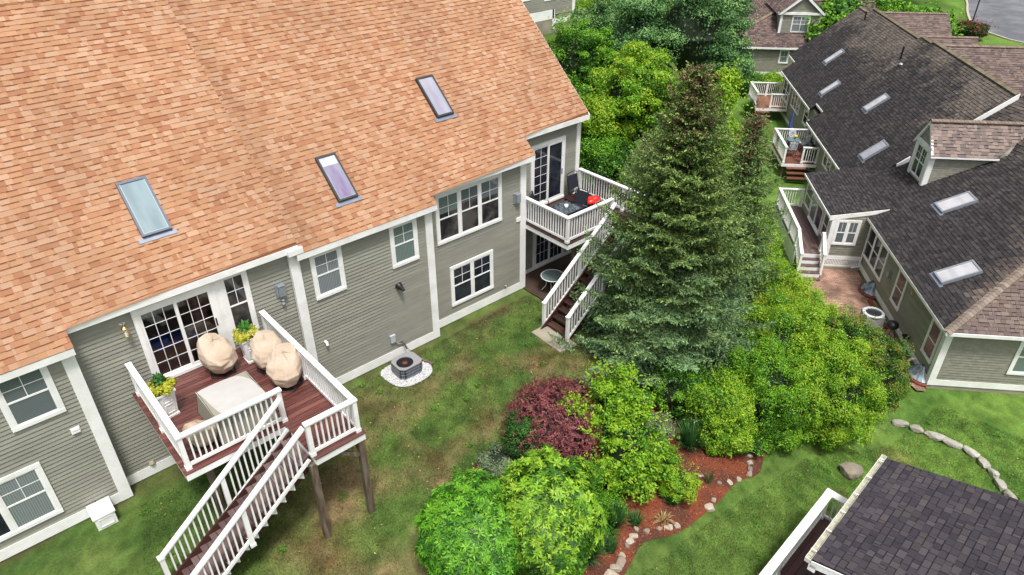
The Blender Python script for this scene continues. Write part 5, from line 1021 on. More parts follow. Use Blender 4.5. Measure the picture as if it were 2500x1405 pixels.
dk.rail((-.78, -5, ZCD), (-.78, 3.38, ZCD), posts=(False, True), mids=(.35, .7), w=.21); dk.rail((-.78, 3.38, ZCD), (.5, 3.38, ZCD), posts=(False, True), w=.21); dk.close()
for y in (-4, -1, 2.2, 3.3): m = MB(); m.box(-.66, y-.06, -3., -.54, y+.06, ZCD-.2); part('support_post', m, WOOD, DC)

# ================================================================ HOUSE F (far, behind the orange roof), and the bend of the street
SIDK[0] = 0
HF = thing('grey_house', 'tall grey-sided house with white corner board beyond the orange roof', 'house', (46, 52, 0))
m = MB(); siding(m, (0, 49, 0), (1, 0, 0), (0, -1, 0), .3, 9, const(36), const(51.1), .14); m.box(36, 49.02, -2, 51.05, 58, 9); part('wall', m, SID, HF)
m = MB(); m.box(36, 48.95, -.05, 48.4, 49, .75); m.box(48.2, 48.95, -1., 48.5, 49, .75); m.box(50.75, 48.95, -.6, 51.13, 49.1, 9); m.box(48.5, 48.96, -.55, 51.1, 49, -.1); part('trim', m, WHITE, HF)
m = MB(); m.box(36, 48.97, -2, 51.1, 49.1, -.02); part('foundation', m, CONC, HF)
wf = Wall((0, 49, 0), (1, 0, 0), (0, -1, 0)); window(wf, HF, 44.2, 45.5, 1.9, 4.2, pane=P_CURT, trim=.16); window(wf, HF, 47.1, 48.6, 1.6, 4.2, pane=P_CURT, trim=.16)
m = MB(); m.col = pA[3]; m.prism([(35.5, 48.6, 8.9), (35.5, 54, 12), (35.5, 59, 8.9)], (16, 0, 0)); part('roof', m, SHA, HF)
ASPH = mat('street_asphalt', (.115, .12, .135), .8, noise=.25, nscale=.6, alt=(.15, .155, .17), altscale=.3, bump=.2)
ST = [(98, 30.5), (88, 26.3), (84.6, 22.9), (83.2, 19.0), (84, 8), (108, 2), (116, 22), (108, 33)]
sheet('street', smooth_poly(ST, 5), ASPH, .03, kind='structure', step=4.)
ring_ = smooth_poly(ST, 5)
CURB = mat('kerb_stone', (.42, .38, .30), .85, noise=.15)
m = MB(); rp = ring_
for i in range(len(rp)): a, b = rp[i], rp[(i+1) % len(rp)]; m.bar((*a, tz(*a)+.05), (*b, tz(*b)+.05), .22, .14)
o = solo('kerb', m, CURB, None, None, kind='structure')
sheet('driveway', [(71.5, 21.4), (68.0, 15), (64.5, 13.5), (61, 16.8), (64, 20.8)], mat('driveway_asphalt', (.06, .062, .07), .8, noise=.25, nscale=.8), .03, kind='structure', step=4.)
# ================================================================ PLANTS
def np_mesh(name, V, C, m, k=4):
    """V: (n,k,3) faces with k corners, C: (n,3) colours"""
    n = len(V); me = bpy.data.meshes.new(name); me.vertices.add(n*k); me.vertices.foreach_set('co', V.reshape(-1).astype(np.float32)); me.loops.add(n*k); me.loops.foreach_set('vertex_index', np.arange(n*k, dtype=np.int32))
    me.polygons.add(n); me.polygons.foreach_set('loop_start', np.arange(0, n*k, k, dtype=np.int32)); me.update()
    ca = me.color_attributes.new('Col', 'FLOAT_COLOR', 'CORNER'); cc = np.ones((n*k, 4), np.float32); cc[:, :3] = np.repeat(C, k, axis=0); ca.data.foreach_set('color', cc.ravel()); me.materials.append(m); return me
def unit(v): return v/np.maximum(np.linalg.norm(v, axis=1, keepdims=True), 1e-9)
def leaf_quads(P, N, size, asp=.5, T=None, jit=.35):
    n = len(P); N = unit(N + RNG.normal(0, jit, (n, 3)))
    if T is None: T = RNG.normal(0, 1, (n, 3))
    T = unit(T - N*np.sum(T*N, 1, keepdims=True)); B = np.cross(N, T); s = (size*RNG.uniform(.7, 1.3, n))[:, None]
    return np.stack([P, P+T*s*.5+B*s*asp*.5, P+T*s, P+T*s*.5-B*s*asp*.5], 1)
def pick(pal, n, jit=.14):
    pal = np.array(pal); return pal[RNG.integers(0, len(pal), n)]*RNG.uniform(1-jit, 1+jit, (n, 1))
def lumps(c, Rr, n, lr, up=.0, shell=(.72, .96), flat_bottom=-.45):
    """lump centres spread over an ellipsoid"""
    D = unit(RNG.normal(0, 1, (n*3, 3))); D = D[D[:, 2] > flat_bottom][:n]; D[:, 2] += up; D = unit(D)
    rad = RNG.uniform(*shell, len(D))[:, None]*(1+.0); return np.array(c)+D*np.array(Rr)*rad, D, lr*RNG.uniform(.55, 1.4, len(D))
def crown(c, Rr, n=50, lr=.35, per=260, size=.07, asp=.5, pal=None, tip=None, tipp=.3, lumpj=.16, shell=(.72, .96), jit=.5, droop=0., fill=.12, squash=.72, flat_bottom=-.45, up_bias=.35, shoots=26, sl=None):
    """leaf cards on the outer sides of many lumps; returns V, C"""
    Rr = [max(q_-.6*lr, .4*q_) for q_ in Rr]
    Cn, D, r = lumps(c, Rr, n, lr, shell=shell, flat_bottom=flat_bottom); n = len(Cn); k = np.repeat(np.arange(n), per); d = unit(RNG.normal(0, 1, (len(k), 3)) + D[k]*.75)
    q = r[k]*np.where(RNG.random(len(k)) < .75, RNG.uniform(.82, 1.08, len(k)), RNG.uniform(.3, .85, len(k))); P = Cn[k]+d*q[:, None]*np.array([1, 1, squash]); P[:, 2] -= droop*q*RNG.random(len(k))
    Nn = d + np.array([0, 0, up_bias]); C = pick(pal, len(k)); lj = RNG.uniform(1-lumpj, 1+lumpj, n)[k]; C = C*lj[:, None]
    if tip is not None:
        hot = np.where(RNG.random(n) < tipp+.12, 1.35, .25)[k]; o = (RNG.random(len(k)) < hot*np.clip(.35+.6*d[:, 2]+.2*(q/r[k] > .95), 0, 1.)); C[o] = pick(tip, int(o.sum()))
    V = [leaf_quads(P, Nn, size, asp, jit=jit)]; Cs = [C]
    if shoots:
        sl = sl or size*4.2; D3 = unit(RNG.normal(0, 1, (shoots*3, 3))); D3 = D3[D3[:, 2] > -.1][:shoots]; ks = 9; kk = np.repeat(np.arange(len(D3)), ks); u = np.tile(np.linspace(0, 1, ks), len(D3)); Ld = sl*RNG.uniform(.4, 1.3, len(D3)); dr = unit(D3+np.array([0, 0, .7])+RNG.normal(0, .3, D3.shape)); P3 = np.array(c)+D3[kk]*(np.array(Rr)+lr*.45)+dr[kk]*(u*Ld[kk])[:, None]; T3 = dr[kk]*.6+RNG.normal(0, .8, (len(kk), 3)); V.append(leaf_quads(P3, np.tile([0, 0, 1.], (len(kk), 1))+D3[kk]*.3, size*1.05, asp, T=T3, jit=.4)); Cs.append(pick(tip if tip is not None else pal, len(kk)))
    m = int(n*per*fill)
    if m:
        D2 = unit(RNG.normal(0, 1, (m, 3))); D2[:, 2] = np.where(D2[:, 2] < flat_bottom, -D2[:, 2], D2[:, 2]); P2 = np.array(c)+D2*np.array(Rr)*RNG.uniform(.45, .85, (m, 1)); V.append(leaf_quads(P2, D2, size*1.3, asp, jit=.6)); Cs.append(pick(pal, m))
    return np.concatenate(V), np.concatenate(Cs)
def core(mb, c, Rr, col, n=10):  # opaque dark blob inside the leaves: inner shade put in as colour
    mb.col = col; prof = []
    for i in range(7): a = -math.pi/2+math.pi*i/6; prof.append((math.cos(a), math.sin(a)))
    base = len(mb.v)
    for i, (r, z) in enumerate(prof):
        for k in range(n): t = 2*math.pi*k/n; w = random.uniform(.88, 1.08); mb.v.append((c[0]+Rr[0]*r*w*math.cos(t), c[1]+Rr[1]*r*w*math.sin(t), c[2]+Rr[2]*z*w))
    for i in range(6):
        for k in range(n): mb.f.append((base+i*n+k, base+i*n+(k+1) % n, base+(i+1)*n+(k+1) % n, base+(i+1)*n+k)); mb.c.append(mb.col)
def stems(base, c, Rr, n=7, r=.02):
    m = MB(); b = Vector(base)
    for k in range(n):
        a = 2*math.pi*k/n+random.random(); e = Vector((c[0]+Rr[0]*.7*math.cos(a), c[1]+Rr[1]*.7*math.sin(a), c[2]+Rr[2]*random.uniform(.1, .6))); mid = b.lerp(e, .5)+Vector((random.uniform(-.1, .1), random.uniform(-.1, .1), .1)); m.tube([b+Vector((.06*math.cos(a), .06*math.sin(a), -.1)), mid, e], [r*1.5, r, r*.5], 6)
    return m
def l_(r, g, b, k=.62): return tuple(v*k for v in lin(r, g, b))
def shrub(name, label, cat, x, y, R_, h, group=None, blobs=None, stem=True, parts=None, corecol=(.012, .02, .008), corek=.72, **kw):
    g = tz(x, y); T = thing(name, label, cat, (x, y, g), group=group); Vs, Cs = [], []
    cm = MB()
    for (dx, dy, zc, rx, rz_) in (blobs or [(0, 0, h*.5, R_, h*.52)]):
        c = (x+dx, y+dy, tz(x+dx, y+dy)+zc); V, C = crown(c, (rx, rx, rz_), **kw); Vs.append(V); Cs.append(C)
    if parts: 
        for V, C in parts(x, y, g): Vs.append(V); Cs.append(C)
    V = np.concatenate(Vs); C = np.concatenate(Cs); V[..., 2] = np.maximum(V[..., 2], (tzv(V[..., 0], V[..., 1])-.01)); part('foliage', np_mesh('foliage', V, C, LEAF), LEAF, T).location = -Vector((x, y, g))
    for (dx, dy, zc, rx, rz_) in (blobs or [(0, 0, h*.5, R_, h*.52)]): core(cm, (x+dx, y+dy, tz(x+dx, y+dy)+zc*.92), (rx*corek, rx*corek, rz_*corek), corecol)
    part('inner_twigs', cm, CHIP, T)  # no real twigs: dark blobs standing in for inner shade
    if stem: part('stem', stems((x, y, g), (x, y, g+h*.4), (R_*.6, R_*.6, h*.3)), BARK, T)
    return T
def tree(name, label, x, y, blobs, trunk_r=.12, lean=(0, 0), group=None, corek=.6, **kw):
    g = tz(x, y); T = thing(name, label, 'tree', (x, y, g), group=group); Vs, Cs = [], []; br = MB()
    for (dx, dy, z, rx, ry, rz_) in blobs:
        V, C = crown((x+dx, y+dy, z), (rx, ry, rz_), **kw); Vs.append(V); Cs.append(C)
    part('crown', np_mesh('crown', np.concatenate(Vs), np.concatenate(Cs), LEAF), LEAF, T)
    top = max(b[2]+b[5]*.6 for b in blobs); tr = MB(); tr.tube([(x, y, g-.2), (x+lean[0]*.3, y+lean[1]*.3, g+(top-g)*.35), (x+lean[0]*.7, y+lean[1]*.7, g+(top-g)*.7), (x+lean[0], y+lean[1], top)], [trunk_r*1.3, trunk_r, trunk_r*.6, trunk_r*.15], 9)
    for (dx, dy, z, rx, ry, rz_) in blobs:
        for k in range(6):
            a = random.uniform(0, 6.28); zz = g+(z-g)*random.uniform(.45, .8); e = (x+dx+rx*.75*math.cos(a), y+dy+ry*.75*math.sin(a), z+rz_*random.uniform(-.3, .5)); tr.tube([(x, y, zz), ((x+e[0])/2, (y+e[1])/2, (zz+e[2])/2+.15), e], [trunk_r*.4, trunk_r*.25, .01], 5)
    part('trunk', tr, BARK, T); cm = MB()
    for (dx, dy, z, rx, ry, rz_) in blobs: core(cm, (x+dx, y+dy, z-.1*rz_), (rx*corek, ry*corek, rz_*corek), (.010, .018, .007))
    part('inner_twigs', cm, CHIP, T); return T  # no real twigs: dark blobs standing in for inner shade

# palettes
BRIGHT = [l_(114, 172, 34, .84), l_(96, 154, 30, .82), l_(78, 134, 28, .8), l_(134, 186, 44, .84)]
MIDG = [l_(66, 122, 34, .75), l_(54, 104, 30, .75), l_(80, 138, 38, .75), l_(44, 88, 28, .75)]
DARKG = [l_(40, 84, 34, .7), l_(32, 68, 30, .7), l_(52, 98, 36, .7)]
YEL = [l_(160, 196, 46, .8), l_(145, 185, 40, .8), l_(182, 206, 60, .8), l_(125, 175, 40, .8)]
BLUEG = [l_(92, 142, 80, .85), l_(76, 124, 68, .85), l_(110, 158, 94, .85), l_(60, 104, 56, .8)]
PURP = [l_(146, 78, 80, .85), l_(124, 62, 66, .85), l_(166, 98, 98, .85), l_(100, 52, 58, .8)]
PALE = [l_(150, 170, 130), l_(130, 155, 110), l_(175, 188, 155), l_(105, 140, 85)]

# ---- rhododendron-like mounds with rosettes
def rosettes(c, Rr, n, size, per, pal, tip, wid=.30, openk=.75, flat=-.5, tipp=.7, bump=.08):
    D = unit(RNG.normal(0, 1, (int(n*1.5), 3))); D = D[D[:, 2] > flat][:n]; n = len(D)
    az = np.arctan2(D[:, 1], D[:, 0]); lob = 1+bump*np.sin(az*5+D[:, 2]*4)+bump*.8*np.sin(az*9-D[:, 2]*7+1.3)+RNG.normal(0, .025, n)
    P = np.array(c)+D*np.array(Rr)*lob[:, None]; N = unit(D/np.array(Rr)+np.array([0, 0, .45])+RNG.normal(0, .2, (n, 3)))
    k = np.repeat(np.arange(n), per); A = unit(np.cross(N, RNG.normal(0, 1, (n, 3)))); B = np.cross(N, A); th = np.tile(np.arange(per)*2*np.pi/per, n)+RNG.normal(0, .2, n*per)
    T = unit(A[k]*np.cos(th)[:, None]+B[k]*np.sin(th)[:, None]+N[k]*(1-openk)*RNG.uniform(.2, 1.7, (n*per, 1))); Ln = N[k]
    V = leaf_quads(P[k], Ln, size, wid, T=T, jit=.12); C = pick(pal, n, .2)[k]*RNG.uniform(.6, 1.3, (n*per, 1)); t = RNG.random(n) < tipp*np.clip(D[:, 2]+.5, 0, 1); C[t[k]] = (pick(tip, n, .14)[k]*RNG.uniform(.75, 1.2, (n*per, 1)))[t[k]]
    return V, C
def mound(name, label, x, y, R_, zc, hz, n, size, per, pal, tip, tipp=.7, **kw):
    g = tz(x, y); T = thing(name, label, 'shrub', (x, y, g)); V, C = rosettes((x, y, zc), (R_, R_, hz), n, size, per, pal, tip, tipp=tipp, **kw); V2, C2 = rosettes((x, y, zc), (R_*.9, R_*.9, hz*.9), n//2, size*1.1, per, pal, pal, **kw)
    V = np.concatenate([V, V2]); C = np.concatenate([C, C2]); keep = V[:, 0, 2] > tzv(V[:, 0, 0], V[:, 0, 1]); V = V[keep]; C = C[keep]
    part('foliage', np_mesh('foliage', V, C, LEAF), LEAF, T); cm = MB(); core(cm, (x, y, zc), (R_*.82, R_*.82, hz*.82), (.02, .035, .01)); part('inner_twigs', cm, CHIP, T); part('stem', stems((x, y, g), (x, y, zc), (R_*.6, R_*.6, hz*.4), 8, .03), BARK, T)  # inner_twigs: dark blob standing in for inner shade
mound('rhododendron', 'large round mid-green shrub clipped smooth, nearest the lawn corner', 6.36, 8.49, 1.22, 1.10, 1.30, 3000, .125, 7, [l_(86, 150, 36, .9), l_(70, 130, 32, .85), l_(98, 162, 42, .9), l_(52, 104, 28, .8)], [l_(128, 186, 54, .9), l_(112, 174, 46, .9)], tipp=.4, wid=.26, bump=.06)
mound('rhododendron', 'rounded shrub with large pale yellow-green whorled leaves between the smooth mound and the mulch', 7.70, 7.55, 1.18, 1.33, 1.58, 3600, .125, 8, [l_(84, 136, 34, .85), l_(66, 116, 30, .8), l_(50, 94, 26, .8)], [l_(156, 194, 58, .9), l_(138, 182, 48, .9), l_(124, 172, 44, .9)], tipp=.65, wid=.32, bump=.09)

# ---- barberry: arching reddish sprays
def barberry(x, y, R_, zc, hz):
    g = tz(x, y); T = thing('barberry', 'dome-shaped purple-red shrub on the lawn edge behind the rhododendrons', 'shrub', (x, y, g)); n = 1500
    D = unit(RNG.normal(0, 1, (n*2, 3))); D = D[D[:, 2] > -.3][:n]; P0 = np.array([x, y, zc])+D*np.array([R_, R_, hz])*RNG.uniform(.78, .98, (len(D), 1)); Vs, Cs = [], []
    Tn = unit(np.cross(D, RNG.normal(0, 1, D.shape))+D*.5+np.array([0, 0, .1])); per = 30; k = np.repeat(np.arange(len(D)), per); s = np.tile(np.linspace(0, .28, per), len(D)); P = P0[k]+Tn[k]*s[:, None]+RNG.normal(0, .012, (len(k), 3)); P[:, 2] -= s*s*1.2
    V = leaf_quads(P, D[k]+np.array([0, 0, .6]), .038, .65, T=RNG.normal(0, 1, (len(k), 3))+Tn[k]*.3, jit=.6); C = pick(PURP, len(D), .2)[k]*RNG.uniform(.8, 1.25, (len(k), 1)); o = RNG.random(len(k)) < .12; C[o] = pick([l_(170, 110, 105), l_(150, 95, 98)], int(o.sum()))
    part('foliage', np_mesh('foliage', V, C, LEAF), LEAF, T); cm = MB(); core(cm, (x, y, zc), (R_*.8, R_*.8, hz*.8), (.022, .010, .012)); part('inner_twigs', cm, CHIP, T); part('stem', stems((x, y, g), (x, y, zc), (R_*.6, R_*.6, hz*.4), 8, .02), BARK, T)  # inner_twigs: dark blob standing in for inner shade
barberry(10.5, 9.95, 1.52, .80, 1.12)
shrub('climbing_shrub', 'dark green small-leaved shrub growing into the purple dome on its lawn side', 'shrub', 9.55, 10.15, .72, 1.6, n=65, lr=.2, per=330, size=.045, asp=.6, pal=DARKG+[l_(62, 118, 50)], tip=[l_(92, 150, 60)], tipp=.25)
shrub('vine', 'bright green vine growing out of the purple dome next to the forsythia', 'shrub', 10.95, 9.35, .35, 1.0, blobs=[(0, 0, 1.5, .5, .35), (-.35, .3, 1.75, .3, .2), (-.1, -.35, 1.1, .35, .35)], n=22, lr=.13, per=120, size=.06, asp=.55, pal=BRIGHT+MIDG[:2], tip=YEL, shell=(.5, 1.2), corek=.3, stem=False)
shrub('euonymus', 'low variegated whitish shrub at the lawn edge below the purple dome', 'shrub', 8.75, 10.35, .62, .6, n=35, lr=.17, per=260, size=.045, asp=.6, pal=PALE)
shrub('forsythia', 'loose yellow-green shrub with arching shoots between the purple dome and the mulch', 'shrub', 11.25, 8.35, .98, 2.7, blobs=[(0, 0, 1.2, 1.1, 1.3), (.45, .65, 1.8, .8, 1.0), (-.15, -.35, .7, .9, .75)], n=60, lr=.24, per=190, size=.085, asp=.5, pal=MIDG[:3]+BRIGHT, tip=YEL[:2]+BRIGHT[:1], tipp=.55, shell=(.6, 1.12), shoots=60, sl=.5)
shrub('willow_shrub', 'pale silvery variegated shrub beside the daylily clump', 'shrub', 12.85, 8.45, .55, 1.25, n=36, lr=.2, per=240, size=.06, asp=.4, pal=PALE)
shrub('euonymus', 'silvery-leaved low shrub on the grass side of the yellow-green forsythia', 'shrub', 12.6, 10.6, .62, 1.0, n=34, lr=.2, per=220, size=.055, asp=.4, pal=PALE+[l_(90, 130, 80)])
shrub('spirea', 'small bright green mound standing alone on the red mulch', 'shrub', 12.1, 6.95, .52, .95, n=40, lr=.17, per=260, size=.055, asp=.4, pal=BRIGHT, tip=YEL, tipp=.25, shell=(.6, 1.1))
shrub('spirea', 'thin upright green shrub on the mulch beside the forsythia foot', 'shrub', 12.35, 7.55, .36, 1.0, n=26, lr=.14, per=200, size=.05, asp=.4, pal=MIDG, tip=BRIGHT, tipp=.4, shell=(.6, 1.1))
shrub('green_shrub', 'sprawling fine-leaved shrub between the whorled rhododendron and the mulch', 'shrub', 9.35, 7.75, .55, 1.0, blobs=[(0, 0, .55, .5, .5), (.55, -.25, .35, .4, .32), (.35, .4, .9, .4, .45)], n=32, lr=.17, per=230, size=.05, asp=.45, pal=MIDG+BRIGHT[:1], tip=BRIGHT, tipp=.3, shell=(.6, 1.12))
shrub('green_shrub', 'low dark ground-hugging shrub on the red mulch, between two grassy clumps', 'shrub', 9.15, 7.1, .38, .4, n=18, lr=.12, per=180, size=.05, asp=.5, pal=MIDG)
# hedge masses
HK = dict(lr=.26, per=470, size=.056, asp=.5, shell=(.6, 1.06), squash=1.15, shoots=90, sl=.38)
shrub('privet', 'bright green shrub in front of the hedge, beside the daylily clump', 'shrub', 15.1, 7.75, .95, 1.9, blobs=[(0, 0, 1.2, 1.0, 1.05), (-.1, -.35, .5, .85, .6)], n=75, pal=MIDG[:2]+BRIGHT, tip=YEL+BRIGHT[:1], tipp=.45, **HK)
shrub('privet', 'dense green shrub of the hedge directly beneath the spruce skirt', 'shrub', 16.7, 7.35, 1.1, 3.0, blobs=[(0, 0, 1.7, 1.25, 1.55), (.3, -.6, .7, .95, .8), (1.1, -.3, 1.4, .9, 1.3)], n=85, pal=MIDG+BRIGHT[:2], tip=BRIGHT+YEL[1:2], tipp=.5, **HK)
shrub('privet', 'small leafy shrub spilling over the mulch edge below the hedge', 'shrub', 15.6, 6.75, .42, .7, n=26, lr=.17, per=220, size=.065, asp=.5, pal=MIDG, tip=BRIGHT)
shrub('hedge_shrub', 'biggest bright green hedge shrub, bulging over the lawn', 'shrub', 18.6, 6.3, 1.45, 3.4, blobs=[(0, 0, 2.0, 1.5, 1.75), (-.9, .25, 1.6, 1.05, 1.5), (.9, -.35, 1.4, 1.2, 1.5), (.1, -.35, .8, 1.3, .9)], n=95, pal=BRIGHT+MIDG[:2], tip=YEL+BRIGHT[3:], tipp=.5, **HK)
shrub('arborvitae', 'dark rounded evergreen at the end of the hedge, nearest the stone edging', 'shrub', 20.3, 5.75, 1.15, 3.9, blobs=[(0, 0, 2.0, 1.3, 1.95), (-.3, .8, 2.3, 1.25, 1.75), (.5, 1.1, 1.9, 1.0, 1.6)], n=120, lr=.24, per=330, size=.055, asp=.45, pal=MIDG[:3]+DARKG[:2], tip=[l_(105, 160, 45, .8), l_(130, 175, 50, .8), l_(150, 95, 55, .7)], tipp=.35)
shrub('hedge_shrub', 'yellow-green hedge shrub overlapping the brick patio', 'shrub', 20.7, 8.3, 1.2, 2.9, blobs=[(0, 0, 1.6, 1.45, 1.6), (-.9, .4, 1.8, 1.2, 1.45), (.8, -.8, 1.5, 1.2, 1.45), (1.2, .2, 1.0, 1.0, 1.1)], n=85, pal=BRIGHT+MIDG[:2], tip=YEL+[l_(165, 95, 50)], tipp=.35, **HK)
shrub('hedge_shrub', 'olive green hedge shrub between the spruce and the biggest hedge shrub', 'shrub', 18.9, 8.2, 1.15, 3.2, blobs=[(0, 0, 1.9, 1.35, 1.7), (1., -.6, 2.0, 1.1, 1.6)], n=90, pal=MIDG[:3]+BRIGHT, tip=YEL+BRIGHT[:1], tipp=.45, **HK)
shrub('green_shrub', 'deep green broad-leaved shrub in the dark gap under the spruce', 'shrub', 14.9, 9.05, .95, 1.7, n=60, pal=DARKG+MIDG, tip=BRIGHT, tipp=.3, **HK)
shrub('hedge_shrub', 'bright green hedge shrub beside the walkway steps', 'shrub', 22.4, 10.0, 1.0, 2.7, blobs=[(0, 0, 1.5, 1.15, 1.4), (.5, .9, 1.3, 1., 1.2), (-.7, -.9, 1.6, 1.0, 1.4)], n=80, pal=BRIGHT+MIDG[:1], tip=YEL, tipp=.3, **HK)
shrub('hedge_shrub', 'slender yellow-green hedge shrub beside the walkway deck railing', 'shrub', 23.6, 12.0, .8, 3.4, blobs=[(0, 0, 1.9, .9, 1.7), (.5, .9, 1.8, .8, 1.5)], n=60, pal=BRIGHT, tip=YEL, tipp=.4, **HK)
shrub('hedge_shrub', 'light green shrub at the end of the grass strip behind the spruce', 'shrub', 25.4, 13.9, .8, 3.3, blobs=[(0, 0, 1.8, .8, 1.6), (.4, 1., 1.4, .75, 1.2)], n=60, pal=BRIGHT, tip=YEL, tipp=.45, **HK)
shrub('forsythia', 'yellowish loose shrub on the grass strip opposite the reddish deck', 'shrub', 26.9, 16.0, .75, 2.2, n=40, pal=BRIGHT, tip=YEL, tipp=.5, lr=.28, per=200, size=.08, asp=.5, shell=(.6, 1.1))
# potted plants
def potted(label, x, y):
    T = thing('potted_plant', label, 'plant', (x, y, ZD+.756), group='yellow coleus in the planters'); V, C = crown((x, y, ZD+.83), (.33, .33, .17), n=34, lr=.09, per=90, size=.055, asp=.6, shoots=0, fill=.4, pal=[l_(215, 215, 40), l_(195, 205, 40), l_(230, 228, 80)], tip=[l_(240, 235, 120)], tipp=.2)
    part('yellow_foliage', np_mesh('yellow_foliage', V, C, LEAF), LEAF, T); V, C = rosettes((x, y+.02, ZD+.98), (.10, .10, .14), 16, .16, 6, [l_(60, 120, 45), l_(45, 95, 40)], [l_(85, 150, 60)], wid=.4); part('green_leaves', np_mesh('green_leaves', V, C, LEAF), LEAF, T)
potted('yellow and green plant overflowing the planter by the outer side railing', 2.26, 15.02); potted('yellow and green plant overflowing the planter by the side window', 4.66, 15.72)

# ---- grassy clumps
def clump(label, x, y, n, L_, col, spread=.9, w=.012, base_r=.10, arch=1., name='grass_clump'):
    g = tz(x, y); k = 5; a = RNG.uniform(0, 2*np.pi, n); out = RNG.uniform(.1, 1, n)*spread; Ls = L_*RNG.uniform(.6, 1.1, n); b = np.stack([x+base_r*RNG.random(n)*np.cos(a), y+base_r*RNG.random(n)*np.sin(a), np.full(n, g)], 1); d = np.stack([np.cos(a), np.sin(a), 0*a], 1); sd_ = np.stack([-np.sin(a), np.cos(a), 0*a], 1); pts = []
    for i in range(k+1):
        t = i/k; pts.append(b+d*(out*Ls*t*.7)[:, None]+np.array([0, 0, 1])*(Ls*(t-.55*arch*out*t*t))[:, None])
    Vs = []
    for i in range(k): w0 = w*(1-(i/k)**2); w1 = w*(1-((i+1)/k)**2); Vs.append(np.stack([pts[i]-sd_*w0, pts[i]+sd_*w0, pts[i+1]+sd_*w1, pts[i+1]-sd_*w1], 1))
    C = np.tile(pick(col, n), (k, 1)); me = np_mesh('blades', np.concatenate(Vs), C, LEAF); me.transform(Matrix.Translation((-x, -y, -g))); o = bpy.data.objects.new(name, me); S.collection.objects.link(o); o.location = (x, y, g); props(o, label, 'grass clump'); return o
GG = [l_(76, 126, 66, .85), l_(60, 108, 60, .85), l_(96, 146, 76, .85)]
clump('tall arching green daylily clump on the mulch under the hedge', 13.9, 7.85, 420, 1.15, GG, w=.016)
clump('upright green iris clump on the mulch near the whorled rhododendron', 9.75, 7.2, 300, .95, GG, .7, w=.016); clump('green daylily clump at the lowest tip of the mulch bed', 8.45, 6.95, 420, .9, GG, 1., w=.015)
clump('small green daylily tuft next to the dried straw tuft', 10.35, 6.95, 120, .5, GG, .9); clump('narrow green tuft near the pale stones at the lower mulch edge', 9.15, 6.75, 120, .55, GG, .6)
clump('sparse thin green tuft on open mulch between stones and spirea', 13.3, 6.75, 50, .5, [l_(110, 130, 75), l_(150, 150, 100)], .5)
clump('green grassy tuft beneath the bright green spirea mound', 11.7, 6.85, 120, .5, GG, .8); clump('dried straw-coloured tuft near the mulch edge', 11.05, 6.6, 90, .42, [tuple(v*.8 for v in lin(205, 180, 130)), tuple(v*.8 for v in lin(180, 150, 105))], 1.3, arch=1.5)
clump('tall round ornamental grass clump in front of the brown corner deck', *[tuple((FB.M @ Vector((-1.35, 29.3, 0))))[i] for i in (0, 1)], 900, 1.4, [l_(95, 145, 60), l_(80, 128, 52)], .8, w=.02, base_r=.4); 
clump('tall bluish grass clump between the corner deck and the far trees', *[tuple((FB.M @ Vector((-1.6, 34, 0))))[i] for i in (0, 1)], 900, 1.7, [l_(84, 128, 70), l_(70, 112, 62)], .8, w=.025, base_r=.6)
p_ = FB.M @ Vector((1.2, 36.2, 0)); shrub('green_shrub', 'row-like light green shrub against the gabled house wall', 'shrub', p_.x, p_.y, 1.3, 1.2, n=50, lr=.35, per=160, size=.11, asp=.5, pal=BRIGHT, tip=YEL)
p_ = FB.M @ Vector((-.4, 35.6, 0)); shrub('green_shrub', 'leafy shrub between the bluish grass and the gabled house', 'shrub', p_.x, p_.y, 1.0, 1.4, n=40, lr=.33, per=160, size=.11, asp=.5, pal=BRIGHT+MIDG)
p_ = FB.M @ Vector((3.0, 35.2, 0)); shrub('dwarf_conifer', 'small dark cone-shaped evergreen near the roof corner of the gabled house', 'shrub', p_.x, p_.y, .4, 1.5, n=30, lr=.15, per=160, size=.08, asp=.4, pal=DARKG)

# ---- broadleaf trees beyond the orange roof
TK = dict(lr=.5, per=330, size=.10, asp=.6, shell=(.62, 1.06), jit=.55, fill=.15, squash=.6, sl=.5)
tree('maple', 'dark green maple closest to the orange gable', 29.9, 28.2, [(0, 0, 3.6, 2.2, 2.2, 2.6), (.8, -1.6, 2.4, 1.7, 1.7, 1.9), (-1.8, -1.4, 1.6, 1.6, 1.6, 1.6)], n=70, pal=MIDG+BRIGHT[1:3], tip=BRIGHT+YEL[3:], tipp=.5, **TK)
tree('maple', 'yellow-green maple in the middle of the trees beyond the roof corner', 26.5, 21.1, [(0, 0, 4.1, 2.2, 2.2, 2.2), (-1.2, .8, 2.6, 1.6, 1.6, 1.8), (1., -.6, 2.8, 1.7, 1.7, 2.0)], n=70, pal=BRIGHT, tip=YEL, tipp=.6, **TK)
tree('maple', 'fresh green tree right behind the spruce top', 27.0, 19.0, [(0, 0, 3.3, 1.7, 1.7, 2.1), (.6, -1.3, 2.0, 1.3, 1.3, 1.8)], n=60, pal=BRIGHT+MIDG[:2], tip=[l_(130, 180, 55)], tipp=.4, **TK)
tree('young_maple', 'low dark green tree filling the gap behind the rear deck railing', 23.9, 20.6, [(0, 0, 1.3, 1.6, 1.6, 1.5), (-1.6, .9, .9, 1.3, 1.3, 1.2)], n=60, pal=DARKG+MIDG, tip=BRIGHT, tipp=.3, **TK)
tree('young_maple', 'leafy green tree between the dark maple and the roof end', 24.7, 22.9, [(0, 0, 2.4, 1.6, 1.6, 1.9)], n=50, pal=MIDG, tip=BRIGHT, tipp=.5, **TK)
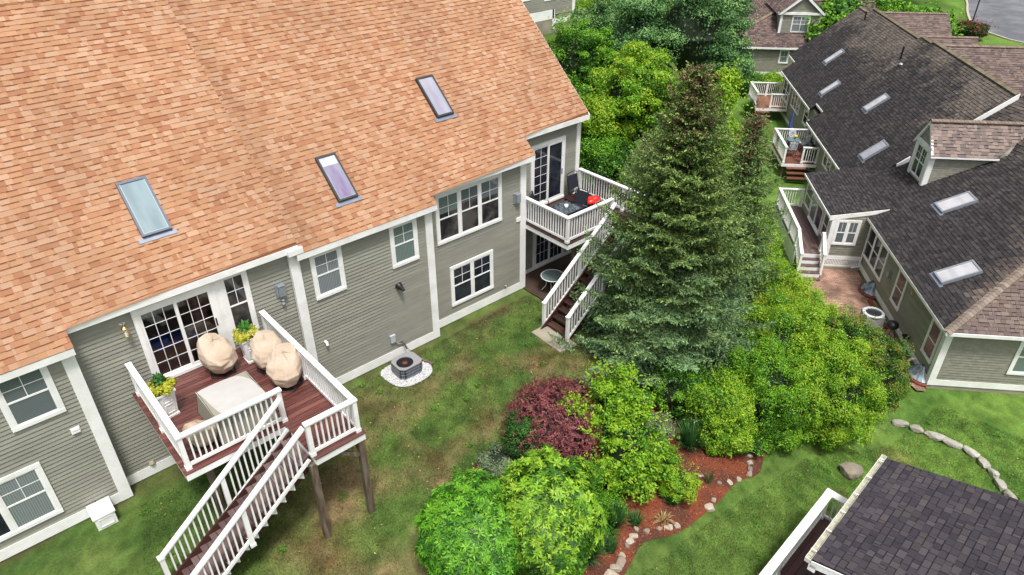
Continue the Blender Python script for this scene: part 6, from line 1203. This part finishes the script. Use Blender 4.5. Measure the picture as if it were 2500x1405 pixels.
tree('poplar', 'tall blue-green tree at the back, tallest of the far trees', 36.5, 25.4, [(0, 0, 4.8, 3.0, 3.0, 3.2), (-1.5, 2.4, 4.2, 2.2, 2.2, 2.8), (1.2, -1.5, 3.4, 1.9, 1.9, 2.6), (2.2, .2, 5.8, 2.0, 2.0, 2.2)], n=60, lr=.62, per=320, size=.125, asp=.6, pal=BLUEG, tip=[l_(130, 172, 100, .85)], tipp=.35, shell=(.55, 1.08), squash=.6, sl=.7, trunk_r=.22)
tree('birch', 'airy blue-green tree directly left of the tallest far tree', 36.5, 32.0, [(0, 0, 3.4, 2.6, 2.6, 3.0), (.6, -1.5, 1.8, 1.9, 1.9, 2.2)], n=60, lr=.6, per=300, size=.125, asp=.6, pal=BLUEG+MIDG[:1], tip=[l_(130, 165, 95, .8)], tipp=.3, shell=(.55, 1.08), squash=.6, sl=.7)
tree('weeping_tree', 'rounded light green tree near the grey house corner board', 41.5, 37.8, [(0, 0, 2.8, 1.8, 1.8, 1.7)], n=50, lr=.5, per=230, size=.15, asp=.3, pal=BRIGHT, tip=YEL[:1], tipp=.3, droop=.8)
tree('maple', 'green tree between the round light tree and the dark maple', 34.5, 30.8, [(0, 0, 2.0, 1.8, 1.8, 1.9)], n=45, pal=MIDG, tip=BRIGHT, **TK)
tree('poplar', 'slender yellow-green tree beside the spruce top', 29.4, 18.2, [(0, 0, 4.0, .75, .75, 1.2), (.15, -.1, 2.0, .95, .95, 1.6), (0, 0, 0.2, .9, .9, 1.4)], n=30, lr=.33, per=150, size=.14, asp=.5, pal=YEL+BRIGHT[:1], shell=(.6, 1.1), trunk_r=.05, corek=.25, fill=.1)
tree('young_maple', 'bright green bushy tree between the slender tree and the grass strip', 27.0, 16.8, [(0, 0, .9, 1.0, 1.0, 1.7), (-1.2, .3, .2, .9, .9, 1.4)], n=45, lr=.4, per=200, size=.11, asp=.5, pal=BRIGHT, tip=YEL, tipp=.4)
# trees at the end of the lane
for (lab, x, y, R_, zc, hz, pal_) in [('dark leafy tree behind the rear wing roofs, nearest the gabled house', 60, 27.5, 3.2, .8, 2.6, MIDG), ('green tree behind the rear wing roofs, beside the street bend', 66, 25.2, 3.0, .4, 2.2, BRIGHT+MIDG), ('bushy light green tree at the grass verge of the street', 72.5, 25.5, 2.6, -.6, 1.9, BRIGHT+MIDG), ('tall tree at the far end of the lane behind the gabled house', 76, 35, 4.5, 1.5, 3.5, MIDG), ('wide green tree on the far side of the lane', 92, 38, 5.0, 1.0, 3.6, DARKG+MIDG), ('spreading tree furthest along the street', 112, 36, 6, .6, 3.6, MIDG)]:
    tree('street_tree', lab, x, y, [(0, 0, zc, R_, R_, hz)], n=70, lr=R_*.26, per=130, size=.3, asp=.6, pal=pal_, tip=BRIGHT, tipp=.3, group='trees along the lane')
shrub('clipped_bush', 'round clipped dark bush on the verge beside the street', 'shrub', 81.2, 24.2, 1.5, 1.7, n=40, lr=.45, per=150, size=.2, asp=.5, pal=DARKG, tip=[l_(140, 80, 50)], tipp=.1)
shrub('small_tree', 'small round-leaved young tree beside the dark driveway', 'shrub', 66, 18.0, .9, 1.2, n=30, lr=.35, per=90, size=.2, asp=.6, pal=MIDG, tip=BRIGHT)
T = thing('lamp_post', 'black lamp post on the street verge', 'lamp', (88.0, 26.4, -2.68)); m = MB(); m.tube([(88.0, 26.4, -2.7), (88.0, 26.4, .2)], .07, 8); part('pole', m, BLK, T); m = MB(); m.lathe((88, 26.4, .2), [(.08, 0), (.2, .1), (.22, .4), (.05, .6)], 8); part('lantern', m, BLK, T)
T = thing('lamp_post', 'black curved-arm lamp by the dark driveway', 'lamp', (65.2, 18.9, -2.68)); m = MB(); m.tube([(65.2, 18.9, -2.7), (65.2, 18.9, -1.0), (65.8, 18.6, -.7), (66.3, 18.4, -.9)], .07, 8); part('pole', m, BLK, T); m = MB(); m.lathe((65.2, 18.9, -1.7), [(.2, 0), (.2, .4)], 8); part('lantern', m, BLK, T)

# ---- spruces
def spruce(label, x, y, top, Rm, step=.30, per_w=13, lowz=.15, seed=1, brown=.25, tw=.5, blue=True, pw=.78):
    rg = np.random.default_rng(seed); g = tz(x, y); H = top-g; T = thing('spruce', label, 'tree', (x, y, g)); tr = MB(); tr.tube([(x, y, g-.2), (x, y, g+H*.5), (x, y, top-.1)], [H*.020, H*.012, .01], 8)
    P_, T_, C_, S_ = [], [], [], []
    NG = np.array([l_(108, 132, 68, .95), l_(88, 112, 58, .95), l_(130, 152, 82, .95), l_(68, 92, 46, .95)]); NB = np.array([l_(104, 136, 96, 1.), l_(86, 118, 80, 1.), l_(124, 156, 114, 1.)]); BR = np.array([l_(132, 96, 80), l_(150, 108, 92)])
    z = lowz; wi = 0
    while z < H-.12:
        hz = z/H; Lb = Rm*(1-hz)**pw; nb = max(5, int(per_w*(.55+.6*(1-hz)))); wi += 1
        for i in range(nb):
            az = wi*1.1+2*math.pi*i/nb+rg.normal(0, .16); f = min(.995, hz+rg.normal(0, .010)); L_ = Lb*rg.choice([.66, .84, .96, 1.04, 1.2])*rg.uniform(.93, 1.07)+.08
            if hz < .10: L_ *= .80+2.*hz
            d = np.array([math.cos(az), math.sin(az), 0]); rise = .62*hz**1.5-.10; ns = max(3, int(L_/.13)); tt = np.linspace(.10, 1, ns); droop = -.24*(1-hz)
            pts = np.array([x, y, g+f*H])+d*(tt*L_)[:, None]+np.array([0, 0, 1])*(L_*(rise*tt+droop*np.sin(tt*2.3)*.9+.16*tt**3))[:, None]; pts += np.cumsum(rg.normal(0, .012, pts.shape), 0)
            if i % 2 == 0 or L_ < 1: tr.tube([pts[0], pts[len(pts)//2], pts[-1]], [max(.006, L_*.010), .008, .004], 4, cap=False)
            s0 = np.array([-d[1], d[0], 0]); bl = rg.uniform(.78, 1.2); mixb = rg.normal(0, .16)
            for j in range(ns):
                for sg in (-1, 1, 0, -1, 1):
                    l2 = (tw*L_*(1.02-tt[j])*.7+.13)*rg.uniform(.55, 1.25) if sg else .20*rg.uniform(.6, 1.3)
                    td = d*(.62+rg.normal(0, .12))+s0*sg*.95+np.array([0, 0, rg.normal(.10, .14)+(.0 if sg else .35)]); td /= np.linalg.norm(td); m_ = max(4, int(l2/.030)); u = np.linspace(.05, 1, m_)
                    q = pts[j]+td*(u*l2)[:, None]; q[:, 2] -= u*u*l2*.18; P_.append(q+rg.normal(0, .014, q.shape)); T_.append(np.repeat((td+d*.25)[None], m_, 0)); S_.append(np.full(m_, .088))
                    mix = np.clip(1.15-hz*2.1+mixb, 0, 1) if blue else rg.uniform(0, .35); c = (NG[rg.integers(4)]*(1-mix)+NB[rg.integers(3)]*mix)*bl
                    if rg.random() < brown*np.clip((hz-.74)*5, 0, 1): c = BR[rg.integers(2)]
                    C_.append(np.repeat(c[None], m_, 0)*(0.40+.95*(u*.5+.5*tt[j])[:, None]))  # tips grow lighter; extra light on them and shade inside are painted in
        z += step*(1-.45*hz)*rg.uniform(.85, 1.15)
    P = np.concatenate(P_); Tt = np.concatenate(T_); C = np.concatenate(C_); Sz = np.concatenate(S_); n = len(P); rnd = RNG.normal(0, 1, (n, 3)); Tn = unit(Tt+RNG.normal(0, .40, (n, 3))); Nn = unit(rnd*.8+np.array([0, 0, 1.]))
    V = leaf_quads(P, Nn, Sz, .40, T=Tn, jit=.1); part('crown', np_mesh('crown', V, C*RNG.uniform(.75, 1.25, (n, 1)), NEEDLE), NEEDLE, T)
    part('trunk', tr, BARK, T); return n
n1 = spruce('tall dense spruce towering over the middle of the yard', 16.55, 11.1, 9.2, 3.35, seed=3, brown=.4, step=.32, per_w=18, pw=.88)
n2 = spruce('second spruce whose tip shows just behind the tall one', 20.9, 11.6, 6.7, 2.1, seed=5, brown=.5, blue=False, step=.34, per_w=10)
n3 = spruce('shorter dark spruce reaching over the rear deck railing', 20.9, 15.6, 4.6, 2.4, seed=8, brown=.2, blue=False, step=.36, per_w=10)
n4 = spruce('spruce hidden halfway behind the tall one, beside the fresh green tree', 23.4, 17.5, 3.9, 1.7, seed=9, brown=.2, blue=False, step=.36, per_w=10)
print('needles', n1, n2, n3, n4)

# ================================================================ MULCH BED, STONES, LAWN DETAIL
BED = [(5.75, 9.3), (6.1, 9.75), (7.0, 10.0), (8.3, 10.9), (9.3, 11.0), (11.0, 11.3), (12.9, 11.3), (13.9, 11.7), (15.6, 12.2), (19, 13.4), (22.5, 12.6), (23.0, 9.5), (21.4, 6.8), (20.4, 5.7), (19.0, 5.8), (17.4, 6.35), (16.1, 6.5), (15.1, 6.15), (14.1, 6.3), (12.8, 6.15), (11.1, 6.15), (10.1, 6.45), (9.2, 6.2), (8.4, 6.1), (6.8, 6.9), (5.9, 7.8)]
BEDS = smooth_poly(BED, 4); MUL = mat('mulch', (.18, .046, .019), .9, noise=.5, nscale=22, bump=.8, bscale=40, alt=(.085, .033, .02), altscale=1.1)
sheet('mulch_bed', BEDS, MUL, .012, kind='structure')
def scatter(poly, n, fn=None):
    P = np.array(poly); x0, y0 = P.min(0); x1, y1 = P.max(0); X = RNG.uniform(x0, x1, n*3); Y = RNG.uniform(y0, y1, n*3); k = in_poly(X, Y, poly); X, Y = X[k][:n], Y[k][:n]; return X, Y
X, Y = scatter(BEDS, 26000); n = len(X); P = np.stack([X, Y, tzv(X, Y)+.018+.012*RNG.random(n)], 1)
V = leaf_quads(P, np.tile([0, 0, 1.], (n, 1)), .055, .35, jit=.35); o = bpy.data.objects.new('mulch_chips', np_mesh('mulch_chips', V, pick([l_(160, 70, 44, .7), l_(120, 54, 36, .7), l_(200, 120, 80, .7), l_(80, 40, 30, .7)], n), CHIP)); S.collection.objects.link(o); props(o, 'red-brown bark chips covering the planting bed', 'mulch', kind='stuff')
# gravel round the heat pump
X, Y = scatter(GP, 4200); n = len(X); V = []; 
P = np.stack([X, Y, tzv(X, Y)+.03+.02*RNG.random(n)], 1); s = RNG.uniform(.012, .03, n)[:, None]
off = np.array([[1, 0, 0], [0, 1, 0], [-1, 0, 0], [0, -1, 0], [0, 0, 1.]]); a = RNG.uniform(0, 6.28, n); ca, sa = np.cos(a), np.sin(a); C4 = [np.stack([P[:, 0]+s[:, 0]*(o_[0]*ca-o_[1]*sa), P[:, 1]+s[:, 0]*(o_[0]*sa+o_[1]*ca), P[:, 2]+s[:, 0]*o_[2]], 1) for o_ in off]
V = np.concatenate([np.stack([C4[i], C4[(i+1) % 4], C4[4]], 1) for i in range(4)]); C = np.tile(pick([(.55, .55, .56), (.42, .42, .43), (.66, .66, .66)], n), (4, 1)); o = bpy.data.objects.new('gravel', np_mesh('gravel', V, C, CHIP, 3)); S.collection.objects.link(o); props(o, 'loose white gravel around the outdoor air conditioner', 'gravel', kind='stuff')
m = MB(); m.bar((9.62, 16.1, .05), (9.95, 15.15, .05), .09, .09); solo('edging_timber', m, WOOD, 'short weathered timber edging the white gravel', 'timber', (9.8, 15.6, 0))
# stones
def stone_mesh(sx, sy, sz, col, seed, flat=.75):
    rg = random.Random(seed); import bmesh; bm = bmesh.new(); bmesh.ops.create_icosphere(bm, subdivisions=2, radius=1)
    ph = [rg.uniform(0, 6.28) for _ in range(6)]
    for v_ in bm.verts:
        c = v_.co; k = 1+.16*math.sin(c.x*3+ph[0])+.14*math.sin(c.y*3.4+ph[1])+.10*math.sin(c.z*4+c.x*2+ph[2])+rg.uniform(-.06, .06); c *= k; c.z = min(c.z, flat); c.x = max(-.85, min(.88, c.x)); c.y = max(-.86, min(.85, c.y)); v_.co = Vector((c.x*sx, c.y*sy, c.z*sz))
    me = bpy.data.meshes.new('stone'); bm.to_mesh(me); bm.free(); ca = me.color_attributes.new('Col', 'FLOAT_COLOR', 'CORNER'); cc = np.ones((len(me.loops), 4), np.float32); cc[:, :3] = col; ca.data.foreach_set('color', cc.ravel()); me.materials.append(STONE); return me
def stone(name, label, x, y, sx, sy, sz, col, rz=0., group=None, seed=0, sink=.42):
    me = stone_mesh(sx, sy, sz, col, seed); o = bpy.data.objects.new(name, me); S.collection.objects.link(o); o.location = (x, y, tz(x, y)+sz*(1-sink)*.7); o.rotation_euler = (random.uniform(-.15, .15), random.uniform(-.15, .15), rz); props(o, label, 'stone', group); return o
PALES = [(.34, .29, .23), (.40, .36, .30), (.27, .22, .17), (.42, .36, .29), (.22, .18, .15)]
EDGE = [(8.62, 6.2, .17), (8.9, 6.35, .12), (9.08, 6.36, .14), (9.28, 6.5, .10), (9.62, 6.62, .10), (9.78, 6.66, .09), (10.0, 6.72, .08), (10.22, 6.82, .09), (10.4, 6.62, .10), (10.75, 6.5, .08), (11.0, 6.38, .10), (11.25, 6.3, .08), (12.55, 6.18, .12), (12.9, 6.27, .09), (13.9, 6.4, .07), (14.25, 6.32, .08), (14.75, 6.28, .11), (14.95, 6.38, .10), (15.15, 6.52, .10), (15.5, 6.75, .12), (15.75, 6.9, .12), (15.95, 7.05, .11), (16.15, 7.2, .10), (16.5, 7.1, .12), (17.0, 6.9, .10), (13.6, 6.55, .07), (13.3, 7.0, .07)]
for i, (x, y, s) in enumerate(EDGE): stone('edging_stone', 'pale rounded stone, %s along the mulch edge counted from the daylily tip' % ORD[i], x, y, s*random.uniform(.9, 1.7), s*random.uniform(.7, 1.1), s*.8, random.choice(PALES), random.uniform(0, 3), 'pale stones edging the mulch bed', i)
WALLS = [(21.75, 4.65, .30, .17), (22.0, 4.18, .26, .17), (22.12, 3.66, .34, .17), (22.22, 3.1, .36, .15), (22.25, 2.55, .30, .16), (22.05, 2.1, .26, .15), (21.85, 1.72, .22, .13), (21.5, 1.42, .28, .14), (21.2, 1.02, .26, .14), (21.0, .62, .24, .13), (20.85, .30, .2, .14), (21.15, .25, .2, .14)]
for i, (x, y, a, b) in enumerate(WALLS):
    x2, y2 = WALLS[min(i+1, len(WALLS)-1)][:2]; x1, y1 = WALLS[max(i-1, 0)][:2]; stone('wall_stone', 'long flat grey stone, %s in the curved lawn edging from the dark evergreen' % ORD[i], x, y, a, b, .13, random.choice([(.34, .33, .28), (.40, .39, .34), (.29, .28, .23)]), math.atan2(y2-y1, x2-x1), 'grey stones of the curved lawn edging', 50+i, .1)
stone('boulder', 'grey-brown half-buried boulder standing alone on the lawn', 17.9, 4.55, .42, .31, .28, (.23, .20, .155), -.5, None, 99, .35)
# grass blades over the near lawn
near = [(-1, 8.5), (1, 15.5), (8.5, 15.9), (15, 16.2), (15.2, 12.6), (12.5, 11.2), (5.2, 10.3), (4.9, 8.6), (6.5, 6.3), (8.6, 5.9), (12.5, 5.9), (17, 5.7), (20.5, 4.4), (24, 4.2), (24.5, 0), (20, -2), (12, 1), (6, 3), (0, 6)]
X, Y = scatter(near, 230000); k = ~in_poly(X, Y, GP) & ~in_poly(X, Y, [(13.5, 12.9), (14.4, 12.9), (14.4, 14.4), (13.5, 14.4)]) & ~in_poly(X, Y, BEDS); X, Y = X[k], Y[k]; n = len(X); P = np.stack([X, Y, tzv(X, Y)-.01], 1); a = RNG.uniform(0, 6.28, n); hgt = RNG.uniform(.03, .065, n)
w = np.stack([np.cos(a), np.sin(a), 0*a], 1)*RNG.uniform(.004, .010, n)[:, None]; tipp_ = P+np.stack([RNG.normal(0, .02, n), RNG.normal(0, .02, n), hgt], 1); V = np.stack([P-w, P+w, tipp_], 1); C = lawn_col(X, Y)*RNG.uniform(.7, 1.5, (n, 1)); o = bpy.data.objects.new('grass', np_mesh('grass', V, C, LEAF, 3)); S.collection.objects.link(o); props(o, 'patchy mown grass between the houses', 'grass', kind='stuff')

X, Y = scatter(near, 900); k = ~in_poly(X, Y, BEDS); X, Y = X[k], Y[k]; n = len(X); P = np.stack([X, Y, tzv(X, Y)+.045], 1); o = bpy.data.objects.new('fallen_leaves', np_mesh('fallen_leaves', leaf_quads(P, np.tile([0, 0, 1.], (n, 1)), .06, .6, jit=.4), pick([l_(170, 140, 80), l_(140, 100, 60), l_(185, 175, 110)], n), CHIP)); S.collection.objects.link(o); props(o, 'scattered dry leaves lying in the grass', 'leaves', kind='stuff')
n = 70; X, Y = scatter(near, n); V = []; Cw = []
for x_, y_ in zip(X, Y):
    if in_poly(np.array([x_]), np.array([y_]), BEDS)[0]: continue
    m_ = 60; r_ = RNG.uniform(.06, .16); a = RNG.uniform(0, 6.28, m_); q = np.sqrt(RNG.random(m_))*r_; P = np.stack([x_+q*np.cos(a), y_+q*np.sin(a), np.full(m_, tz(x_, y_)+.03)+RNG.random(m_)*.05], 1); V.append(leaf_quads(P, np.tile([0, 0, 1.], (m_, 1)), .05, .6, jit=.5)); Cw.append(pick([l_(120, 165, 60, .7), l_(90, 140, 45, .7)], m_))
o = bpy.data.objects.new('clover', np_mesh('clover', np.concatenate(V), np.concatenate(Cw), LEAF)); S.collection.objects.link(o); props(o, 'small broad-leaved weeds dotted through the lawn', 'weeds', kind='stuff')
